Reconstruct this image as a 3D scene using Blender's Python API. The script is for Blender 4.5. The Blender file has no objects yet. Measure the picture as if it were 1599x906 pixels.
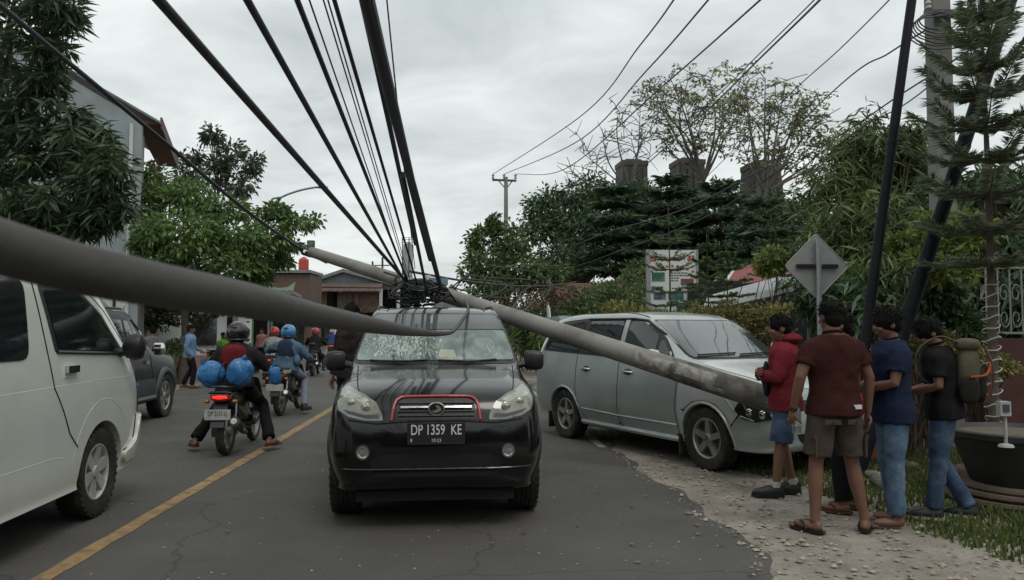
import bpy, bmesh, math, random
import numpy as np
from mathutils import Vector, Matrix, geometry
from mathutils.bvhtree import BVHTree
random.seed(7); NR = np.random.default_rng(11)
R = math.radians; PI = math.pi
sc = bpy.context.scene; COL = sc.collection

# ------------------------------------------------------------------ camera, sky, sun, exposure
CAM_H = 1.45; FPX = 1200.0; PITCH = math.atan(64/FPX)
cd = bpy.data.cameras.new('camera'); cam = bpy.data.objects.new('camera', cd); COL.objects.link(cam)
cam.location = (0, 0, CAM_H); cam.rotation_euler = (PI/2+PITCH, 0, 0)
cd.sensor_width = 36; cd.lens = 36*FPX/1599; cd.clip_start = 0.02; cd.clip_end = 3000
cd.dof.use_dof = True; cd.dof.focus_distance = 8.0; cd.dof.aperture_fstop = 11
sc.camera = cam
SUN_EL, SUN_AZ = R(58), R(150)          # sun high, behind the cloud deck, a little behind the camera's right
w = bpy.data.worlds.new('World'); sc.world = w; w.use_nodes = True
nt = w.node_tree; nt.nodes.clear()
def N(t, **k):
    n = nt.nodes.new(t)
    for a, b in k.items(): setattr(n, a, b)
    return n
out = N('ShaderNodeOutputWorld'); bg = N('ShaderNodeBackground'); bg.inputs[1].default_value = 0.1
sky = N('ShaderNodeTexSky', sky_type='NISHITA', sun_disc=False); sky.sun_elevation = SUN_EL; sky.sun_rotation = SUN_AZ
sky.air_density = 1.2; sky.dust_density = 3.0
tc = N('ShaderNodeTexCoord'); sep = N('ShaderNodeSeparateXYZ'); nt.links.new(tc.outputs['Generated'], sep.inputs[0])
# cloud deck: project the direction on a flat layer so clouds flatten towards the horizon
ad = N('ShaderNodeMath', operation='ABSOLUTE'); nt.links.new(sep.outputs[2], ad.inputs[0])
zz = N('ShaderNodeMath', operation='ADD'); zz.inputs[1].default_value = 0.22; nt.links.new(ad.outputs[0], zz.inputs[0])
dx = N('ShaderNodeMath', operation='DIVIDE'); nt.links.new(sep.outputs[0], dx.inputs[0]); nt.links.new(zz.outputs[0], dx.inputs[1])
dy = N('ShaderNodeMath', operation='DIVIDE'); nt.links.new(sep.outputs[1], dy.inputs[0]); nt.links.new(zz.outputs[0], dy.inputs[1])
cmb = N('ShaderNodeCombineXYZ'); nt.links.new(dx.outputs[0], cmb.inputs[0]); nt.links.new(dy.outputs[0], cmb.inputs[1])
def cloud_noise(scale, det, dist, off):
    m = N('ShaderNodeMapping'); m.inputs['Location'].default_value = off; m.inputs['Scale'].default_value = (1.0, 1.25, 1)
    nt.links.new(cmb.outputs[0], m.inputs[0])
    n = N('ShaderNodeTexNoise'); n.inputs['Scale'].default_value = scale; n.inputs['Detail'].default_value = det
    n.inputs['Roughness'].default_value = 0.56; n.inputs['Distortion'].default_value = dist
    nt.links.new(m.outputs[0], n.inputs[0]); return n
n1 = cloud_noise(2.4, 12, 0.5, (3.1, 0.4, 0)); n2 = cloud_noise(0.55, 4, 0.2, (7.3, 2.2, 0))
rmp = N('ShaderNodeValToRGB'); e = rmp.color_ramp.elements
e[0].position = 0.30; e[0].color = (4.3, 4.75, 4.85, 1); e[1].position = 0.66; e[1].color = (8.6, 8.95, 8.75, 1)
em = rmp.color_ramp.elements.new(0.48); em.color = (6.5, 6.9, 6.85, 1)
mx0 = N('ShaderNodeMix', data_type='FLOAT'); mx0.inputs[0].default_value = 0.42
nt.links.new(n1.outputs[0], mx0.inputs[2]); nt.links.new(n2.outputs[0], mx0.inputs[3])
nt.links.new(mx0.outputs[0], rmp.inputs[0])
mx = N('ShaderNodeMix', data_type='RGBA'); mx.inputs[0].default_value = 0.93
nt.links.new(sky.outputs[0], mx.inputs[6]); nt.links.new(rmp.outputs[0], mx.inputs[7])
nt.links.new(mx.outputs[2], bg.inputs[0]); nt.links.new(bg.outputs[0], out.inputs[0])
sd = bpy.data.lights.new('sun', 'SUN'); sd.energy = 0.75; sd.angle = R(24); sd.color = (1, .97, .92)
sun = bpy.data.objects.new('sun', sd); COL.objects.link(sun)
sdir = Vector((math.sin(SUN_AZ)*math.cos(SUN_EL), math.cos(SUN_AZ)*math.cos(SUN_EL), math.sin(SUN_EL)))
sun.rotation_euler = sdir.to_track_quat('Z', 'Y').to_euler(); sun.location = sdir*60
vs = sc.view_settings; vs.view_transform = 'Standard'; vs.look = 'None'; vs.gamma = 1; vs.use_curve_mapping = False; vs.exposure = 0.22
sc.cycles.max_bounces = 6; sc.cycles.diffuse_bounces = 3; sc.cycles.glossy_bounces = 3; sc.cycles.transmission_bounces = 4
sc.cycles.transparent_max_bounces = 6; sc.cycles.use_denoising = True; sc.cycles.sample_clamp_indirect = 6

# ------------------------------------------------------------------ helpers
cP, sP = math.cos(PITCH), math.sin(PITCH)
def at(u, v, Y):
    """world point at distance Y straight ahead that the photograph shows at pixel u, v"""
    a = (u-799.5)/FPX; b = (453-v)/FPX; dy_ = cP - b*sP; dz_ = sP + b*cP; t = Y/dy_
    return Vector((a*t, Y, CAM_H+dz_*t))
def gnd(u, v, z=0.0):
    b = (453-v)/FPX; dy_ = cP-b*sP; dz_ = sP+b*cP; t = (z-CAM_H)/dz_
    return Vector(((u-799.5)/FPX*t, dy_*t, z))
MATS = {}
def mat(name, col=(.5, .5, .5), rough=.6, metal=0, var=.12, vs=6., bump=0., bs=60., coat=0., emit=0., spec=.5, trans=0., dirt=None, ds=3., attr=False, detail=5):
    if name in MATS: return MATS[name]
    m = bpy.data.materials.new(name); m.use_nodes = True; t = m.node_tree; b = t.nodes['Principled BSDF']; L = t.links
    def n(ty, **k):
        x = t.nodes.new(ty)
        for a_, b_ in k.items(): setattr(x, a_, b_)
        return x
    b.inputs['Roughness'].default_value = rough; b.inputs['Metallic'].default_value = metal
    b.inputs['Specular IOR Level'].default_value = spec
    if coat: b.inputs['Coat Weight'].default_value = coat; b.inputs['Coat Roughness'].default_value = .04
    co = n('ShaderNodeTexCoord')
    ns = n('ShaderNodeTexNoise'); ns.inputs['Scale'].default_value = vs; ns.inputs['Detail'].default_value = detail; ns.inputs['Roughness'].default_value = .6
    L.new(co.outputs['Object'], ns.inputs[0])
    r_ = n('ShaderNodeValToRGB'); el = r_.color_ramp.elements
    lo = [max(0, c*(1-var)) for c in col]; hi = [min(1, c*(1+var)) for c in col]
    el[0].position = .3; el[0].color = (*lo, 1); el[1].position = .7; el[1].color = (*hi, 1)
    L.new(ns.outputs[0], r_.inputs[0]); cur = r_.outputs[0]
    if attr:
        at_ = n('ShaderNodeAttribute', attribute_name='tint'); mm = n('ShaderNodeMix', data_type='RGBA', blend_type='MULTIPLY'); mm.inputs[0].default_value = 1
        L.new(cur, mm.inputs[6]); L.new(at_.outputs['Color'], mm.inputs[7]); cur = mm.outputs[2]
    if dirt:
        n2 = n('ShaderNodeTexNoise'); n2.inputs['Scale'].default_value = ds; n2.inputs['Detail'].default_value = 8; n2.inputs['Roughness'].default_value = .65
        L.new(co.outputs['Object'], n2.inputs[0]); r2 = n('ShaderNodeValToRGB'); r2.color_ramp.elements[0].position = .46; r2.color_ramp.elements[1].position = .68
        r2.color_ramp.elements[1].color = (dirt[3],)*3+(1,)
        L.new(n2.outputs[0], r2.inputs[0]); mm = n('ShaderNodeMix', data_type='RGBA'); L.new(r2.outputs[0], mm.inputs[0]); L.new(cur, mm.inputs[6])
        mm.inputs[7].default_value = (*dirt[:3], 1); cur = mm.outputs[2]
    L.new(cur, b.inputs['Base Color'])
    if emit:
        b.inputs['Emission Strength'].default_value = emit; b.inputs['Emission Color'].default_value = (*col, 1)
    if bump:
        n3 = n('ShaderNodeTexNoise'); n3.inputs['Scale'].default_value = bs; n3.inputs['Detail'].default_value = 6
        L.new(co.outputs['Object'], n3.inputs[0]); bp = n('ShaderNodeBump'); bp.inputs['Strength'].default_value = bump; bp.inputs['Distance'].default_value = .02
        L.new(n3.outputs[0], bp.inputs['Height']); L.new(bp.outputs[0], b.inputs['Normal'])
    if trans:
        tr = n('ShaderNodeBsdfTranslucent'); L.new(cur, tr.inputs[0]); ms = n('ShaderNodeMixShader'); ms.inputs[0].default_value = trans
        L.new(b.outputs[0], ms.inputs[1]); L.new(tr.outputs[0], ms.inputs[2]); L.new(ms.outputs[0], t.nodes['Material Output'].inputs[0])
    MATS[name] = m; return m
def link(name, me, m=None, parent=None):
    o = bpy.data.objects.new(name, me); COL.objects.link(o)
    if m is not None and not me.materials: me.materials.append(m)
    if parent is not None: o.parent = parent
    return o
def tag(o, label=None, cat=None, group=None, kind=None):
    for k, v in (('label', label), ('category', cat), ('group', group), ('kind', kind)):
        if v: o[k] = v
    return o
def thing(name, label, cat, loc=(0, 0, 0), rz=0, group=None):
    o = bpy.data.objects.new(name, None); o.empty_display_size = .2; COL.objects.link(o); o.location = loc; o.rotation_euler = (0, 0, rz)
    return tag(o, label, cat, group)
def copy_tree(o, parent=None):
    c = o.copy(); COL.objects.link(c)
    if parent is not None: c.parent = parent
    for ch in list(o.children): copy_tree(ch, c)
    return c
def basis(d):
    d = Vector(d).normalized(); a = Vector((0, 0, 1)) if abs(d.z) < .95 else Vector((1, 0, 0))
    x = a.cross(d).normalized(); return x, d.cross(x), d
def crom(pts, n):
    """smooth curve through pts, n steps a span"""
    P = [Vector(p) for p in pts]
    if len(P) < 3: return [P[0].lerp(P[1], i/n) for i in range(n+1)]
    Q = [P[0]*2-P[1]]+P+[P[-1]*2-P[-2]]; o = []
    for i in range(1, len(Q)-2):
        for k in range(n):
            t = k/n; a, b, c, d = Q[i-1:i+3]
            o.append(.5*((2*b)+(c-a)*t+(2*a-5*b+4*c-d)*t*t+(3*b-a-3*c+d)*t**3))
    return o+[P[-1]]
class MB:
    def __init__(s): s.v = []; s.f = []
    def add(s, vs_, fs):
        k = len(s.v); s.v += [tuple(p) for p in vs_]; s.f += [tuple(i+k for i in f) for f in fs]; return s
    def box(s, c, d, rz=0, M=None):
        x, y, z = d[0]/2, d[1]/2, d[2]/2
        vs_ = [Vector((a*x, b*y, e_*z)) for a in (-1, 1) for b in (-1, 1) for e_ in (-1, 1)]
        Mx = M if M is not None else Matrix.Rotation(rz, 3, 'Z')
        return s.add([Mx @ p+Vector(c) for p in vs_], [(0, 1, 3, 2), (4, 6, 7, 5), (0, 4, 5, 1), (2, 3, 7, 6), (0, 2, 6, 4), (1, 5, 7, 3)])
    def bar(s, a, b, wd, th, up=(0, 0, 1)):
        a, b = Vector(a), Vector(b); d = (b-a); L_ = d.length; d.normalize(); u = Vector(up)
        x = u.cross(d)
        if x.length < 1e-4: x = Vector((1, 0, 0))
        x.normalize(); y = d.cross(x); M = Matrix((x, d, y)).transposed()
        return s.box((a+b)/2, (wd, L_, th), M=M)
    def tube(s, pts, r, n=8, cap=True, flat=None):
        P = [Vector(p) for p in pts]; m_ = len(P); rr = r if hasattr(r, '__len__') else [r]*m_
        vs_ = []; x = None
        for i in range(m_):
            d = (P[min(i+1, m_-1)]-P[max(i-1, 0)])
            if d.length < 1e-9: d = Vector((0, 0, 1))
            d.normalize()
            if x is None: x = basis(d)[0]
            else:
                x = x-d*x.dot(d); x = x.normalized() if x.length > 1e-6 else basis(d)[0]
            y = d.cross(x)
            for k in range(n):
                a = 2*PI*k/n; fx = flat if flat else 1
                vs_.append(P[i]+x*(math.cos(a)*rr[i])+y*(math.sin(a)*rr[i]*fx))
        fs = [(i*n+k, i*n+(k+1) % n, (i+1)*n+(k+1) % n, (i+1)*n+k) for i in range(m_-1) for k in range(n)]
        if cap: fs += [tuple(range(n-1, -1, -1)), tuple((m_-1)*n+k for k in range(n))]
        return s.add(vs_, fs)
    def cyl(s, a, b, r, n=16, r2=None): return s.tube([a, b], [r, r if r2 is None else r2], n)
    def lathe(s, prof, c=(0, 0, 0), axis='z', n=24, closed=False):
        """prof: (radius, height) pairs turned round the axis"""
        c = Vector(c); vs_ = []; m_ = len(prof)
        for (r, h) in prof:
            for k in range(n):
                a = 2*PI*k/n; p = (r*math.cos(a), r*math.sin(a), h)
                if axis == 'y': p = (p[0], h, p[1])
                if axis == 'x': p = (h, p[0], p[1])
                vs_.append(c+Vector(p))
        fs = [(i*n+k, i*n+(k+1) % n, ((i+1) % m_)*n+(k+1) % n, ((i+1) % m_)*n+k) for i in range(m_ if closed else m_-1) for k in range(n)]
        if not closed: fs += [tuple(range(n-1, -1, -1)), tuple((m_-1)*n+k for k in range(n))]
        return s.add(vs_, fs)
    def ell(s, c, r, nu=12, nv=8, M=None):
        c = Vector(c); vs_ = []
        for i in range(nv+1):
            ph = PI*i/nv
            for k in range(nu):
                a = 2*PI*k/nu; p = Vector((r[0]*math.sin(ph)*math.cos(a), r[1]*math.sin(ph)*math.sin(a), r[2]*math.cos(ph)))
                vs_.append((M @ p if M is not None else p)+c)
        return s.add(vs_, [(i*nu+k, (i+1)*nu+k, (i+1)*nu+(k+1) % nu, i*nu+(k+1) % nu) for i in range(nv) for k in range(nu)])
    def prism(s, poly, d, o=(0, 0, 0), ux=(1, 0, 0), uy=(0, 0, 1)):
        """flat outline poly in axes ux, uy at o, given depth vector d"""
        o, ux, uy, d = Vector(o), Vector(ux), Vector(uy), Vector(d); n = len(poly)
        A = [o+ux*p[0]+uy*p[1] for p in poly]
        return s.add(A+[p+d for p in A], [tuple(range(n-1, -1, -1)), tuple(range(n, 2*n))]+[(i, (i+1) % n, n+(i+1) % n, n+i) for i in range(n)])
    def loft(s, rings, cap=True):
        n = len(rings[0]); vs_ = [p for r_ in rings for p in r_]; m_ = len(rings)
        fs = [(i*n+k, i*n+(k+1) % n, (i+1)*n+(k+1) % n, (i+1)*n+k) for i in range(m_-1) for k in range(n)]
        if cap: fs += [tuple(range(n-1, -1, -1)), tuple((m_-1)*n+k for k in range(n))]
        return s.add(vs_, fs)
    def mesh(s, name='m', smooth=.6):
        me = bpy.data.meshes.new(name); me.from_pydata([tuple(p) for p in s.v], [], s.f)
        bm = bmesh.new(); bm.from_mesh(me); bmesh.ops.recalc_face_normals(bm, faces=bm.faces); bm.to_mesh(me); bm.free()
        if smooth:
            me.polygons.foreach_set('use_smooth', [True]*len(me.polygons)); me.set_sharp_from_angle(angle=smooth)
        me.update(); return me
    def build(s, name, m, parent=None, smooth=.6): return link(name, s.mesh(name, smooth), m, parent)
def evalmesh(me, *mods):
    """run modifiers over a mesh and return the result"""
    o = bpy.data.objects.new('tmp', me); COL.objects.link(o)
    for ty, kw in mods:
        md = o.modifiers.new('m', ty)
        for k, v in kw.items(): setattr(md, k, v)
    dg = bpy.context.evaluated_depsgraph_get(); r = bpy.data.meshes.new_from_object(o.evaluated_get(dg), depsgraph=dg)
    bpy.data.objects.remove(o); return r
def fuse(mb, voxel, smooth=3, name='m', folds=0, fz=1.):
    me = mb.mesh(name, 0); r = evalmesh(me, ('REMESH', dict(mode='VOXEL', voxel_size=voxel)), ('SMOOTH', dict(factor=.5, iterations=smooth)))
    r.name = name; bpy.data.meshes.remove(me)
    if folds:
        n = len(r.vertices); co = np.empty(n*3, np.float32); no = np.empty(n*3, np.float32); r.vertices.foreach_get('co', co); r.vertices.foreach_get('normal', no); co = co.reshape(-1, 3); no = no.reshape(-1, 3)
        x, y, z = co.T; a = np.sin(x*13+y*7+z*5)*2.6+np.sin(z*9-x*6+1.7)*2.2; b = np.sin(y*15-z*8+x*5+.6)*2.4; q = z*19*fz+x*21+a; f = np.sin(q)*.5*np.sin(z*6.3+x*4+b*.5)+np.sin(z*33*fz-x*19+y*27+b+a*.6)*.42*np.sin(x*9-z*5+y*8+1)+np.sin(x*41+y*35+z*17+b)*.3
        r.vertices.foreach_set('co', (co+no*(f*folds)[:, None]).ravel())
    r.polygons.foreach_set('use_smooth', [True]*len(r.polygons)); return r
def text(s, size, m, parent, M, ext=.002, name='lettering', align='CENTER', sx=1., bold=0.):
    cu = bpy.data.curves.new('t', 'FONT'); cu.body = s; cu.size = size; cu.extrude = ext; cu.align_x = align; cu.align_y = 'CENTER'; cu.resolution_u = 3; cu.offset = bold
    o = bpy.data.objects.new('t', cu); COL.objects.link(o); dg = bpy.context.evaluated_depsgraph_get()
    me = bpy.data.meshes.new_from_object(o.evaluated_get(dg), depsgraph=dg); bpy.data.objects.remove(o); bpy.data.curves.remove(cu)
    me.transform(M @ Matrix.Diagonal((sx, 1, 1, 1))); me.materials.clear(); me.name = name; return link(name, me, m, parent)
def frame(o, x, y):
    """4x4 matrix with origin o and axes x, y"""
    x, y, o = Vector(x).normalized(), Vector(y).normalized(), Vector(o); z = x.cross(y)
    return Matrix(((x.x, y.x, z.x, o.x), (x.y, y.y, z.y, o.y), (x.z, y.z, z.z, o.z), (0, 0, 0, 1)))
def npmesh(name, V, F, tint=None):
    """mesh from numpy arrays; F is (n,4) or (n,3)"""
    me = bpy.data.meshes.new(name); V = np.asarray(V, np.float32); F = np.asarray(F, np.int32); k = F.shape[1]
    me.vertices.add(len(V)); me.vertices.foreach_set('co', V.ravel()); me.loops.add(F.size); me.loops.foreach_set('vertex_index', F.ravel())
    me.polygons.add(len(F)); me.polygons.foreach_set('loop_start', np.arange(0, F.size, k, dtype=np.int32)); me.polygons.foreach_set('loop_total', np.full(len(F), k, np.int32))
    me.update(calc_edges=True)
    if tint is not None:
        a = me.color_attributes.new('tint', 'FLOAT_COLOR', 'POINT'); c = np.ones((len(V), 4), np.float32); c[:, :3] = tint; a.data.foreach_set('color', c.ravel())
    return me
# ------------------------------------------------------------------ materials
PAINT_BLACK = mat('black_car_paint', (.004, .004, .0045), .2, 0, .3, 4, coat=.55, spec=.35, dirt=(.03, .028, .026, .08), ds=2.2)
PAINT_SILVER = mat('silver_green_car_paint', (.405, .45, .43), .28, .25, .05, 3, coat=.7, dirt=(.2, .19, .16, .35), ds=1.6)
PAINT_SILVER2 = mat('lighter_silver_paint', (.56, .58, .565), .32, .2, .06, 5, coat=.5)  # lighter silver used on the hood, near fender and its arch lip
PAINT_WHITE = mat('white_van_paint', (.64, .655, .60), .26, 0, .03, 3, coat=.7, dirt=(.45, .44, .38, .22), ds=2)
PAINT_DARK = mat('dark_green_car_paint', (.007, .010, .010), .3, 0, .2, 4, coat=.12, spec=.2)
CLAD = mat('grey_cladding', (.06, .068, .072), .5, 0, .12, 8)
GLASS = mat('tinted_glass', (.012, .015, .017), .05, 0, .3, 3, spec=.75, coat=.4)
GLASS2 = mat('reflecting_windscreen_glass', (.035, .045, .05), .03, 0, .2, 2, spec=1., coat=.6)
RUB = mat('black_rubber', (.018, .017, .016), .75, 0, .35, 14, bump=.15, bs=90, dirt=(.075, .068, .058, .75), ds=5)
PLAS = mat('black_plastic', (.012, .012, .012), .42, 0, .2, 8)
GAP = mat('shut_line_black', (.006, .006, .006), .9, 0, .1)
CHROME = mat('chrome', (.72, .73, .74), .12, 1, .06, 10)
ALLOY = mat('dusty_alloy', (.40, .39, .36), .42, .6, .12, 9, dirt=(.20, .16, .11, .8), ds=6)
ALLOYW = mat('pale_wheel_cover', (.50, .50, .48), .38, .2, .08, 9, dirt=(.18, .16, .13, .5), ds=5)
HUBBR = mat('rusty_hub', (.16, .09, .045), .7, .4, .3, 20)
LENS = mat('hazy_headlamp_lens', (.21, .21, .165), .08, 0, .35, 9, coat=.9, spec=.7)
LENSB = mat('blue_grey_lamp_lens', (.08, .14, .18), .1, 0, .3, 16, coat=.9)
REFL = mat('lamp_reflector', (.42, .42, .36), .16, .6, .3, 18, coat=.6)
REDTRIM = mat('red_trim', (.36, .022, .018), .35, 0, .1, 6, coat=.3)
REDLAMP = mat('lit_red_tail_lamp', (.9, .02, .014), .2, 0, .5, 40, emit=1.3)
REDLENS = mat('red_lamp_lens', (.28, .012, .01), .15, 0, .2, 12, coat=.6)
PLATEB = mat('black_number_plate', (.012, .012, .013), .5, 0, .2, 20)
PLATEW = mat('worn_white_plate', (.40, .40, .38), .6, 0, .2, 22)
INKW = mat('white_plate_lettering', (.62, .62, .62), .6, 0, .05)
INKB = mat('black_lettering', (.02, .02, .02), .7, 0, .1)
STEEL = mat('dark_steel', (.07, .07, .07), .45, .7, .25, 12)

# ------------------------------------------------------------------ car builder
def pchip(x, Y, xs):
    x = np.asarray(x, float); Y = np.asarray(Y, float); h = np.diff(x)[:, None]; d = np.diff(Y, axis=0)/h
    m = np.zeros_like(Y); m[0], m[-1] = d[0], d[-1]
    a, b = d[:-1], d[1:]; w1 = 2*h[1:]+h[:-1]; w2 = h[1:]+2*h[:-1]
    with np.errstate(all='ignore'): hm = (w1+w2)/(w1/a+w2/b)
    m[1:-1] = np.where(a*b > 0, np.nan_to_num(hm), 0)
    i = np.clip(np.searchsorted(x, xs)-1, 0, len(x)-2); t = ((xs-x[i])/(x[i+1]-x[i]))[:, None]; H = h[i]
    return ((2*t**3-3*t**2+1)*Y[i]+(t**3-2*t**2+t)*H*m[i]+(-2*t**3+3*t**2)*Y[i+1]+(t**3-t**2)*H*m[i+1])
def rpoly(poly, r=.03, n=3):
    """round the corners of an outline"""
    o = []; m_ = len(poly)
    for i in range(m_):
        p, a, b = Vector(poly[i]), Vector(poly[i-1]), Vector(poly[(i+1) % m_]); ra = min(r, (a-p).length*.45); rb = min(r, (b-p).length*.45)
        A = p+(a-p).normalized()*ra; B = p+(b-p).normalized()*rb
        for k in range(n+1):
            t = k/n; o.append((A*(1-t)**2+p*2*t*(1-t)+B*t*t).to_tuple())
    return o
class Car:
    def __init__(s, root, st, paint, wells=(), wr=.37, sub=7, ksub=6, name='body'):
        """st rows: x, zb, ws, wm, zm, wb, zl, wr, zr, zt  (nose first, x falling)"""
        s.root = root; st = sorted(st, key=lambda q: q[0]); X = [q[0] for q in st]; K = []
        for x, zb, ws, wm, zm, wb, zl, wr_, zr, zt in st:
            K.append([(0, zb), (ws*.9, zb), (ws, zb+.07), (wm, zm), (wb, zl), (wr_, zr), (wr_*.8, zr+(zt-zr)*.72), (wr_*.4, zr+(zt-zr)*.97), (0, zt)])
        K = np.array(K); n, k = K.shape[:2]; xs = []
        for i in range(n-1):
            m_ = max(2, int((X[i+1]-X[i])/.07)); xs += list(np.linspace(X[i], X[i+1], m_, endpoint=False))
        xs = np.array(xs+[X[-1]]); G = pchip(X, K.reshape(n, -1), xs).reshape(len(xs), k, 2)
        rings = []
        for x, g in zip(xs, G):
            q = crom([(0, a, b) for a, b in g], ksub); half = [Vector((x, max(0, p.y), p.z)) for p in q]
            rings.append(half+[Vector((x, -p.y, p.z)) for p in half[-2:0:-1]])
        mb = MB().loft(rings); me = mb.mesh('body', 0); s.len = -X[0]
        bm = bmesh.new(); bm.from_mesh(me); s.bvh = BVHTree.FromBMesh(bm); bm.free()
        if wells:
            cm = MB()
            for (wx, wz) in wells:
                for sd in (1, -1): cm.cyl((wx, sd*.50, wz), (wx, sd*1.2, wz), wr, 40)
            co = bpy.data.objects.new('cut', cm.mesh('cut', 0)); COL.objects.link(co)
            me2 = evalmesh(me, ('BOOLEAN', dict(object=co, operation='DIFFERENCE', solver='EXACT'))); bpy.data.objects.remove(co); me = me2
        me.polygons.foreach_set('use_smooth', [True]*len(me.polygons)); me.set_sharp_from_angle(angle=.7)
        me.materials.clear(); s.body = link(name, me, paint, root)
    def hit(s, mode, a, b):
        """surface point: mode +1/-1 side view (x,z), 'f' front view (y,z), 'r' rear view, 't' top view (x,y)"""
        if mode == 'f': o, d = Vector((3, a, b)), Vector((-1, 0, 0))
        elif mode == 'r': o, d = Vector((-9, a, b)), Vector((1, 0, 0))
        elif mode == 't': o, d = Vector((a, b, 4)), Vector((0, 0, -1))
        else: o, d = Vector((a, mode*4, b)), Vector((0, -mode, 0))
        p, nn, _, _ = s.bvh.ray_cast(o, d)
        if p is None: p, nn, _, _ = s.bvh.find_nearest(o+d*(3 if mode in ('f', 't') else 3.2))
        if nn.dot(d) > 0: nn = -nn
        return p, nn
    def panel(s, name, poly, mode, m, off=.004, res=.06, r=.03, th=.012, parent=None, sub=None):
        poly = rpoly(poly, r) if r else poly; P = []
        for i in range(len(poly)):
            a, b = Vector(poly[i]), Vector(poly[(i+1) % len(poly)]); k = max(1, int((b-a).length/res))
            P += [a.lerp(b, j/k) for j in range(k)]
        nb = len(P); xs = [p.x for p in P]; ys = [p.y for p in P]
        inner = []
        gx = np.arange(min(xs)+res*.5, max(xs), res); gy = np.arange(min(ys)+res*.5, max(ys), res)
        for i, x in enumerate(gx):
            for y in gy:
                yy = y+(res*.5 if i % 2 else 0); q = Vector((x, yy)); ins = False; j = nb-1; near = False
                for i2 in range(nb):
                    a, b = P[i2], P[j]
                    if (a.y > yy) != (b.y > yy) and x < (b.x-a.x)*(yy-a.y)/(b.y-a.y)+a.x: ins = not ins
                    if (a-q).length_squared < (res*.4)**2: near = True
                    j = i2
                if ins and not near: inner.append(q)
        V2, _, F, *_ = geometry.delaunay_2d_cdt(P+inner, [], [list(range(nb))], 1, 1e-5)
        V = []; Nn = []
        for q in V2:
            p, nn = s.hit(mode, q.x, q.y); V.append(p+nn*off); Nn.append(nn)
        bm = bmesh.new(); bv = [bm.verts.new(p) for p in V]
        for f in F:
            try: bm.faces.new([bv[i] for i in f])
            except ValueError: pass
        bmesh.ops.recalc_face_normals(bm, faces=bm.faces)
        bm.normal_update()
        if sum(f.normal.dot(Nn[f.verts[0].index] if f.verts[0].index >= 0 else Nn[0]) for f in bm.faces) < 0 and False: pass
        be = [e_ for e_ in bm.edges if e_.is_boundary]; idx = {v: i for i, v in enumerate(bv)}
        g = bmesh.ops.extrude_edge_only(bm, edges=be)['geom']
        nv = [x for x in g if isinstance(x, bmesh.types.BMVert)]
        for v in nv:
            best = None
            for e_ in v.link_edges:
                o_ = e_.other_vert(v)
                if o_ in idx and (o_.co-v.co).length < 1e-6: best = idx[o_]
            if best is not None: v.co -= Nn[best]*th
        me = bpy.data.meshes.new(name); bm.to_mesh(me); bm.free()
        me.polygons.foreach_set('use_smooth', [True]*len(me.polygons)); me.set_sharp_from_angle(angle=.8)
        return link(name, me, m, parent if parent is not None else s.root)
    def line(s, name, pts, mode, m, rad=.004, off=.0, parent=None, n=6, closed=False, step=.06):
        Q = []
        pts = list(pts)+([pts[0]] if closed else [])
        for a, b in zip(pts, pts[1:]):
            a, b = Vector(a), Vector(b); k = max(1, int((b-a).length/step)); Q += [a.lerp(b, j/k) for j in range(k)]
        Q.append(Vector(pts[-1])); T = []
        for q in Q:
            p, nn = s.hit(mode, q.x, q.y); T.append(p+nn*off)
        return MB().tube(T, rad, n).build(name, m, parent if parent is not None else s.root)
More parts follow.
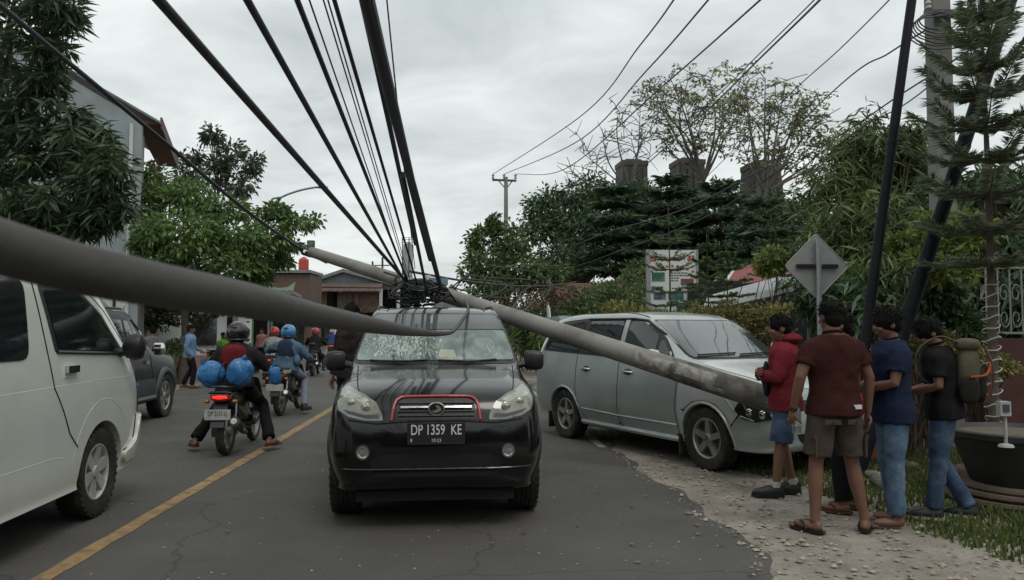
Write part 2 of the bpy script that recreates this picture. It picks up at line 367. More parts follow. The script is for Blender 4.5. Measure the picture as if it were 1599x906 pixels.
def wheel(root, x, y, r, wd, sd, rimm, style, rr=.66, steer=0):
    """one wheel: tyre mesh with rim child; sd +1/-1 = which side faces out"""
    y0 = 0; h = wd/2
    prof = [(r*rr, -h*.75), (r*.84, -h), (r*.94, -h*.96), (r*.985, -h*.8), (r, -h*.55)]
    for g in (-.3, 0, .3): prof += [(r, h*(g-.07)), (r*.975, h*(g-.05)), (r*.975, h*(g+.05)), (r, h*(g+.07))]
    prof += [(r, h*.55), (r*.985, h*.8), (r*.94, h*.96), (r*.84, h), (r*rr, h*.75), (r*rr*.96, 0)]
    c = (0, 0, 0); M = Matrix.Translation((x, y, r)) @ Matrix.Rotation(steer, 4, 'Z')
    t_ = MB().lathe(prof, c, 'y', 44, closed=True)
    lug = 36
    for k in range(lug):
        for q in (-1, 1):
            a = 2*PI*(k+.25*q)/lug; p = Vector((math.cos(a)*r*.972, q*h*.86, math.sin(a)*r*.972)); t_.box(p, (.016, h*.22, .02), M=Matrix.Rotation(-a, 3, 'Y'))
    t_.v = [tuple(M @ Vector(p)) for p in t_.v]; tyre = t_.build('wheel', RUB, root)
    R1 = r*rr; q = MB(); yo = sd*h*.78
    q.lathe([(R1, yo*.2), (R1*1.01, yo), (R1*.96, yo*1.04), (R1*.90, yo*.86), (R1*.88, yo*.1)], c, 'y', 40)
    q.lathe([(.001, yo*.98), (R1*.20, yo*.98), (R1*.24, yo*.85), (R1*.24, yo*.3)], c, 'y', 20)
    ns = {'five': 5, 'six': 6, 'cover': 6}[style]
    for k in range(ns):
        a = 2*PI*k/ns+.3; ca, sa = math.cos(a), math.sin(a)
        def P(rad, tn, yy): return Vector((ca*rad-sa*tn, yy, sa*rad+ca*tn))
        wi, wo = (.17, .13) if style == 'five' else (.15, .21 if style == 'cover' else .12)
        for (i0, o0) in ((R1*.16, R1*.93),):
            vs_ = [P(i0, -R1*wi, yo*.8), P(i0, R1*wi, yo*.8), P(o0, R1*wo, yo*.92), P(o0, -R1*wo, yo*.92)]
            v2 = [p-Vector((0, sd*.05, 0)) for p in vs_]
            q.add(vs_+v2, [(0, 1, 2, 3), (7, 6, 5, 4), (0, 4, 5, 1), (1, 5, 6, 2), (2, 6, 7, 3), (3, 7, 4, 0)])
    q.v = [tuple(M @ Vector(p)) for p in q.v]; q.build('rim', rimm, tyre, .5)
    b = MB().lathe([(.001, yo*.35), (R1*.86, yo*.35), (R1*.86, yo*.2)], c, 'y', 28); b.v = [tuple(M @ Vector(p)) for p in b.v]; b.build('brake_disc', STEEL, tyre)
    if style != 'cover':
        b = MB().lathe([(R1*.09, yo*.98), (R1*.09, yo*1.03), (.001, yo*1.03)], c, 'y', 12)
        for k in range(5):
            a = 2*PI*k/5; b.cyl(Vector((math.cos(a)*R1*.16, yo*.96, math.sin(a)*R1*.16)), Vector((math.cos(a)*R1*.16, yo*1.01, math.sin(a)*R1*.16)), .009, 6)
        b.v = [tuple(M @ Vector(p)) for p in b.v]; b.build('hub_cap', HUBBR, tyre)
    return tyre
def axle(root, x, y, r): return MB().cyl((x, -y, r), (x, y, r), .05, 10).build('axle', STEEL, root)

# ------------------------------------------------------------------ black SUV with the broken windscreen
def black_suv():
    d = Vector((.56, -5.5, 0)).normalized(); t = thing('black_suv', 'black SUV with cracked windscreen and red grille trim, facing down the road', 'car', at(682, 517, 5.58)*Vector((1, 1, 0)), math.atan2(d.y, d.x))
    t.location.z = .008; t.scale = (1, .955, 1)
    st = [(0, .37, .40, .48, .52, .46, .64, .34, .70, .71),
          (-.03, .33, .58, .66, .53, .62, .70, .48, .79, .80),
          (-.07, .30, .66, .735, .54, .70, .77, .56, .875, .89),
          (-.13, .28, .71, .78, .55, .745, .84, .60, .945, .96),
          (-.25, .27, .755, .82, .56, .785, .91, .63, 1.0, 1.015),
          (-.45, .27, .78, .845, .58, .80, .965, .64, 1.045, 1.06),
          (-.80, .27, .79, .848, .60, .80, 1.0, .66, 1.085, 1.105),
          (-1.10, .27, .79, .845, .60, .80, 1.02, .72, 1.11, 1.14),
          (-1.26, .27, .79, .845, .60, .80, 1.03, .75, 1.15, 1.19),
          (-1.55, .27, .79, .845, .60, .80, 1.04, .725, 1.33, 1.385),
          (-1.90, .27, .79, .845, .60, .795, 1.05, .67, 1.535, 1.60),
          (-2.08, .27, .79, .845, .60, .795, 1.05, .655, 1.585, 1.655),
          (-2.5, .27, .79, .845, .60, .79, 1.05, .65, 1.615, 1.69),
          (-3.3, .27, .79, .845, .60, .785, 1.05, .65, 1.605, 1.68),
          (-3.75, .28, .78, .84, .60, .775, 1.05, .59, 1.56, 1.63),
          (-3.95, .30, .74, .80, .60, .74, 1.05, .55, 1.44, 1.50),
          (-4.05, .36, .60, .68, .62, .64, 1.0, .45, 1.2, 1.25)]
    c = Car(t, st, PAINT_BLACK, [(-.74, .35), (-3.32, .35)], .385)
    # windscreen: clear tint band above, shattered pale glass below
    cr = mat('cracked_windscreen', (.125, .16, .145), .07, 0, .3, 7, coat=.8, dirt=(.30, .37, .33, .8), ds=6)
    MATS['cracked_windscreen'] = cr
    c.panel('windscreen_surround', [(-.765, 1.155), (.765, 1.155), (.63, 1.61), (-.63, 1.61)], 'f', PLAS, .003, .05, .06)
    ws = c.panel('windscreen', [(-.735, 1.18), (.735, 1.18), (.665, 1.445), (-.665, 1.445)], 'f', cr, .010, .035, .04)
    c.panel('tint_band', [(-.662, 1.452), (.662, 1.452), (.605, 1.595), (-.605, 1.595)], 'f', mat('grey_tint_glass', (.09, .10, .105), .08, 0, .15, 4, coat=.8), .010, .05, .03, parent=ws)
    # cracks: many jagged proud ridges of crushed white glass radiating from two hits, mostly on the left of the picture
    k = MB(); rn = random.Random(4)
    def crack(a, b, ang, L_, w_):
        p = Vector((a, b)); T = []
        for _ in range(int(L_/.03)):
            if abs(p.x) > .72-(p.y-1.19)*.26 or not 1.2 < p.y < 1.44: break
            q, nn = c.hit('f', p.x, p.y); T.append(q+nn*.012); ang += rn.uniform(-.55, .55); p = p+Vector((math.cos(ang), math.sin(ang)))*.03
        if len(T) > 1: k.tube(T, w_, 3)
    for (a0, b0, nn_, L_) in ((-.40, 1.38, 46, .40), (-.14, 1.40, 30, .32), (-.56, 1.32, 30, .3), (.60, 1.25, 14, .16), (.15, 1.42, 4, .18), (-.28, 1.27, 34, .3), (-.05, 1.25, 14, .2)):
        for i in range(nn_): crack(a0+rn.uniform(-.12, .12), b0+rn.uniform(-.05, .03), rn.uniform(0, 2*PI), L_*rn.uniform(.3, 1), rn.uniform(.0008, .0026))
    k.build('crack_lines', mat('crushed_glass', (.66, .74, .70), .35, 0, .1, 30), ws, 0)['kind'] = 'stuff'
    k = MB()
    for i in range(90):
        a0, b0 = rn.gauss(-.34, .19), rn.uniform(1.22, 1.43)
        if abs(a0) > .6: continue
        pts = []; 
        for j in range(5):
            an = 2*PI*j/5+rn.uniform(-.4, .4); rr_ = rn.uniform(.004, .02); q, nn = c.hit('f', a0+math.cos(an)*rr_*.7, min(1.44, b0+math.sin(an)*rr_)); pts.append(q+nn*.0115)
        k.add(pts, [(0, 1, 2, 3, 4)])
    k.build('crushed_patches', mat('crushed_patch', (.52, .60, .56), .4, 0, .2, 20), ws, 0)['kind'] = 'stuff'
    c.panel('dashboard_paper', [(.02, 1.20), (.19, 1.195), (.17, 1.265), (.04, 1.27)], 'f', mat('cream_paper', (.42, .43, .33), .6, 0, .1), .0108, .04, .005, .002, ws)
    MB().box(c.hit('f', -.045, 1.52)[0]+Vector((.02, 0, 0)), (.012, .02, .13)).build('sticker_strip', INKW, ws, 0)
    for y0, y1 in ((.56, .02), (-.08, -.60)):
        c.line('wiper', [(y0, 1.18), ((y0+y1)/2, 1.165), (y1, 1.175)], 'f', PLAS, .008, .014)
    # hood panel edge, shut lines
    c.line('hood_gap', [(-.14, .58), (-.30, .615), (-.7, .66), (-1.16, .70)], 't', GAP, .005); c.line('hood_gap', [(-.14, -.58), (-.30, -.615), (-.7, -.66), (-1.16, -.70)], 't', GAP, .005)
    c.line('bumper_gap', [(-.66, .80), (-.45, .775), (-.2, .79), (.2, .79), (.45, .775), (.66, .80)], 'f', GAP, .006)
    # grille recess, red trim, chrome bar, emblem
    g = c.panel('grille', [(-.305, .80), (.305, .80), (.29, .925), (.24, .945), (-.24, .945), (-.29, .925)], 'f', PLAS, .006, .05, .02)
    c.line('red_trim', [(-.335, .795), (-.327, .86), (-.318, .90), (-.300, .932), (-.268, .949), (-.22, .954), (0, .956), (.22, .954), (.268, .949), (.300, .932), (.318, .90), (.327, .86), (.335, .795)], 'f', REDTRIM, .011, .010, n=8, parent=g)
    for zz_ in (.825, .855, .91): c.line('grille_bar', [(-.29, zz_), (.29, zz_)], 'f', PLAS, .006, .012, parent=g)
    c.line('chrome_bar', [(-.27, .88), (.27, .88)], 'f', CHROME, .012, .016, parent=g)
    p, _ = c.hit('f', 0, .878); M = frame(p+Vector((.032, 0, 0)), (0, 1, 0), (0, 0, 1))
    e_ = MB(); ring = [Vector((.058*math.cos(a), .042*math.sin(a), 0)) for a in np.linspace(0, 2*PI, 28)]; e_.tube([M @ v for v in ring], .007, 6)
    e_.prism([(-.035, -.022), (-.005, -.03), (.03, -.018), (.04, .0), (.012, .028), (-.01, .024), (.012, .002)], (.01, 0, 0), p+Vector((.028, 0, 0)), (0, 1, 0), (0, 0, 1))
    e_.build('emblem', CHROME, g)
    MB().prism([(.052*math.cos(a), .037*math.sin(a)) for a in np.linspace(0, 2*PI, 24)[:-1]], (.008, 0, 0), p+Vector((.018, 0, 0)), (0, 1, 0), (0, 0, 1)).build('emblem_backing', PLAS, g)
    for sd in (1, -1):
        h_ = c.panel('headlight', [(sd*y, z) for y, z in ((.40, .795), (.405, .835), (.455, .92), (.55, .972), (.70, 1.025), (.735, .995), (.757, .92), (.735, .862), (.66, .822), (.53, .797))], 'f', LENS, .008, .03, .012)
        c.panel('reflector_band', [(sd*y, z) for y, z in ((.50, .93), (.58, .965), (.70, 1.0), (.725, .97), (.72, .95), (.62, .94), (.56, .915))], 'f', REFL, .0095, .03, .01, .004, h_)
        c.panel('lamp_bezel', [(sd*y, z) for y, z in ((.43, .81), (.53, .812), (.66, .84), (.70, .87), (.66, .862), (.53, .835), (.44, .84))], 'f', CLAD, .0095, .03, .008, .004, h_)
        for (yy, zz_, rr_) in ((.535, .885, .042), (.645, .915, .036)):
            q, nn = c.hit('f', sd*yy, zz_); MB().ell(q+nn*.004, (.018, rr_, rr_), 16, 8, M=Matrix.Rotation(sd*.35, 3, 'Z')).build('lamp_bowl', REFL, h_)
            MB().ell(q+nn*.02, (.012, .014, .014), 10, 6).build('bulb_cap', mat('clear_bulb', (.5, .47, .38), .1, .3, .1), h_)
        q, nn = c.hit('f', sd*.545, .575)
        f_ = MB().lathe([(.02, -.01), (.055, -.01), (.058, .012), (.046, .016), (.042, .006), (.001, .004)], q+Vector((.004, 0, 0)), 'x', 24).build('fog_lamp', PLAS, t)
        MB().lathe([(.044, .004), (.046, .016), (.036, .016), (.03, .008), (.001, .010)], q+Vector((.006, 0, 0)), 'x', 24).build('fog_lens', CHROME, f_)
        # wheel arch flare
        arc = [(-.74+.41*math.cos(a), .35+.41*math.sin(a)) for a in np.linspace(-.12, PI+.12, 18)]
        c.line('arch_flare', arc, sd, PLAS, .03, -.006, n=8); c.line('arch_flare', [(x-2.58, z) for x, z in arc], sd, PLAS, .03, -.006, n=8)
        wheel(t, -.74, sd*.735, .35, .225, sd, ALLOY, 'five'); wheel(t, -3.32, sd*.735, .35, .225, sd, ALLOY, 'five')
        w_ = c.panel('side_window', [(-1.45, 1.09), (-2.35, 1.11), (-2.33, 1.54), (-2.05, 1.545), (-1.62, 1.30)], sd, GLASS, .005, .08, .04)
        c.panel('side_window', [(-2.41, 1.11), (-3.15, 1.12), (-3.13, 1.53), (-2.39, 1.54)], sd, GLASS, .005, .08, .04)
        c.panel('side_window', [(-3.22, 1.13), (-3.8, 1.15), (-3.72, 1.48), (-3.20, 1.52)], sd, GLASS, .005, .08, .04)
        for xx in (-1.3, -2.38, -3.2): c.line('door_gap', [(xx, 1.08), (xx, .7), (xx-.02, .36)], sd, GAP, .005)
        for xx in (-2.2, -3.05): MB().bar(c.hit(sd, xx-.09, .98)[0]+Vector((0, sd*.02, 0)), c.hit(sd, xx+.09, .98)[0]+Vector((0, sd*.02, 0)), .03, .03).build('door_handle', PAINT_BLACK, t)
        mr = MB(); mr.tube([(-1.36, sd*.76, 1.13), (-1.38, sd*.86, 1.15)], [.03, .035], 8); rings = []
        for yy, a, b in ((.84, .045, .06), (.865, .07, .085), (.95, .08, .092), (1.0, .07, .08), (1.02, .045, .05)):
            rings.append([Vector((-1.38+a*.8*math.copysign(abs(math.cos(q))**.6, math.cos(q)), sd*yy, 1.175+b*math.copysign(abs(math.sin(q))**.6, math.sin(q)))) for q in np.linspace(0, 2*PI, 16)[:-1]])
        mr.loft(rings).build('wing_mirror', PLAS, t)
        rl = MB().tube(crom([(-2.2, sd*.60, 1.64), (-2.4, sd*.605, 1.69), (-3.6, sd*.60, 1.69), (-3.75, sd*.58, 1.60)], 5), .013, 8).build('roof_rail', CLAD, t)
        c.line('roof_gap', [(-2.07, sd*.50), (-3.6, sd*.50)], 't', GAP, .006)
    # bumper intake, skid valance, lower lip torn loose
    c.panel('bumper_intake', [(-.46, .40), (.46, .40), (.50, .50), (.40, .56), (-.40, .56), (-.50, .50)], 'f', GAP, .004, .06, .03)
    lip = MB(); T = [c.hit('f', y, .455)[0]+Vector((.012, 0, 0)) for y in np.linspace(-.72, .72, 30)]
    lip.tube(T, [.005+.004*abs(math.sin(i*1.7)) for i in range(30)], 6).build('bumper_lip', PAINT_BLACK, t)
    MB().box((-.35, 0, .27), (.5, 1.2, .12)).box((-2.0, 0, .30), (3.2, 1.1, .2)).build('underbody', GAP, t, 0)
    for x in (-.74, -3.32): axle(t, x, .7, .35)
    # number plate with its lettering
    pc = Vector((.045, 0, .712)); pl = MB().box(pc, (.012, .43, .152)).build('number_plate', PLATEB, t, 0)
    F_ = lambda y, z: frame((.0525, y, z), (0, 1, 0), (0, 0, 1))
    text('DP 1359  KE', .104, INKW, pl, F_(0, .735), .0012, sx=.70, bold=.0009)
    text('10·23', .034, INKW, pl, F_(0.0, .662), .0012, sx=1.0); text('8', .034, INKW, pl, F_(-.185, .664), .0012, name='plate_mark')
    MB().box((.0525, 0, .785), (.003, .42, .003)).box((.0525, 0, .639), (.003, .42, .003)).build('plate_border', mat('plate_border', (.05, .05, .05), .5, 0, .1), pl, 0)
    for yy in (.12, -.12): MB().cyl((.05, yy, .775), (.056, yy, .775), .006, 8).build('plate_screw', STEEL, pl)
    return t, c
# ------------------------------------------------------------------ silver people carrier under the fallen pole
def silver_mpv():
    fr, rr_ = Vector((2.09, 8.1, 0)), Vector((.81, 10.5, 0)); d = (fr-rr_).normalized(); rt = Vector((d.y, -d.x, 0))
    nose = fr-rt*.76+d*.88; nose.z = .006
    t = thing('silver_people_carrier', 'silver green people carrier pushed onto the shoulder with fallen pole across its front', 'car', nose, math.atan2(d.y, d.x))
    st = [(0, .36, .36, .44, .48, .42, .56, .32, .62, .63), (-.03, .31, .54, .62, .48, .58, .64, .46, .71, .72), (-.09, .27, .66, .73, .50, .69, .72, .54, .80, .815),
          (-.2, .25, .745, .805, .52, .76, .80, .58, .875, .89), (-.4, .24, .79, .85, .54, .805, .87, .60, .94, .96), (-.8, .24, .81, .875, .56, .83, .95, .64, 1.02, 1.045),
          (-1.12, .24, .82, .88, .58, .835, 1.0, .68, 1.08, 1.11), (-1.3, .24, .82, .88, .58, .835, 1.03, .70, 1.15, 1.20), (-1.65, .24, .82, .88, .60, .83, 1.06, .69, 1.335, 1.40),
          (-2.0, .24, .82, .88, .60, .83, 1.08, .665, 1.515, 1.585), (-2.2, .24, .82, .88, .60, .83, 1.09, .66, 1.575, 1.65), (-2.6, .24, .82, .88, .60, .83, 1.10, .665, 1.61, 1.69),
          (-3.4, .24, .82, .88, .60, .83, 1.12, .665, 1.61, 1.69), (-4.1, .25, .81, .875, .60, .82, 1.13, .65, 1.56, 1.645), (-4.38, .27, .78, .84, .60, .79, 1.13, .61, 1.45, 1.53),
          (-4.52, .30, .72, .78, .62, .72, 1.10, .53, 1.28, 1.34), (-4.58, .36, .6, .66, .62, .62, 1.0, .45, 1.12, 1.16)]
    c = Car(t, st, PAINT_SILVER, [(-.88, .325), (-3.63, .325)], .36)
    c.panel('windscreen_surround', [(-.70, 1.13), (.70, 1.13), (.62, 1.58), (-.62, 1.58)], 'f', PLAS, .002, .06, .06)
    ws = c.panel('windscreen', [(-.675, 1.15), (.675, 1.15), (.60, 1.565), (-.60, 1.565)], 'f', GLASS2, .007, .05, .05)
    for y0, y1 in ((.55, .0), (-.05, -.6)): c.line('wiper', [(y0, 1.18), (y1, 1.165)], 'f', PLAS, .01, .02)
    c.panel('hood', [(-.16, -.50), (-.16, .50), (-.45, .58), (-.8, .63), (-1.13, .66), (-1.13, -.66), (-.8, -.63), (-.45, -.58)], 't', PAINT_SILVER2, .006, .07, .04)
    c.panel('grille', [(-.36, .63), (.36, .63), (.40, .72), (.36, .765), (-.36, .765), (-.40, .72)], 'f', PLAS, .006, .05, .02)
    for zz_ in (.665, .70, .735): c.line('grille_bar', [(-.35, zz_), (.35, zz_)], 'f', CHROME, .008, .012)
    c.panel('bumper_intake', [(-.42, .36), (.42, .36), (.48, .45), (-.48, .45)], 'f', GAP, .004, .06, .02)
    for sd in (1, -1):
        c.panel('fender', [(-.36, .66), (-.30, .80), (-.5, .89), (-.9, .965), (-1.27, 1.03), (-1.29, .62), (-1.25, .36), (-1.22, .36), (-1.24, .46), (-1.18, .62), (-1.05, .70), (-.88, .73), (-.70, .70), (-.56, .60), (-.48, .50)], sd, PAINT_SILVER2 if sd < 0 else PAINT_SILVER, .006, .05, .015)
        h_ = c.panel('headlight', [(sd*y, z) for y, z in ((.42, .70), (.44, .79), (.60, .85), (.74, .86), (.775, .80), (.72, .70), (.55, .66))], 'f', mat('clear_headlamp', (.22, .25, .26), .08, .1, .3, 12, coat=1.), .01, .035, .02)
        for yy, zz_ in ((.54, .75), (.66, .77)):
            q, nn = c.hit('f', sd*yy, zz_); MB().ell(q+nn*.008, (.02, .05, .05), 14, 8, M=Matrix.Rotation(sd*.5, 3, 'Z')).build('lamp_bowl', CHROME, h_)
        f_ = c.panel('fog_lamp', [(sd*y, z) for y, z in ((.55, .40), (.66, .41), (.70, .47), (.66, .52), (.56, .50))], 'f', PLAS, .006, .03, .02)
        q, nn = c.hit('f', sd*.625, .46); MB().ell(q+nn*.008, (.012, .035, .035), 12, 6, M=Matrix.Rotation(sd*.6, 3, 'Z')).build('fog_lens', CHROME, f_)
        # glass
        c.panel('window_surround', [(-1.36, 1.085), (-2.3, 1.11), (-3.3, 1.14), (-4.28, 1.17), (-4.2, 1.50), (-3.9, 1.575), (-3.3, 1.61), (-2.3, 1.605), (-2.05, 1.575), (-1.68, 1.36)], sd, PLAS, .003, .08, .03)
        for pl_ in ([(-1.46, 1.125), (-1.72, 1.13), (-1.73, 1.34), (-1.68, 1.325)], [(-1.76, 1.13), (-2.34, 1.14), (-2.34, 1.56), (-2.12, 1.56), (-1.79, 1.385)], [(-2.47, 1.145), (-3.2, 1.165), (-3.2, 1.57), (-2.47, 1.565)], [(-3.33, 1.17), (-4.22, 1.20), (-4.14, 1.48), (-3.33, 1.565)]):
            c.panel('side_window', pl_, sd, GLASS, .008, .08, .035)
        c.panel('door_pillar', [(-2.365, 1.12), (-2.445, 1.12), (-2.445, 1.59), (-2.365, 1.59)], sd, PAINT_SILVER, .010, .06, .005)
        c.line('door_visor', [(-1.72, 1.40), (-2.06, 1.565), (-2.3, 1.59), (-3.26, 1.597)], sd, PLAS, .016, .008)
        for pts in ([(-1.30, 1.05), (-1.33, .62), (-1.30, .34), (-1.40, .28), (-2.32, .28), (-2.40, .34), (-2.40, 1.11)], [(-2.40, .34), (-2.46, .28), (-3.12, .28), (-3.28, .46), (-3.34, .72), (-3.34, 1.14)]):
            c.line('door_gap', pts, sd, GAP, .0045)
        for xx in (-2.20, -3.10):
            q = c.hit(sd, xx, .955)[0]; hb = MB().ell(q, (.085, .012, .04), 14, 8).build('door_handle', PLAS, t)
            MB().tube(crom([q+Vector((-.10, sd*.008, .0)), q+Vector((-.05, sd*.035, .004)), q+Vector((.05, sd*.035, .004)), q+Vector((.10, sd*.008, 0))], 4), .013, 8).build('grip', CHROME, hb)
        c.line('side_crease', [(-1.32, .42), (-2.4, .42), (-3.2, .44)], sd, PAINT_SILVER, .018, -.008)
        c.line('sill', [(-1.26, .27), (-3.24, .27)], sd, PAINT_SILVER, .035, -.01)
        arc = [(-.88+.375*math.cos(a), .325+.375*math.sin(a)) for a in np.linspace(-.1, PI+.1, 18)]
        c.line('arch_lip', arc, sd, PAINT_SILVER2 if sd < 0 else PAINT_SILVER, .016, -.004, n=8); c.line('arch_lip', [(x-2.75, z) for x, z in arc], sd, PAINT_SILVER, .016, -.004, n=8)
        wheel(t, -.88, sd*.76, .328, .205, sd, ALLOY, 'five', .64); wheel(t, -3.63, sd*.76, .328, .205, sd, ALLOY, 'five', .64)
        MB().box((-1.27, sd*.80, .22), (.02, .14, .22)).build('mud_flap', RUB, t, 0); MB().box((-4.02, sd*.80, .22), (.02, .14, .22)).build('mud_flap', RUB, t, 0)
        rings = []
        for yy, a, b in ((.86, .04, .05), (.885, .06, .075), (.98, .065, .085), (1.05, .055, .07), (1.075, .03, .04)):
            rings.append([Vector((-1.62+a*math.cos(q), sd*yy, 1.16+b*math.sin(q))) for q in np.linspace(0, 2*PI, 16)[:-1]])
        MB().loft(rings).tube([(-1.62, sd*.80, 1.12), (-1.62, sd*.90, 1.14)], .03, 8).build('wing_mirror', CHROME, t)
        c.panel('tail_lamp', [(sd*y, z) for y, z in ((.56, .95), (.70, .93), (.70, 1.12), (.62, 1.30), (.54, 1.30))], 'r', REDLENS, .006, .05, .02)
        # roof ditch strip
        c.line('roof_strip', [(-2.1, sd*.60), (-3.2, sd*.605), (-4.1, sd*.59)], 't', CLAD, .008, .0)
    q = c.hit(-1, -1.34, .60)[0]; MB().box(q+Vector((.16, -.004, 0)), (.08, .006, .014)).build('fender_badge', INKB, t, 0)
    # roof spoiler with a white fin
    MB().prism([(-4.50, 1.56), (-4.62, 1.615), (-4.60, 1.635), (-4.2, 1.665), (-4.2, 1.62)], (0, 1.16, 0), (0, -.58, 0)).build('roof_spoiler', PAINT_SILVER, t)
    MB().prism([(-4.50, 1.60), (-4.57, 1.60), (-4.60, 1.79), (-4.57, 1.83), (-4.53, 1.78)], (0, .02, 0), (0, -.56, 0)).build('spoiler_fin', INKW, t)
    # crushed nose corner under the pole: torn strips of bumper and lamp
    q, nn = c.hit('f', -.66, .80)
    MB().prism([(0, 0), (.20, .03), (.26, .10), (.16, .16), (.05, .10)], (.02, .02, 0), q+Vector((.02, -.20, -.10)), (-.3, .9, .1), (0, 0, 1)).build('loose_lamp_glass', CHROME, t)
    MB().prism([(0, 0), (.14, -.03), (.22, .05), (.10, .07)], (.015, .015, 0), q+Vector((.03, -.10, -.17)), (-.4, .85, .2), (0, .1, 1)).build('torn_bumper_piece', PLAS, t)
    bh = c.panel('broken_headlight', [(-.08, .60), (-.20, .56), (-.36, .585), (-.45, .665), (-.40, .74), (-.14, .74)], -1, PLAS, .014, .035, .02)
    for xx, zz_, rr_ in ((-.16, .635, .045), (-.28, .65, .04)):
        q2, n2 = c.hit(-1, xx, zz_); MB().ell(q2+n2*.016, (rr_, rr_*.5, rr_), 14, 8).build('lamp_bowl', CHROME, bh)
    for i, (a_, b_, c_, d_) in enumerate(((-.42, .66, -.33, .74), (-.37, .61, -.22, .575), (-.34, .72, -.25, .60), (-.12, .73, -.09, .61))):
        p2, n2 = c.hit(-1, a_, b_); q2, n3 = c.hit(-1, c_, d_); MB().bar(p2+n2*.02, q2+n3*.035, .018, .006).build('lamp_shard', (CHROME, INKW, CLAD, CHROME)[i], bh, 0)
    c.line('crease', [(-.46, .66), (-.60, .80), (-.82, .86)], -1, PAINT_SILVER2, .02, -.010); c.line('crease', [(-.44, .72), (-.62, .755), (-.74, .80)], -1, GAP, .004)
    c.line('bumper_gap', [(-.50, .50), (-.38, .64), (-.30, .67), (-.15, .66)], -1, GAP, .010)
    MB().box((-2.3, 0, .27), (3.6, 1.3, .16)).build('underbody', GAP, t, 0)
    for x in (-.88, -3.63): axle(t, x, .74, .328)
    return t, c

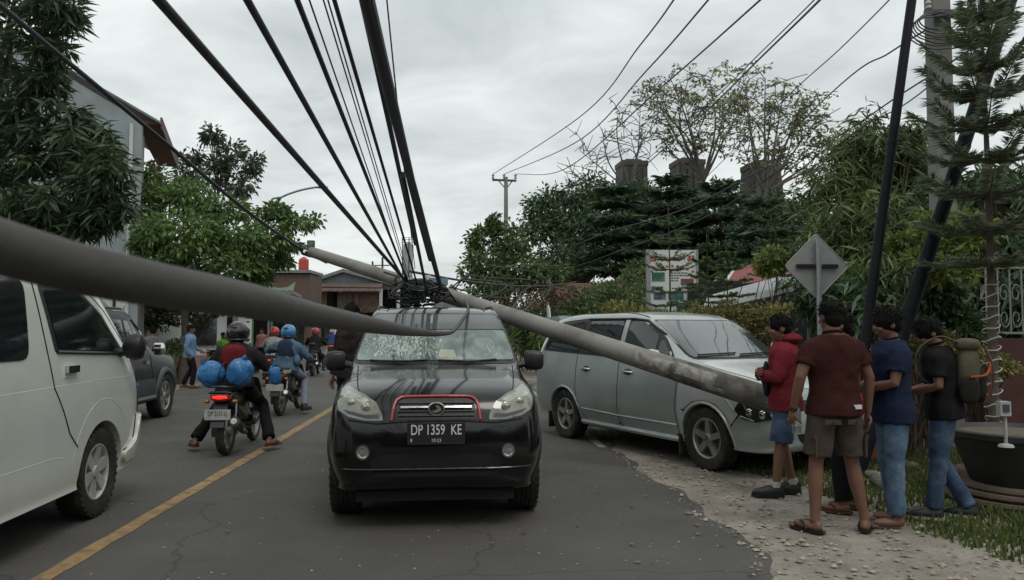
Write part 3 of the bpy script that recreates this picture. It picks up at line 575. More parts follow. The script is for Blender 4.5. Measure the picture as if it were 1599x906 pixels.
# ------------------------------------------------------------------ white van at the left edge
def white_van():
    d = Vector((-.105, 1, 0)).normalized(); rt = Vector((d.y, -d.x, 0)); fr = Vector((-3.32, 6.06, 0)); nose = fr-rt*.73+d*.92; nose.z = .008
    t = thing('white_van', 'white minibus van at the left edge, passing the black SUV', 'van', nose, math.atan2(d.y, d.x))
    st = [(0, .42, .50, .60, .6, .58, .86, .46, .97, 1.0), (-.04, .36, .68, .74, .6, .72, .97, .60, 1.13, 1.16), (-.10, .31, .76, .80, .6, .785, 1.02, .67, 1.22, 1.26),
          (-.25, .28, .81, .84, .62, .82, 1.05, .71, 1.36, 1.42), (-.55, .27, .825, .85, .64, .835, 1.07, .72, 1.575, 1.64), (-.90, .27, .83, .85, .64, .838, 1.09, .715, 1.79, 1.86),
          (-1.2, .27, .83, .85, .64, .838, 1.10, .705, 1.88, 1.955), (-1.8, .27, .83, .85, .64, .838, 1.10, .70, 1.90, 1.985), (-4.5, .27, .83, .85, .64, .838, 1.10, .70, 1.89, 1.975),
          (-4.72, .30, .80, .82, .64, .81, 1.10, .66, 1.80, 1.88), (-4.8, .36, .72, .74, .64, .74, 1.05, .58, 1.6, 1.66)]
    c = Car(t, st, PAINT_WHITE, [(-.92, .345), (-3.5, .345)], .395)
    c.panel('windscreen', [(-.66, 1.22), (.66, 1.22), (.60, 1.80), (-.60, 1.80)], 'f', GLASS, .006, .07, .07)
    c.panel('grille', [(-.5, .86), (.5, .86), (.45, .98), (-.45, .98)], 'f', PLAS, .006, .07, .03)
    c.panel('front_bumper', [(-.74, .36), (.74, .36), (.78, .50), (.76, .70), (-.76, .70), (-.78, .50)], 'f', PAINT_WHITE, .03, .06, .03, .04)
    for sd in (1, -1):
        c.panel('headlight', [(sd*y, z) for y, z in ((.52, .74), (.75, .73), (.80, .80), (.80, .98), (.70, 1.02), (.55, .92))], 'f', LENSB, .008, .04, .03)
        c.panel('side_lamp', [(-.045, .755), (-.15, .745), (-.155, .98), (-.06, .99)], sd, LENSB, .006, .03, .015)
        c.panel('bumper_corner', [(-.03, .36), (-.50, .36), (-.52, .44), (-.40, .46), (-.30, .50), (-.20, .70), (-.05, .72)], sd, PAINT_WHITE, .035, .05, .03, .04)
        c.panel('window_surround', [(-.40, 1.245), (-1.66, 1.29), (-1.78, 1.76), (-1.22, 1.78), (-.82, 1.575)], sd, PLAS, .003, .08, .03)
        c.panel('door_window', [(-.50, 1.27), (-1.61, 1.315), (-1.72, 1.725), (-1.24, 1.745), (-.86, 1.57)], sd, GLASS, .008, .07, .03)
        c.line('window_sill_trim', [(-.42, 1.25), (-1.64, 1.295)], sd, PLAS, .014, .006)
        c.panel('side_window', [(-2.02, 1.255), (-3.2, 1.25), (-3.2, 1.78), (-1.96, 1.78)], sd, GLASS, .006, .08, .09)
        c.panel('side_window', [(-3.35, 1.25), (-4.5, 1.25), (-4.45, 1.78), (-3.35, 1.78)], sd, GLASS, .006, .08, .09)
        c.line('door_gap', [(-1.86, 1.84), (-1.77, 1.30), (-1.72, 1.05), (-1.60, .88), (-1.50, .72), (-1.36, .60)], sd, GAP, .006)
        c.line('door_gap', [(-.24, .72), (-.30, .46), (-.50, .45)], sd, GAP, .006); c.line('door_gap', [(-.19, .74), (-.175, .98), (-.26, 1.22)], sd, GAP, .005)
        c.line('door_gap', [(-1.86, 1.84), (-1.2, 1.83), (-.72, 1.60), (-.30, 1.30)], sd, GAP, .004)
        c.line('side_crease', [(-.35, 1.06), (-1.0, 1.065), (-1.70, 1.06), (-3.2, 1.05), (-4.6, 1.05)], sd, PAINT_WHITE, .012, -.0106)
        c.line('lower_crease', [(-1.55, .55), (-1.75, .575), (-2.4, .575), (-4.6, .56)], sd, PAINT_WHITE, .014, -.0122)
        arc = [(-.92+.52*math.cos(a), .36+.55*math.sin(a)) for a in np.linspace(.35, PI-.25, 16)]
        c.line('arch_crease', arc, sd, PAINT_WHITE, .02, -.0178, n=8)
        q = c.hit(sd, -1.48, 1.155)[0]; hb = MB().box(q, (.19, .02, .09)).build('door_handle', PAINT_WHITE, t)
        MB().box(q+Vector((0, sd*.02, .015)), (.17, .03, .05)).build('grip', CHROME, hb, 0)
        MB().box(q+Vector((-.02, sd*.036, .012)), (.09, .004, .022)).build('key_plate', PLAS, hb, 0)
        rings = []
        for xx, yy, b in ((-.52, .83, .04), (-.52, .86, .095), (-.52, .93, .115), (-.52, .98, .10), (-.52, 1.0, .05)):
            rings.append([Vector((xx+.10*math.cos(q)*b/.135, sd*yy, 1.31+b*math.sin(q))) for q in np.linspace(0, 2*PI, 18)[:-1]])
        MB().loft(rings).tube([(-.54, sd*.78, 1.26), (-.53, sd*.88, 1.28)], .04, 8).build('wing_mirror', PLAS, t)
        wheel(t, -.92, sd*.735, .345, .20, sd, ALLOYW, 'cover', .62); wheel(t, -3.5, sd*.735, .345, .20, sd, ALLOYW, 'cover', .62)
    MB().box((-2.4, 0, .30), (4.2, 1.2, .2)).build('underbody', GAP, t, 0)
    for x in (-.92, -3.5): axle(t, x, .7, .345)
    return t, c

# ------------------------------------------------------------------ dark SUV parked beyond the van
def dark_suv():
    d = Vector((-.10, 1, 0)).normalized(); rt = Vector((d.y, -d.x, 0)); fr = gnd(250, 652); nose = fr-rt*.76+d*.74; nose.z = .006
    t = thing('dark_suv', 'dark green SUV with grey cladding parked beyond the white van', 'car', nose, math.atan2(d.y, d.x))
    st = [(0, .40, .60, .66, .55, .62, .78, .5, .88, .90), (-.04, .36, .72, .76, .56, .72, .84, .6, .97, .99), (-.12, .33, .78, .82, .58, .77, .90, .66, 1.03, 1.05),
          (-.6, .32, .80, .84, .60, .79, .97, .69, 1.09, 1.12), (-1.15, .32, .80, .84, .62, .79, 1.02, .71, 1.14, 1.17), (-1.35, .32, .80, .84, .62, .79, 1.05, .70, 1.27, 1.31),
          (-1.75, .32, .80, .84, .62, .79, 1.06, .66, 1.60, 1.66), (-2.0, .32, .80, .84, .62, .79, 1.07, .65, 1.68, 1.745), (-3.6, .32, .80, .84, .62, .79, 1.08, .65, 1.69, 1.76),
          (-4.2, .33, .79, .82, .62, .78, 1.08, .63, 1.62, 1.70), (-4.35, .38, .74, .77, .62, .74, 1.05, .58, 1.4, 1.46)]
    c = Car(t, st, PAINT_DARK, [(-.74, .36), (-3.4, .36)], .40)
    c.panel('windscreen', [(-.66, 1.20), (.66, 1.20), (.60, 1.60), (-.60, 1.60)], 'f', GLASS, .006, .08, .06)
    c.panel('grille', [(-.45, .68), (.45, .68), (.45, .88), (-.45, .88)], 'f', PLAS, .006, .08, .03)
    for sd in (1, -1):
        c.panel('headlight', [(sd*y, z) for y, z in ((.50, .70), (.70, .72), (.72, .90), (.50, .90))], 'f', LENS, .008, .06, .03)
        c.panel('side_window', [(-1.50, 1.10), (-2.2, 1.12), (-2.2, 1.60), (-1.95, 1.60)], sd, GLASS, .006, .1, .04); c.panel('side_window', [(-2.28, 1.12), (-3.1, 1.12), (-3.1, 1.60), (-2.28, 1.61)], sd, GLASS, .006, .1, .04)
        c.panel('side_window', [(-3.2, 1.13), (-4.1, 1.14), (-4.0, 1.58), (-3.2, 1.60)], sd, GLASS, .006, .1, .04)
        c.line('door_pillar', [(-1.28, 1.20), (-1.86, 1.63)], sd, CHROME, .016, .004)
        for xx in (-1.35, -2.24, -3.15): c.line('door_gap', [(xx, 1.06), (xx, .5)], sd, GAP, .006)
        arc = [(-.74+.43*math.cos(a), .36+.43*math.sin(a)) for a in np.linspace(-.15, PI+.15, 18)]
        c.line('arch_flare', arc, sd, CLAD, .06, -.012, n=8); c.line('arch_flare', [(x-2.66, z) for x, z in arc], sd, CLAD, .06, -.012, n=8)
        c.panel('side_cladding', [(-1.22, .42), (-2.9, .42), (-2.9, .68), (-1.22, .68)], sd, CLAD, .012, .1, .02)
        c.line('side_step', [(-1.2, .38), (-2.95, .38)], sd, CLAD, .045, .02)
        q = c.hit(sd, -1.55, .95)[0]; MB().box(q+Vector((0, sd*.012, 0)), (.15, .03, .05)).build('door_handle', CHROME, t)
        rings = [[Vector((-1.42+a*math.cos(q), sd*yy, 1.16+b*math.sin(q))) for q in np.linspace(0, 2*PI, 14)[:-1]] for yy, a, b in ((.86, .05, .06), (.89, .08, .10), (1.0, .08, .10), (1.04, .04, .05))]
        MB().loft(rings).build('wing_mirror', CHROME, t)
        wheel(t, -.74, sd*.75, .36, .225, sd, ALLOY, 'six', .66); wheel(t, -3.4, sd*.75, .36, .225, sd, ALLOY, 'six', .66)
        MB().tube([(-2.1, sd*.6, 1.78), (-4.0, sd*.6, 1.78)], .02, 8).build('roof_rail', CLAD, t)
    c.panel('front_bumper', [(-.7, .42), (.7, .42), (.72, .64), (-.72, .64)], 'f', CLAD, .05, .08, .04, .06)
    MB().box((-2.2, 0, .36), (3.8, 1.2, .2)).build('underbody', GAP, t, 0)
    for x in (-.74, -3.4): axle(t, x, .7, .36)
    return t

# ------------------------------------------------------------------ traffic far down the road
def far_car():
    p = gnd(432, 548); t = thing('oncoming_car', 'pale silver car coming round the bend behind the blue helmeted rider', 'car', (p.x, p.y, .008), R(-80))
    st = [(0, .38, .6, .66, .5, .6, .7, .5, .8, .82), (-.08, .34, .72, .76, .55, .72, .85, .62, .95, .97), (-.9, .32, .8, .84, .6, .79, 1.0, .68, 1.08, 1.1), (-1.7, .32, .8, .84, .6, .79, 1.05, .64, 1.6, 1.66),
          (-3.6, .32, .8, .84, .6, .79, 1.06, .64, 1.66, 1.72), (-4.2, .36, .74, .78, .6, .74, 1.0, .6, 1.4, 1.46)]
    c = Car(t, st, mat('pale_silver_paint', (.5, .51, .5), .3, .2, .05), [(-.8, .34), (-3.4, .34)], .38)
    c.panel('windscreen', [(-.64, 1.14), (.64, 1.14), (.58, 1.56), (-.58, 1.56)], 'f', GLASS, .006, .1, .06); c.panel('grille', [(-.42, .62), (.42, .62), (.42, .78), (-.42, .78)], 'f', PLAS, .006, .1, .03)
    for sd in (1, -1):
        c.panel('headlight', [(sd*y, z) for y, z in ((.46, .68), (.68, .7), (.68, .86), (.46, .84))], 'f', LENS, .008, .06, .03); c.panel('side_window', [(-1.5, 1.1), (-3.9, 1.12), (-3.8, 1.55), (-1.9, 1.56)], sd, GLASS, .006, .12, .05)
        for x in (-.8, -3.4): wheel(t, x, sd*.75, .34, .2, sd, ALLOY, 'five')
    MB().box((.03, 0, .55), (.02, .45, .14)).build('number_plate', PLATEB, t, 0)
def far_truck():
    p = gnd(541, 548); t = thing('white_truck', 'white box truck coming towards us far down the road', 'truck', (p.x, p.y, .008), R(-78))
    wm = mat('white_truck_paint', (.58, .59, .58), .5, 0, .08, 2, dirt=(.3, .29, .26, .5), ds=1.5)
    st = [(0, .5, .80, .84, .9, .82, 1.2, .78, 1.32, 1.34), (-.06, .45, .88, .9, .9, .88, 1.25, .82, 1.5, 1.54), (-.5, .45, .9, .92, .9, .9, 1.3, .82, 2.1, 2.16), (-1.5, .45, .9, .92, .9, .9, 1.3, .82, 2.15, 2.2), (-1.55, .5, .86, .88, .9, .86, 1.3, .78, 2.0, 2.1)]
    c = Car(t, st, wm, name='cab'); c.panel('windscreen', [(-.74, 1.35), (.74, 1.35), (.7, 2.0), (-.7, 2.0)], 'f', GLASS, .008, .12, .08)
    MB().box((-3.2, 0, 1.7), (3.1, 2.0, 2.0)).build('cargo_box', wm, t, 0)
    for k in range(9): MB().box((-1.9-k*.31, 1.005, 1.7), (.05, .02, 1.9)).build('box_rib', wm, t, 0)
    MB().box((.04, 0, .52), (.12, 1.8, .26)).build('front_bumper', PLAS, t, 0); MB().box((-2.6, 0, .6), (4.2, .9, .15)).build('chassis', STEEL, t, 0)
    for sd in (1, -1):
        MB().box((.03, sd*.62, .92), (.06, .30, .18)).build('headlight', LENS, t, 0)
        for x in (-.7, -3.9): wheel(t, x, sd*.8, .38, .22, sd, ALLOYW, 'cover')
    MB().box((.11, 0, .55), (.012, .42, .14)).build('number_plate', PLATEB, t, 0)
# ------------------------------------------------------------------ ground, road, shoulder
def cx(Y): return -2.45-.062*Y-.0023*max(0, Y-12)**2-(.012*max(0, Y-55)**2)
def redge(Y): return cx(Y)+4.35+.06*math.sin(Y*1.3)+.05*math.sin(Y*3.7+1)+(.03*math.sin(Y*9.1))
def ledge(Y): return cx(Y)-4.4+.06*math.sin(Y*1.1+2)+.05*math.sin(Y*2.9)
def asphalt():
    m = mat('asphalt', (.078, .073, .066), .82, 0, .16, 1.1, bump=.35, bs=120, detail=8); t = m.node_tree; b = t.nodes['Principled BSDF']; L = t.links
    src = b.inputs['Base Color'].links[0].from_socket; co = [n for n in t.nodes if n.type == 'TEX_COORD'][0]
    v = t.nodes.new('ShaderNodeTexVoronoi'); v.inputs['Scale'].default_value = 75; L.new(co.outputs['Object'], v.inputs[0])
    r = t.nodes.new('ShaderNodeValToRGB'); r.color_ramp.elements[0].position = .0; r.color_ramp.elements[0].color = (1, 1, 1, 1); r.color_ramp.elements[1].position = .16; r.color_ramp.elements[1].color = (0, 0, 0, 1); L.new(v.outputs['Distance'], r.inputs[0])
    n = t.nodes.new('ShaderNodeTexNoise'); n.inputs['Scale'].default_value = 2.2; n.inputs['Detail'].default_value = 8; L.new(co.outputs['Object'], n.inputs[0])
    mu = t.nodes.new('ShaderNodeMath'); mu.operation = 'MULTIPLY'; L.new(r.outputs[0], mu.inputs[0]); L.new(n.outputs[0], mu.inputs[1])
    mm = t.nodes.new('ShaderNodeMix'); mm.data_type = 'RGBA'; L.new(mu.outputs[0], mm.inputs[0]); L.new(src, mm.inputs[6]); mm.inputs[7].default_value = (.26, .25, .23, 1)
    # dust blown in from the shoulder in ragged patches
    n2 = t.nodes.new('ShaderNodeTexNoise'); n2.inputs['Scale'].default_value = .7; n2.inputs['Detail'].default_value = 9; L.new(co.outputs['Object'], n2.inputs[0])
    r2 = t.nodes.new('ShaderNodeValToRGB'); r2.color_ramp.elements[0].position = .5; r2.color_ramp.elements[1].position = .75; r2.color_ramp.elements[1].color = (.85, .85, .85, 1); L.new(n2.outputs[0], r2.inputs[0])
    m3 = t.nodes.new('ShaderNodeMix'); m3.data_type = 'RGBA'; L.new(r2.outputs[0], m3.inputs[0]); L.new(mm.outputs[2], m3.inputs[6]); m3.inputs[7].default_value = (.105, .098, .09, 1)
    nz = t.nodes.new('ShaderNodeTexNoise'); nz.inputs['Scale'].default_value = 1.6; nz.inputs['Detail'].default_value = 6; L.new(co.outputs['Object'], nz.inputs[0])
    va = t.nodes.new('ShaderNodeMix'); va.data_type = 'VECTOR'; va.inputs[0].default_value = .35; L.new(co.outputs['Object'], va.inputs[4]); L.new(nz.outputs['Color'], va.inputs[5])
    vc = t.nodes.new('ShaderNodeTexVoronoi'); vc.feature = 'DISTANCE_TO_EDGE'; vc.inputs['Scale'].default_value = .55; L.new(va.outputs[1], vc.inputs[0])
    rc = t.nodes.new('ShaderNodeValToRGB'); rc.color_ramp.elements[0].color = (.7, .7, .7, 1); rc.color_ramp.elements[1].position = .006; rc.color_ramp.elements[1].color = (0, 0, 0, 1); L.new(vc.outputs['Distance'], rc.inputs[0])
    m4 = t.nodes.new('ShaderNodeMix'); m4.data_type = 'RGBA'; L.new(rc.outputs[0], m4.inputs[0]); L.new(m3.outputs[2], m4.inputs[6]); m4.inputs[7].default_value = (.035, .033, .03, 1)
    L.new(m4.outputs[2], b.inputs['Base Color']); return m
EARTH = mat('earth', (.12, .10, .07), .95, 0, .35, .7, bump=.4, bs=14, dirt=(.05, .075, .025, .9), ds=.6)
GRAVEL = mat('gravel_shoulder', (.275, .245, .208), .95, 0, .28, 3.2, bump=.9, bs=26, dirt=(.165, .14, .112, .8), ds=1.3, detail=9)
tag(MB().add([(-900, -40, 0), (900, -40, 0), (900, 1500, 0), (-900, 1500, 0)], [(0, 1, 2, 3)]).build('ground', EARTH, None, 0), kind='structure')
def strip(name, fa, fb, z, m, Y0=-6, Y1=130, nx=6, wob=None):
    ys = list(np.concatenate([np.arange(Y0, 30, .12), np.arange(30, Y1, 1.)])); V = []; F = []
    for y in ys:
        a, b = fa(y), fb(y)
        for i in range(nx+1): V.append((a+(b-a)*i/nx, y, z))
    for j in range(len(ys)-1):
        for i in range(nx): k = j*(nx+1)+i; F.append((k, k+1, k+nx+2, k+nx+1))
    o = MB().add(V, F).build(name, m, None, 0); return tag(o, kind='structure')
strip('shoulder', lambda y: redge(y)-.5, lambda y: redge(y)+3.2+.35*math.sin(y*.9)+.2*math.sin(y*2.3), .004, GRAVEL)
strip('shoulder', lambda y: ledge(y)-2.6-.3*math.sin(y*.7), lambda y: ledge(y)+.5, .004, GRAVEL)
strip('road', ledge, redge, .008, asphalt(), nx=10)
YEL = mat('worn_yellow_paint', (.33, .215, .095), .8, 0, .25, 6, dirt=(.11, .09, .07, .95), ds=7, bump=.3, bs=90, detail=9)
strip('road_marking', lambda y: cx(y)-.062+.006*math.sin(y*7), lambda y: cx(y)+.062+.006*math.sin(y*9+1), .012, YEL, nx=1)
# worn white edge line that survives in stretches beyond the silver car
WLINE = mat('worn_white_paint', (.34, .33, .31), .8, 0, .2, 8, dirt=(.11, .10, .09, .95), ds=4, detail=9)
strip('road_marking', lambda y: cx(y)+4.12, lambda y: cx(y)+4.22, .012, WLINE, 9.6, 26, nx=1)
# loose stones on the shoulder and a few knocked on to the road
def stones():
    n = 9000; Y = 3.2+NR.random(n)**1.4*16; e_ = np.array([redge(y) for y in Y]); off = np.abs(NR.normal(.9, .85, n)); X = e_+off-.12
    m2 = 5200; Y2 = 3.0+NR.random(m2)**1.5*12; X2 = np.array([redge(y) for y in Y2])-NR.random(m2)**1.2*8.; X = np.r_[X, X2]; Y = np.r_[Y, Y2]; n += m2
    s = .004+NR.random(n)**5*.022; s[-m2:] = .0022+NR.random(m2)**6*.0085
    base = np.array([(1, 0, 0), (.3, .95, .1), (-.8, .6, 0), (-.8, -.6, .1), (.3, -.95, 0), (0, 0, .7), (0, 0, -.6)]); F0 = np.array([(0, 1, 5), (1, 2, 5), (2, 3, 5), (3, 4, 5), (4, 0, 5)])
    a = NR.random(n)*6.28; j = 1+NR.normal(0, .25, (n, 7, 3)); V = base[None]*j*s[:, None, None]
    ca, sa = np.cos(a)[:, None], np.sin(a)[:, None]; x = V[..., 0]*ca-V[..., 1]*sa; y = V[..., 0]*sa+V[..., 1]*ca
    V = np.stack([x+X[:, None], y+Y[:, None], V[..., 2]+.008+s[:, None]*.3], -1); F = (F0[None]+7*np.arange(n)[:, None, None])
    tint = np.repeat((.6+NR.random((n, 1))*.7)*np.array([[1, .95, .88]]), 7, 0)
    me = npmesh('loose_stones', V.reshape(-1, 3), F.reshape(-1, 3), tint)
    tag(link('loose_stones', me, mat('stone', (.29, .265, .23), .9, 0, .2, 40, attr=True)), 'loose pale stones scattered along the gravel shoulder', 'stones', kind='stuff')
stones()
def litter():
    n = 420; Y = 3.2+NR.random(n)**1.3*14; e_ = np.array([redge(y) for y in Y]); X = e_+NR.normal(.8, 1.0, n); k = NR.random(n) < .06; X = np.where(k, e_-NR.random(n)*6, X)
    a = NR.random(n)*6.28; L_ = .012+NR.random(n)*.024; c, s_ = np.cos(a), np.sin(a); z = .016+NR.random(n)*.006
    P = lambda u, v, dz: np.stack([X+(c*u-s_*v)*L_, Y+(s_*u+c*v)*L_, z+dz*L_], 1)
    V = np.stack([P(-1, 0, 0), P(0, .4, .25), P(1, 0, .1), P(0, -.4, .2)], 1).reshape(-1, 3); F = np.array([[0, 1, 2, 3]])+4*np.arange(n)[:, None]
    tn = np.repeat(.5+NR.random((n, 1))*1.2*np.array([[1, .85, .7]]), 4, 0); tag(link('leaf_litter', npmesh('leaf_litter', V, F, tn), mat('dead_leaf', (.16, .115, .065), .8, 0, .3, 9, attr=True)), 'dry leaves and scraps scattered over road edge and shoulder', 'litter', kind='stuff')
litter()
def inpoly(X, Y, P):
    r = np.zeros(len(X), bool); j = len(P)-1
    for i in range(len(P)):
        xi, yi, xj, yj = P[i][0], P[i][1], P[j][0], P[j][1]
        with np.errstate(all='ignore'): r ^= ((yi > Y) != (yj > Y)) & (X < (xj-xi)*(Y-yi)/(yj-yi+1e-12)+xi)
        j = i
    return r
def grass(label, poly, n, h, col, seed=1, name='grass'):
    g = np.random.default_rng(seed); P = np.array([(p[0], p[1]) for p in poly]); lo, hi = P.min(0), P.max(0)
    X = lo[0]+g.random(n*3)*(hi[0]-lo[0]); Y = lo[1]+g.random(n*3)*(hi[1]-lo[1]); k = inpoly(X, Y, P)
    den = .5+.5*np.sin(X*3.1+np.sin(Y*2.3)*1.5)*np.sin(Y*2.7+X); k &= g.random(n*3) < .25+.75*den; X, Y = X[k][:n], Y[k][:n]; n = len(X)
    H = h*(.35+g.random(n)*.9); a = g.random(n)*6.28; b = g.random(n)*6.28; le = g.random(n)*.6; W = .006+g.random(n)*.006
    p0 = np.stack([X-np.cos(a)*W, Y-np.sin(a)*W, 0*X], 1); p1 = np.stack([X+np.cos(a)*W, Y+np.sin(a)*W, 0*X], 1)
    mid = np.stack([X+np.cos(b)*le*H*.4, Y+np.sin(b)*le*H*.4, H*.6], 1); tip = np.stack([X+np.cos(b)*le*H*1.1, Y+np.sin(b)*le*H*1.1, H], 1)
    V = np.stack([p0, p1, mid+(p1-p0)*.3, tip], 1).reshape(-1, 3); F = np.array([[0, 1, 2, 3]])+4*np.arange(n)[:, None]
    tn = (.6+g.random((n, 1))*.9)*np.where(g.random((n, 1)) < .2, np.array([[1.7, 1.35, .8]]), np.array([[1, 1, 1]]))
    return tag(link(name, npmesh(name, V, F, np.repeat(tn, 4, 0)), mat('grass_blades', col, .7, 0, .2, 5, attr=True, trans=.3)), label, 'grass', kind='stuff')
GR = (.085, .115, .034)
G_ = lambda l: [gnd(u, v) for u, v in l]
grass('green grass verge round the feet of the standing men', G_([(1150, 735), (1240, 757), (1330, 795), (1395, 818), (1450, 838), (1530, 866), (1620, 892), (1720, 900), (1760, 740), (1500, 705), (1300, 700), (1180, 712)]), 17000, .07, GR, 3)
grass('strip of grass beyond the black SUV beside the road', G_([(842, 585), (880, 612), (960, 640), (1000, 610), (900, 575)]), 5000, .14, GR, 4)
grass('rough grass under the trees on the left roadside', G_([(230, 640), (265, 600), (330, 570), (380, 556), (330, 545), (150, 560), (100, 620)]), 9000, .22, GR, 5)

# ------------------------------------------------------------------ poles, cables
CONC = mat('weathered_concrete', (.26, .25, .23), .85, 0, .14, 2.2, bump=.25, bs=40, dirt=(.13, .122, .108, .8), ds=2.4, detail=8)
CABLE = mat('black_cable', (.020, .023, .028), .5, 0, .25, 20)
CABLEG = mat('grey_dusty_cable', (.046, .043, .039), .6, 0, .12, 12, bump=.1, bs=80)
def fallen_pole():
    a, b = at(478, 391, 11.6), at(1226, 632, 7.1); n = 40; d = (b-a).normalized(); L_ = (b-a).length
    t = thing('fallen_pole', 'fallen grey concrete utility pole lying across the two damaged cars', 'pole', a)
    P = [d*L_*i/n for i in range(n+1)]; rad = [.078+(.118-.078)*i/n for i in range(n+1)]
    MB().tube(P, rad, 32).build('shaft', CONC, t)
    x, y, _ = basis(d)
    DK = mat('dark_stained_concrete', (.085, .078, .068), .85, 0, .3, 9, bump=.4, bs=50, dirt=(.20, .19, .17, .8), ds=6)
    PAP = mat('torn_paper', (.33, .31, .28), .9, 0, .25, 18, dirt=(.12, .11, .10, .9), ds=13)
    def wrap(t0, t1, a0, a1, m, nm, jag, rn):
        """patch that hugs the shaft between fractions t0..t1 and angles a0..a1"""
        V = []; F = []; nu, nv = 14, 40
        for i in range(nu+1):
            for j in range(nv+1):
                tt = t0+(t1-t0)*i/nu; an = a0+(a1-a0)*j/nv
                if i in (0, nu): tt += rn.uniform(-1, 1)*jag/L_
                if j in (0, nv): an += rn.uniform(-1, 1)*jag*1.5
                rr_ = .078+.040*tt+.0035; V.append(d*L_*tt+x*math.cos(an)*rr_+y*math.sin(an)*rr_)
        for i in range(nu):
            for j in range(nv): k = i*(nv+1)+j; F.append((k, k+1, k+nv+2, k+nv+1))
        MB().add(V, F).build(nm, m, t)
    rn = random.Random(2)
    tocam = Vector((0, 0, CAM_H))-(a+d*L_*.85); ac = math.atan2(tocam.dot(y), tocam.dot(x))
    wrap(.845, .985, ac-2.2, ac+2.2, DK, 'stain', .05, rn)
    for (t0, t1, a0, a1) in ((.79, .845, -.55, .55), (.855, .91, -.75, .35), (.90, .925, .4, .8), (.80, .83, .7, 1.0)):
        V = ac+a0, ac+a1; 
        wrap(t0, t1, V[0], V[1], PAP, 'torn_poster', .02, rn)
    MB().tube([d*(-.03), d*.06], .086, 24).tube([d*.10, d*.13], .087, 24).build('end_cap', STEEL, t)
    for k in range(3): MB().tube([d*(L_*(.285+.02*k)), d*(L_*(.291+.02*k))], .078+.040*.29+.01, 24).build('steel_band', STEEL, t)
    MB().box(d*.12+Vector((0, 0, .12)), (.10, .08, .10)).tube([d*.12+x*.12, d*.12-x*.12], .025, 8).build('tip_bracket', CHROME, t)
    return t, a, d, L_
POLE, PA, PD, PL = fallen_pole()
def cable(label, pts, r, m=CABLE, n=10, steps=10, name='overhead_cable', group='overhead cables'):
    P = crom(pts, steps); o = MB().tube([p-P[0] for p in P], r, n).build(name, m, None); o.location = P[0]
    return tag(o, label, 'cable', group)
def toward(a, b, k): return b+(b-a)*k
def over(u, wpx, dia, bot, label, mid=None):
    """a cable from the tangle on the fallen pole up over the camera's head"""
    top = at(u, 0, dia*FPX/wpx); b = at(*bot); pts = [b]+([at(*q) for q in mid] if mid else [])+[top]
    e_ = toward(pts[-2], top, .5); e2 = toward(pts[-2], top, 1.6); e2.z += .5; cable(label, pts+[e_, e2], dia/2, steps=14)
over(248, 18, .032, (640, 446, 9.45), 'thick black cable, leftmost of those fanning up from the tangle')
over(386, 13, .026, (632, 440, 9.5), 'black cable, second of the fan rising from the tangle')
over(464, 10, .022, (640, 448, 9.45), 'black cable, third of the fan rising from the tangle')
over(483, 3.2, .009, (636, 444, 9.5), 'thin wire between the third and fifth cables of the fan')
over(505, 3, .008, (640, 446, 9.5), 'thin wire just left of the twisted pair in the fan')
over(512, 3, .008, (643, 448, 9.45), 'thin wire hugging the fifth cable of the fan')
over(522, 8, .02, (655, 456, 9.4), 'black cable in the middle of the fan over the road')
over(573, 26, .05, (690, 456, 9.2), 'thickest cable bundle dropping to the pole behind the black SUV', [(640, 275, 4.6), (672, 405, 8.2)])
over(566, 12, .03, (668, 462, 9.3), 'slack cable splitting off the thickest bundle', [(629, 275, 4.7), (648, 380, 7.6)])
over(604, 2.6, .009, (648, 420, 9.4), 'thinnest wire right of the thickest bundle', [(628, 235, 5)])
cable('long slack cable crossing the left sky to the tip of the fallen pole', [at(-160, -130, 4.2), at(0, 8, 5.2), at(100, 92, 6.0), at(250, 216, 7.6), at(380, 325, 9.6), at(468, 388, 11.5), at(510, 410, 11.3)], .021)
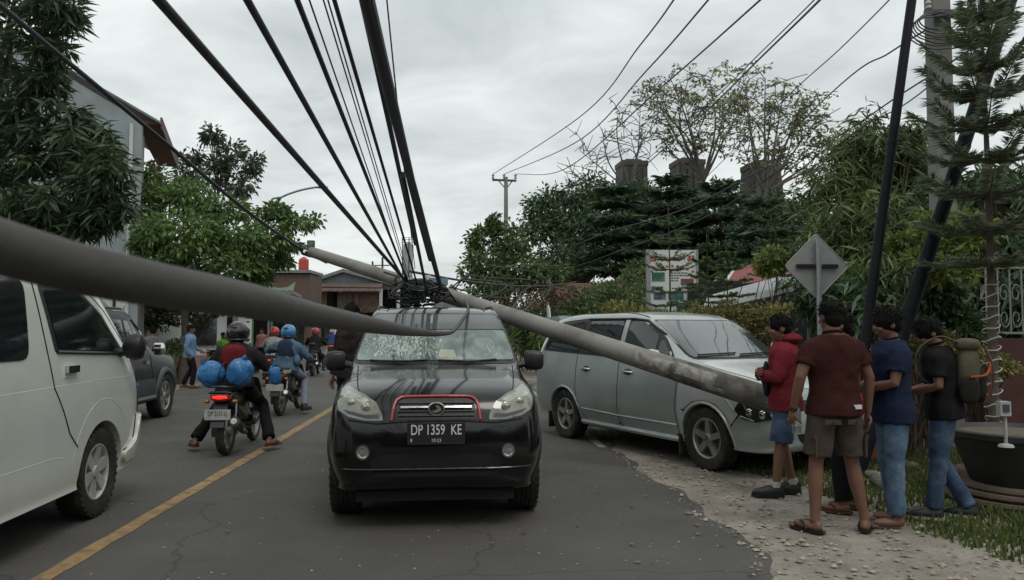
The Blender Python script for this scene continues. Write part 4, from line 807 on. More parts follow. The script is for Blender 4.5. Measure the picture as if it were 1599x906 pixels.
# one loose cable passes right beside the camera at eye level and curls up on to the SUV roof
cable('thick grey cable sagging close past the lens and curling up at its end', [Vector((-.33, -.35, 1.56)), Vector((-.295, .08, 1.53)), at(0, 386, .40), at(200, 436, .48), at(400, 472, .66), at(500, 494, .95), at(600, 511, 1.56), at(650, 518.5, 2.6), at(690, 521, 4.6), at(708, 517, 6.0), at(722, 500, 6.8), at(731, 484, 7.6), at(728, 470, 9.0)], .0148, CABLEG, 24, 14, group=None)
def tangle():
    rn = random.Random(9); t = MB(); c0 = at(655, 458, 9.3)
    for i in range(70):
        s_ = rn.choice([1, 1, .6]); p = c0+Vector((rn.gauss(0, .22), rn.gauss(-.05, .16), rn.gauss(.02, .09))); T = [p]
        for k in range(rn.randint(3, 6)): p = p+Vector((rn.gauss(0, .22), rn.gauss(0, .15), rn.gauss(-.01, .12)))*s_; T.append(p)
        T = [(q-c0)*(1/(1+((q-c0).x/.75)**2+((q-c0).z/.32)**2)) for q in T]
        t.tube(crom(T, 6), rn.choice([.006, .008, .011, .015]), 6)
    o = t.build('cable_tangle', CABLE); o.location = c0; tag(o, 'black knot of torn cables snagged on the fallen pole', 'cables', kind='stuff')
    for i, (lab, p, q, sag) in enumerate((('grey wire sagging from the tangle to the left side trees', (690, 450, 9.2), (835, 470, 15), .35), ('slack grey wire looping low towards the palm', (700, 455, 9.2), (815, 455, 14), .5),
                                ('upper grey wire pulled from tangle towards the right trees', (640, 424, 9.5), (900, 440, 20), .15), ('long thin wire running flat behind the SUV roof', (600, 425, 9.8), (860, 452, 17), .25))):
        a, b = at(*p), at(*q); T = [a.lerp(b, k/6)-Vector((0, 0, sag*4*(k/6)*(1-k/6))) for k in range(7)]
        cable(lab, T, .012 if i % 2 else .016, CABLEG, name='slack_wire', group='slack wires by the tangle')
    for i, (lab, c, w_, h_) in enumerate((('loop of grey wire hanging lowest before the palms', (800, 458, 12), .55, .42), ('small loop of wire beside the tangle', (745, 452, 10.5), .35, .15), ('flat loop of wire just right of the pole break', (770, 445, 11), .6, .12))):
        c = at(*c); T = [c+Vector((math.cos(a)*w_+.1*math.sin(3*a), .2*math.sin(2*a), math.sin(a)*h_+.04*math.cos(5*a))) for a in np.linspace(-.5, 5.2, 9)]
        cable(lab, T, .010, CABLEG, name='slack_wire', group='slack wires by the tangle')
    c1 = at(684, 440, 9.25); t = thing('junction_box', 'small blue grey junction box caught in the cable tangle', 'box', c1)
    MB().box((0, 0, 0), (.22, .12, .09), .3).build('case', mat('blue_grey_box', (.16, .24, .29), .5, 0, .15, 12), t, 0); MB().box((-.12, 0, .03), (.05, .08, .10), .3).build('lid', INKW, t, 0)
tangle()
# black steel service poles leaning over by the verge
BLKP = mat('blackened_steel_pole', (.008, .009, .013), .6, 0, .25, 5, bump=.1, bs=40, spec=.18)
def lean(label, base, top, r0, r1, bolts=True):
    b, p = Vector(base), Vector(top); t = thing('leaning_pole', label, 'pole', b, group='leaning steel poles'); d = p-b
    MB().tube([d*i/12 for i in range(13)], [r0+(r1-r0)*i/12 for i in range(13)], 20).build('shaft', BLKP, t)
    MB().tube([d*.0, d.normalized()*.05], r0*1.5, 20).build('footing_collar', STEEL, t); u = d.normalized()
    for q in (.30, .62): MB().tube([d*q, d*q+u*.04], (r0+(r1-r0)*q)*1.06, 20).build('joint_band', BLKP, t)
    return t
b1 = gnd(1322, 742); lean('straighter thin black pole leaning right behind the group of men', b1, at(1432, -60, b1.y+.5), .056, .048)
b2 = gnd(1338, 742); lean('thicker black pole leaning far right through the conifer', b2, at(1597, -60, b2.y+.3), .076, .066)
def concrete_pole():
    b = gnd(1478, 690); t = thing('concrete_pole', 'upright square concrete power pole behind the right conifer with coiled wire', 'pole', (b.x, 9.6, 0)); b = Vector((at(1478, 500, 9.6).x, 9.6, 0)); t.location = b
    rings = [[Vector((sx*w_, sy*w_, z)) for sx, sy in ((-1, -1), (1, -1), (1, 1), (-1, 1))] for z, w_ in ((0, .12), (9.4, .10))]
    MB().loft(rings).build('shaft', mat('pale_concrete', (.22, .215, .20), .85, 0, .1, 2, bump=.15, bs=40, dirt=(.17, .165, .15, .6), ds=1.5), t)
    zc = at(1480, 42, 9.6).z
    for k in range(7):
        rr_ = .16+.02*k; rn = random.Random(k)
        MB().tube([Vector((math.cos(a)*rr_*1.5-.1, -.2-.01*k, zc-.03*k+math.sin(a)*rr_*(.7+.1*rn.random()))) for a in np.linspace(0, 2*PI, 22)], .008, 6).build('coil_turn', CABLE, t)
    MB().box((0, -.16, zc+.12), (.5, .05, .06)).build('bracket', STEEL, t, 0)
    for q in (-.2, .2): MB().lathe([(.02, 0), (.04, .02), (.03, .05), (.045, .08), (.02, .12)], (q, -.16, zc+.15), 'z', 12).build('insulator', PLATEW, t)
    MB().box((0, 0, 9.3), (2.0, .1, .1)).build('crossarm', STEEL, t, 0)
    return b, zc
CP, CZ = concrete_pole()
def far_pole():
    p = at(790, 517, 40); t = thing('power_pole', 'slim power pole with crossarm far ahead beside the road', 'pole', (p.x, 40, 0)); zt = at(790, 281, 40).z
    MB().tube([(0, 0, 0), (0, 0, zt+.15)], [.16, .10], 14).build('shaft', CONC, t); MB().bar((-.72, 0, zt), (.55, 0, zt-.05), .1, .1).build('crossarm', STEEL, t, 0)
    for x in (-.68, -.1, .5): MB().lathe([(.03, 0), (.08, .05), (.05, .12), (.08, .2), (.03, .28)], (x, 0, zt+.04), 'z', 12).build('insulator', PLATEW, t)
    MB().bar((-.4, 0, zt-.03), (0, 0, zt-.5), .05, .05).build('brace', STEEL, t, 0); MB().bar((.35, 0, zt-.03), (0, 0, zt-.5), .05, .05).build('brace', STEEL, t, 0)
    return Vector((p.x, 40, zt+.3))
FP = far_pole()
for lab, du, via, end in (('highest overhead line running from the far pole to the upper right', -.68, [(905, 183, 24), (1000, 70, 15)], (1062, -14, 11)),
                          ('second overhead line from the far pole to the upper right', -.1, [(900, 222, 25), (1010, 110, 16)], (1118, -14, 11)),
                          ('third overhead line, lowest from the far pole crossarm', .5, [(880, 265, 28), (1040, 130, 17)], (1203, -14, 11)),
                          ):
    a = FP+Vector((du, 0, 0)); cable(lab, [a]+[at(*v) for v in via]+[at(*end), toward(at(*via[-1]), at(*end), .6)], .016, n=6, group='power lines')
for lab, pts, r in (('thicker twisted line crossing the feathery tree to the sky', [(960, 300, 36), (1085, 190, 20), (1190, 88, 14), (1290, -10, 10), (1340, -70, 9)], .017), ('thin line right beside the twisted line over the feathery tree', [(930, 320, 36), (1075, 192, 20), (1185, 85, 14), (1285, -14, 10), (1330, -70, 9)], .010),
                    ('line passing behind the leafy tree top at upper right', [(1090, 290, 26), (1220, 160, 17), (1310, 78, 13), (1400, -12, 10), (1440, -60, 9)], .010), ('line running left from the wire coil', [(1130, 310, 24), (1295, 148, 13), (1390, 82, 10.5), (1470, 32, 9.5)], .011),
                    ('upper of the paired lines behind the thin leaning pole', [(1180, 290, 20), (1310, 212, 13), (1400, 152, 11), (1475, 104, 9.5), (1600, 20, 7.5)], .011), ('lower of the paired lines behind the thin leaning pole', [(1200, 330, 20), (1318, 220, 13), (1410, 165, 11), (1474, 116, 9.5)], .009),
                    ('slack line drooping across the dark conifers', [(800, 430, 30), (930, 370, 24), (1060, 330, 18), (1200, 260, 14)], .014), ('second slack line low across the dark conifers', [(820, 445, 26), (960, 395, 22), (1100, 340, 17), (1240, 250, 14)], .012)):
    cable(lab, [at(*q) for q in pts], r, n=6, group='power lines')
def street_lamp():
    b = at(418, 560, 26); t = thing('street_lamp', 'slim street lamp with curved arm above the left trees', 'lamp', (b.x, 26, 0)); P = [Vector((0, 0, 0)), Vector((0, 0, 3)), at(420, 325, 26)-Vector((b.x, 26, 0)), at(440, 308, 26)-Vector((b.x, 26, 0)), at(470, 297, 26)-Vector((b.x, 26, 0)), at(497, 292, 26)-Vector((b.x, 26, 0))]
    MB().tube(crom(P, 6), .035, 10).build('post', mat('galvanised', (.30, .31, .32), .5, .6, .1), t); e_ = P[-1]
    MB().ell(e_+Vector((.12, 0, -.01)), (.22, .09, .05), 14, 8).build('lamp_head', mat('galvanised', ()), t)
street_lamp()
black_suv(); silver_mpv(); white_van(); dark_suv(); far_car(); far_truck()
# ------------------------------------------------------------------ buildings, signs, garden things
WALLB = mat('blue_grey_render', (.30, .345, .36), .85, 0, .06, 1.2, dirt=(.20, .22, .22, .6), ds=.8, bump=.1, bs=30)
WHITEW = mat('whitewash', (.56, .58, .57), .85, 0, .06, 1.5, dirt=(.33, .33, .30, .6), ds=1.2)
WOODB = mat('brown_timber', (.16, .085, .055), .8, 0, .25, 6, bump=.2, bs=30)
RUST = mat('rusty_sheet', (.15, .085, .065), .8, .2, .3, 3, dirt=(.09, .10, .11, .9), ds=2)
TIN = mat('grey_sheet_roof', (.20, .215, .22), .6, .3, .15, 3, dirt=(.11, .09, .08, .7), ds=2)
BRICK = mat('brick', (.11, .075, .06), .9, 0, .25, 5, bump=.3, bs=30)
DARKIN = mat('dark_interior', (.018, .017, .016), .9, 0, .3, 3)  # near-black colour stands in for the shade inside open shops
REDROOF = mat('red_sheet_roof', (.24, .05, .045), .6, 0, .2, 3, dirt=(.12, .05, .05, .6), ds=2)
TERRA = mat('terracotta_paint', (.30, .085, .04), .8, 0, .22, 5, dirt=(.14, .05, .03, .7), ds=3)
GALV = mat('galvanised_post', (.34, .35, .36), .45, .6, .12, 10)
STONE = mat('dark_tower_stone', (.105, .10, .095), .9, 0, .25, 1.5, bump=.4, bs=12, dirt=(.055, .055, .05, .8), ds=.8)
def up(p, z): return Vector((p[0], p[1], z))
def left_building():
    c = at(214, 517, 20); ang = R(-158); t = thing('grey_building', 'blue grey rendered house behind the mango tree with timber eaves', 'house', (c.x, 20, 0), 0)
    g = Vector((-.94, -.34, 0)); f = Vector((-.33, .944, 0)); W, D = 14, 5.5; ze = at(214, 190, 20).z; zr = ze+3.2
    # gable wall towards the camera (with its thickness) and facade along the road
    poly = [(0, 0), (W, 0), (W, ze+1), (W*.5, zr), (0, ze)]
    MB().prism([(0, 0), (9, 0), (9, ze+3.0), (5.6, ze+3.2), (0, ze)], f*.25, (0, 0, 0), g).build('gable_wall', WALLB, t, 0)
    a = Vector((0, 0, 0))+f*.25; b = f*D
    def fac(x0, x1, z0, z1, d=.0, th=.2): return (a+f*((x0+x1)/2)+g*(.1+d)+Vector((0, 0, (z0+z1)/2)), (th, x1-x0, z1-z0))
    rz = math.atan2(f.y, f.x)-PI/2
    fw = MB()
    for x0, x1, z0, z1 in ((0, D, 0, .9), (0, D, 2.6, 3.2), (0, .3, .9, 2.6), (D-.4, D, .9, 2.6), (2.2, 2.6, .9, 2.6), (0, .3, 3.2, ze-.3), (D-.3, D, 3.2, ze-.3)):
        c_, d_ = fac(x0, x1, z0, z1); fw.box(c_, d_, rz)
    fw.build('facade', mat('tan_render', (.33, .25, .20), .85, 0, .1, 2), t, 0)
    c_, d_ = fac(.3, D-.3, 3.2, ze-.3, 1.3); MB().box(c_, d_, rz).build('balcony_back_wall', WOODB, t, 0)
    for x0, x1 in ((.4, 2.1), (2.7, D-.5)):
        c_, d_ = fac(x0, x1, 1.0, 2.5, .02, .06); w_ = MB().box(c_, d_, rz).build('window', GLASS, t, 0)
        for q in (x0, (x0+x1)/2, x1): cc, dd = fac(q-.03, q+.03, 1.0, 2.5, -.04, .1); MB().box(cc, dd, rz).build('window_bar', WHITEW, w_, 0)
    c_, d_ = fac(0, D, 3.05, 3.2, -.5, 1.2); MB().box(c_, d_, rz).build('balcony_slab', WHITEW, t, 0)
    for k in range(18): p = a+f*(.15+k*.3)-g*.35; MB().cyl(up(p, 3.2), up(p, 4.05), .018, 6).build('baluster', GALV, t)
    p0, p1 = a-g*.35, a+f*D-g*.35; MB().bar(up(p0, 4.07), up(p1, 4.07), .05, .05).build('handrail', GALV, t, 0)
    # eave box and roof slab, downpipe
    MB().box(a+f*(D/2-.1)-g*.12+Vector((0, 0, ze+.02)), (.60, D+.1, .10), rz).build('eave_soffit', WOODB, t, 0)
    MB().box(a+f*(D/2-.1)-g*.44+Vector((0, 0, ze+.03)), (.05, D+.1, .30), rz).build('fascia_board', mat('red_brown_board', (.12, .06, .05), .7, 0, .2, 6), t, 0)
    e_ = Vector((0, 0, ze+.12)); r_ = g*5.6+Vector((0, 0, zr+.10))
    MB().add([e_-f*.1-g*.45-Vector((0, 0, .1)), e_+f*D-g*.45-Vector((0, 0, .1)), r_+f*D, r_-f*.1, e_-f*.1-g*.45-Vector((0, 0, .16)), e_+f*D-g*.45-Vector((0, 0, .16)), r_+f*D-Vector((0, 0, .06)), r_-f*.1-Vector((0, 0, .06))], [(0, 1, 2, 3), (7, 6, 5, 4), (0, 4, 5, 1), (1, 5, 6, 2), (2, 6, 7, 3), (3, 7, 4, 0)]).build('roof', TIN, t, 0)
    p = -f*.06+g*.25; MB().tube([up(p, .1), up(p, ze-.1)], .05, 10).build('downpipe', mat('white_pipe', (.55, .56, .55), .5, 0, .06), t)
    for z in (1.5, 3.3, 5.2): MB().box(up(p+f*.03, z), (.14, .06, .04)).build('pipe_clip', STEEL, t, 0)
    MB().box(a+f*1.6-g*.1+Vector((0, 0, ze-.9)), (.18, .2, .3)).build('red_bucket_light', REDLENS, t, 0)
left_building()
def white_house():
    a, b = at(196, 545, 25), at(306, 545, 27); t = thing('white_house', 'low white walled house behind the slanting tree trunks', 'house', (a.x, 25, 0)); L_ = b-a; L_.z = 0; d = L_.normalized(); n = Vector((-d.y, d.x, 0)); rz = math.atan2(d.y, d.x)
    w_ = L_.length+1.2
    MB().box(d*(w_/2-4)+n*.1+Vector((0, 0, 1.35)), (w_+8, .2, 2.7), rz).build('wall', WHITEW, t, 0); MB().box(d*(w_/2-4)+n*.05+Vector((0, 0, .3)), (w_+8.02, .34, .6), rz).build('plinth', mat('pink_plinth', (.30, .19, .17), .9, 0, .15, 4), t, 0)
    MB().box(d*(w_-.9)-n*.02+Vector((0, 0, 1.5)), (.9, .12, 1.1), rz).build('window', GLASS, t, 0)
    MB().box(d*(w_/2-4)+n*.8+Vector((0, 0, 2.8)), (w_+9, 2.6, .12), rz).build('roof', TIN, t, 0)
    MB().box(d*(w_+.25)-n*.4+Vector((0, 0, 1.5)), (.34, .34, 3.0), rz).build('pillar', mat('pale_blue_pillar', (.42, .47, .49), .8, 0, .08, 3), t, 0)
white_house()
def shop_row():
    c = at(372, 540, 36); t = thing('green_shop', 'open fronted green shop shaded by trees on the left roadside', 'shop', (c.x, 36, 0), R(10)); t.scale = (.55, 1, 1)
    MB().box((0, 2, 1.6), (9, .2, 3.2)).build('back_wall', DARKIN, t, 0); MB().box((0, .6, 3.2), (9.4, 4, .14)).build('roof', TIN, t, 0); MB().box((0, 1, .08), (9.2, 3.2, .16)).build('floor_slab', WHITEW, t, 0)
    gm = mat('green_paint', (.07, .17, .075), .6, 0, .15, 4)
    for x in (-3.6, -1.3, .8, 2.9, 4.4): MB().box((x, -.8, 1.6), (.16, .16, 3.1)).build('post', gm if x > -3 else WHITEW, t, 0)
    MB().box((1.2, -.85, 1.3), (.5, .08, 2.4)).build('shutter_panel', gm, t, 0); MB().box((3.6, -.5, .6), (1.6, .6, 1.1)).build('counter', BRICK, t, 0)
    for k in range(5): MB().box((-2.8+k*.7, 1.6, 1.1+.2*(k % 2)), (.5, .5, .5)).build('stacked_goods', (WOODB, TERRA, PLATEW, CLAD, REDROOF)[k], t, 0)
    s = thing('shop_board', 'white notice board with black writing on the green shop front', 'sign', at(379, 517, 31.6)); w_ = .62
    MB().box((0, 0, 0), (2*w_*.58, .05, 1.0)).build('board', WHITEW, s, 0)
    for k, q in enumerate((.28, .2, .26, .17, .22)): MB().box((-.02*k, -.03, .38-k*.18), (q*2.1, .01, .055)).build('writing_line', INKB, s, 0)
    MB().box((.12, -.032, -.36), (.3, .01, .14)).build('writing_block', INKB, s, 0)
    for x in (-.3, .3): MB().box((x, .02, -.9), (.05, .05, 1.0)).build('post', STEEL, s, 0)
shop_row()
def far_shop():
    Y = 74; c = at(545, 517, Y); t = thing('old_shophouse', 'old open shophouse with rusty awning at the bend behind the black SUV', 'shop', (c.x, Y, 0)); k = Y/FPX
    x = lambda u: (u-545)*k
    z = lambda v: at(545, v, Y).z
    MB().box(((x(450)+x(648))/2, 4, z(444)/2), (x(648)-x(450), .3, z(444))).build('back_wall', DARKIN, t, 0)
    MB().prism([(x(440), z(452)), (x(535), z(420)), (x(655), z(452)), (x(650), z(456)), (x(535), z(425)), (x(445), z(456))], (0, 7, 0), (0, -.2, 0)).build('roof', TIN, t, 0)
    MB().prism([(x(447), z(452)), (x(535), z(425)), (x(648), z(452))], (0, .1, 0), (0, .1, 0)).build('gable', mat('slate_board', (.10, .115, .125), .8, 0, .2, 2), t, 0)
    for i in range(15):
        u = 456+i*9.5; MB().add([(x(u), -1.9, z(456)), (x(u+9), -1.9, z(456)-.05*(i % 3)), (x(u+9), -.1, z(443)), (x(u), -.1, z(443)+.03), (x(u), -1.9, z(456)-.04), (x(u+9), -1.9, z(456)-.09), (x(u+9), -.1, z(443)-.04), (x(u), -.1, z(443)-.01)], [(0, 1, 2, 3), (7, 6, 5, 4), (0, 4, 5, 1), (1, 5, 6, 2), (2, 6, 7, 3), (3, 7, 4, 0)]).build('awning_sheet', RUST, t, 0)
    for i in range(16):
        u = 464+i*8; 
        if 508 < u < 522: continue
        MB().box((x(u+4), -.5, (z(455)+z(488))/2), (7.6*k, .06, (z(455)-z(488))+.06*(i % 2))).build('board', mat('grey_brown_board', (.17, .13, .10), .85, 0, .3, 3), t, 0)
    MB().box((x(515), -.45, (z(458)+z(486))/2), (12*k, .08, z(458)-z(486))).build('window', GLASS, t, 0)
    for u in (462, 560, 597, 624, 645): MB().box((x(u), -1.0, z(450)/2), (.28, .28, z(452))).build('post', WHITEW if u > 590 else WOODB, t, 0)
    MB().bar((x(560), -1, z(490)), (x(590), -1, z(462)), .12, .12).build('brace', WOODB, t, 0); MB().bar((x(452), -2, z(450)), (x(650), -2, z(452)), .12, .14).build('awning_beam', STEEL, t, 0)
    for i in range(6): MB().box((x(470+i*17), 2.5, .9), (.9, .6, 1.6+.3*(i % 3))).build('stored_goods', (WOODB, BRICK, CLAD, TERRA, WHITEW, STEEL)[i], t, 0)
    Yb = 64; b = at(440, 517, Yb); kb = Yb/FPX; br = thing('brick_building', 'plain brick building with flat top behind the roadside tree', 'building', (b.x, Yb, 0))
    MB().box((0, 2.2, at(432, 428, Yb).z/2), (84*kb, 4, at(432, 428, Yb).z)).build('wall', BRICK, br, 0); MB().box((0, 2.1, at(432, 424, Yb).z), (88*kb, 4.4, .25)).build('parapet', TIN, br, 0)
    MB().box((0, .19, 1.25), (3.6, .06, 2.3)).build('opening_shade_panel', DARKIN, br, 0); MB().box((0, -.5, 2.6), (4.4, 1.6, .1)).build('canopy', RUST, br, 0)  # dark sheet on the solid wall, interior shade put in as colour
    for i in range(3): w_ = MB().box((-1.4+i*1.4, .19, 3.6), (.7, .04, .9)).build('window', GLASS, br, 0); MB().box((-1.4+i*1.4, .17, 3.1), (.84, .08, .08)).build('sill', WHITEW, w_, 0)
    p = at(474, 425, 65.5); wt = thing('water_tank', 'red plastic roof water tank above the brick building', 'tank', p)
    MB().lathe([(.02, -.55), (.42, -.55), (.43, -.3), (.41, -.28), (.43, -.26), (.43, .2), (.41, .22), (.43, .24), (.42, .5), (.25, .66), (.14, .68), (.14, .74), (.01, .75)], (0, 0, .55), 'z', 20).build('tank', mat('red_plastic', (.42, .055, .035), .4, 0, .08), wt)
    for q in ((-.35, -.35), (.35, -.35), (.35, .35), (-.35, .35)): MB().tube([(q[0], q[1], -.15), (q[0], q[1], .02)], .05, 6).build('leg', STEEL, wt)
    s = thing('shop_sign', 'pale green hanging sign lettered ALMAS beside the roadside tree', 'sign', at(437, 455, 48)); m_ = 48/FPX
    MB().prism([(-24*m_, 15*m_), (-17*m_, -14*m_), (17*m_, -14*m_), (24*m_, 15*m_), (13*m_, 7*m_), (0, 5*m_), (-13*m_, 7*m_)], (0, .08, 0)).build('board', mat('pale_green_board', (.24, .33, .24), .7, 0, .1, 3), s, 0)
    text('ALMAS', 15*m_, INKB, s, frame((0, -.02, -4.5*m_), (1, 0, 0), (0, 0, 1)), .01, sx=.78, bold=.012)
    MB().box((0, .02, -17*m_), (36*m_, .1, 3*m_)).build('lower_strip', WHITEW, s, 0); MB().box((23*m_, .06, -8*m_), (5*m_, .2, 16*m_)).build('end_box', TERRA, s, 0)
    for q in (-21, 21): MB().box((q*m_, .12, -(s.location.z)/2-.4), (.12, .12, s.location.z)).build('post', STEEL, s, 0)
    p = at(632, 440, 95); bt = thing('billboard', 'narrow grey billboard on a frame seen edge on over the far roofs', 'billboard', (p.x, 95, 0)); zt = at(632, 378, 95).z
    MB().prism([(-.4, 3), (.3, 3), (.55, zt), (-.2, zt-.3)], (0, 4, 0)).build('panel', mat('grey_panel', (.30, .31, .31), .7, 0, .12, 1), bt, 0)
    for q in (-.3, .5): MB().tube([(q, 0, 0), (q, 0, zt+.5)], .07, 6).build('post', STEEL, bt)
    for q in (-.1, .25, .5): MB().bar((-.5, 0, zt+q), (1.1, 0, zt+q+.1), .05, .05).build('top_rail', STEEL, bt, 0)
    p = at(597, 440, 85); fp = thing('power_pole', 'small far power pole above the shophouse roof', 'pole', (p.x, 85, 0)); zt = at(597, 402, 85).z
    MB().tube([(0, 0, 0), (0, 0, zt)], [.16, .11], 10).build('shaft', STEEL, fp); MB().box((-.2, 0, zt-.9), (2.0, .1, .12)).build('crossarm', STEEL, fp, 0); MB().box((-1.1, 0, zt-.65), (.2, .12, .4)).build('insulator', STEEL, fp, 0)
    h = at(705, 470, 70); hh = thing('far_house', 'small grey gabled house behind the fallen pole break', 'house', (h.x, 70, 0)); q = 70/FPX
    MB().box((0, 2, 1.6), (70*q, 3.8, 3.2)).build('wall', WHITEW, hh, 0); MB().prism([(-38*q, 3.0), (0, at(705, 443, 70).z), (38*q, 3.0)], (0, 4.4, 0), (0, -.2, 0)).build('roof', TIN, hh, 0)
    MB().box((-.8, .06, 1.5), (1.2, .1, 1.2)).build('window', GLASS, hh, 0); MB().box((1.2, .06, 1.1), (.9, .1, 2.1)).build('door', WOODB, hh, 0)
far_shop()
for lab, u, v0, w_, Y in (('slimmest stone tower, leftmost of three above the trees', 988, 253, 41, 46), ('middle of the three dark stone towers above the trees', 1076, 251, 43, 46), ('broadest stone tower, rightmost of three above the trees', 1192, 256, 54, 44)):
    c = at(u, 517, Y); k = Y/FPX; zt = at(u, v0, Y).z; h = w_*k/2; tp = .82 if u == 1192 else .97; t = thing('stone_tower', lab, 'tower', (c.x, Y, 0), R(8), 'stone towers')
    MB().loft([[Vector((a*h*1.06, b*h, 0)) for a, b in ((-1, -1), (1, -1), (1, 1), (-1, 1))], [Vector((a*h*1.0, b*h, zt-3)) for a, b in ((-1, -1), (1, -1), (1, 1), (-1, 1))], [Vector((a*h*tp, b*h*tp, zt-.3)) for a, b in ((-1, -1), (1, -1), (1, 1), (-1, 1))]]).build('shaft', STONE, t, 0)
    for i in range(4):
        x = (-.75+.5*i)*h; MB().loft([[Vector((x+a*h*.12, -h*1.0+b*.10, 0)) for a, b in ((-1, -1), (1, -1), (1, 1), (-1, 1))], [Vector((x+a*h*.12, -h+b*.10, zt-3)) for a, b in ((-1, -1), (1, -1), (1, 1), (-1, 1))], [Vector((x*tp+a*h*.11, -h*tp+b*.10, zt-.45)) for a, b in ((-1, -1), (1, -1), (1, 1), (-1, 1))]]).build('rib', STONE, t, 0)
    MB().box((0, 0, zt-.22), (2*h*tp*1.06, 2*h*tp*1.06, .3)).build('cap', STONE, t, 0); MB().prism([(-h*tp*.8, zt-.07), (-h*tp*.6, zt+.08), (h*tp*.6, zt+.08), (h*tp*.8, zt-.07)], (0, h*1.2, 0), (0, -h*.6, 0)).build('cap_ridge', STONE, t, 0)
def welcome_board():
    Y = 19; k = Y/FPX; c = at(1050, 517, Y); t = thing('welcome_board', 'tall white Welcome To information board behind the silver car', 'sign', (c.x, Y, 0)); zt = at(1050, 391, Y).z; w_ = 79*k; h_ = 118*k
    wm = mat('board_white', (.60, .63, .60), .6, 0, .05, 3)
    MB().box((0, 0, zt-h_/2), (w_, .14, h_)).build('panel', wm, t, 0); MB().box((-w_/2+.03, -.05, zt-h_/2), (.09, .14, h_+.02)).build('frame_edge', GALV, t, 0); MB().box((w_/2-.01, -.03, zt-h_/2), (.05, .14, h_+.02)).build('frame_edge', GALV, t, 0)
    for x in (-w_*.35, w_*.35): MB().box((x, .12, zt/2), (.1, .1, zt)).build('post', GALV, t, 0)
    red = mat('red_print', (.42, .045, .05), .6, 0, .1); blue = mat('blue_print', (.05, .16, .26), .6, 0, .2)
    F_ = lambda x, z, a=0: frame((x*k, -.072, zt-z*k), (math.cos(a), 0, math.sin(a)), (-math.sin(a), 0, math.cos(a)))
    text('Welcome To', 12.5*k, red, t, F_(0, 13), .003, sx=.85); 
    for s in (-1, 1):
        e_ = MB().box((s*30*k, -.074, zt-13*k), (9*k, .012, 9*k)).build('red_emblem', red, t, 0)
        MB().prism([(-2.6*k, -3*k), (0, 3*k), (2.6*k, -3*k), (1.4*k, -3*k), (0, .5*k), (-1.4*k, -3*k)], (0, -.006, 0), (s*30*k, -.081, zt-13*k)).build('emblem_mark', wm, e_, 0)
    for i in range(9):   # curved red lettering row
        a = (i-4)*.16; MB().box((i-4)*8*k*Vector((1, 0, 0))+Vector((0, -.073, zt-(25+abs(i-4)**2*.55)*k)), (3.2*k, .01, 3.6*k), M=Matrix.Rotation(a, 3, 'Y')).build('red_letter', red, t, 0)
    rn = random.Random(5)
    for x, z, wd in ((10, 36, 26), (14, 40, 34), (4, 44, 12), (4, 48, 12), (14, 60, 30), (16, 64, 26)):
        xx = x-wd/2
        while xx < x+wd/2-1:
            q = rn.uniform(2, 5); MB().box(((xx+q/2)*k, -.073, zt-z*k), (q*k, .008, 1.6*k)).build('print_word', INKB, t, 0); xx += q+1.2
    for x, z, wd in ((-20, 88, 24), (-20, 93, 20), (-22, 98, 16), (-18, 103, 26), (-20, 108, 22)): MB().box((x*k, -.073, zt-z*k), (wd*k, .008, 2.2*k)).build('print_line', blue, t, 0)
    for i, (x, z, a, b, c1, c2) in enumerate(((-22, 42, 20, 14, (.02, .11, .07), (.25, .3, .28)), (23, 50, 20, 10, (.16, .07, .05), (.05, .2, .22)), (-20, 72, 19, 11, (.03, .05, .13), (.3, .3, .35)), (5, 72, 24, 11, (.03, .10, .11), (.2, .25, .25)), (18, 91, 25, 17, (.01, .12, .09), (.05, .3, .22)), (-24, 60, 18, 6, (.03, .06, .16), (.2, .22, .3)), (16, 107, 30, 8, (.10, .32, .20), (.3, .45, .35)))):
        MB().box((x*k, -.073, zt-z*k), (a*k, .01, b*k)).build('photo_print', mat('print_%d' % i, c1, .5, 0, .3, 4, dirt=(*c2, .9), ds=3.5), t, 0)
welcome_board()
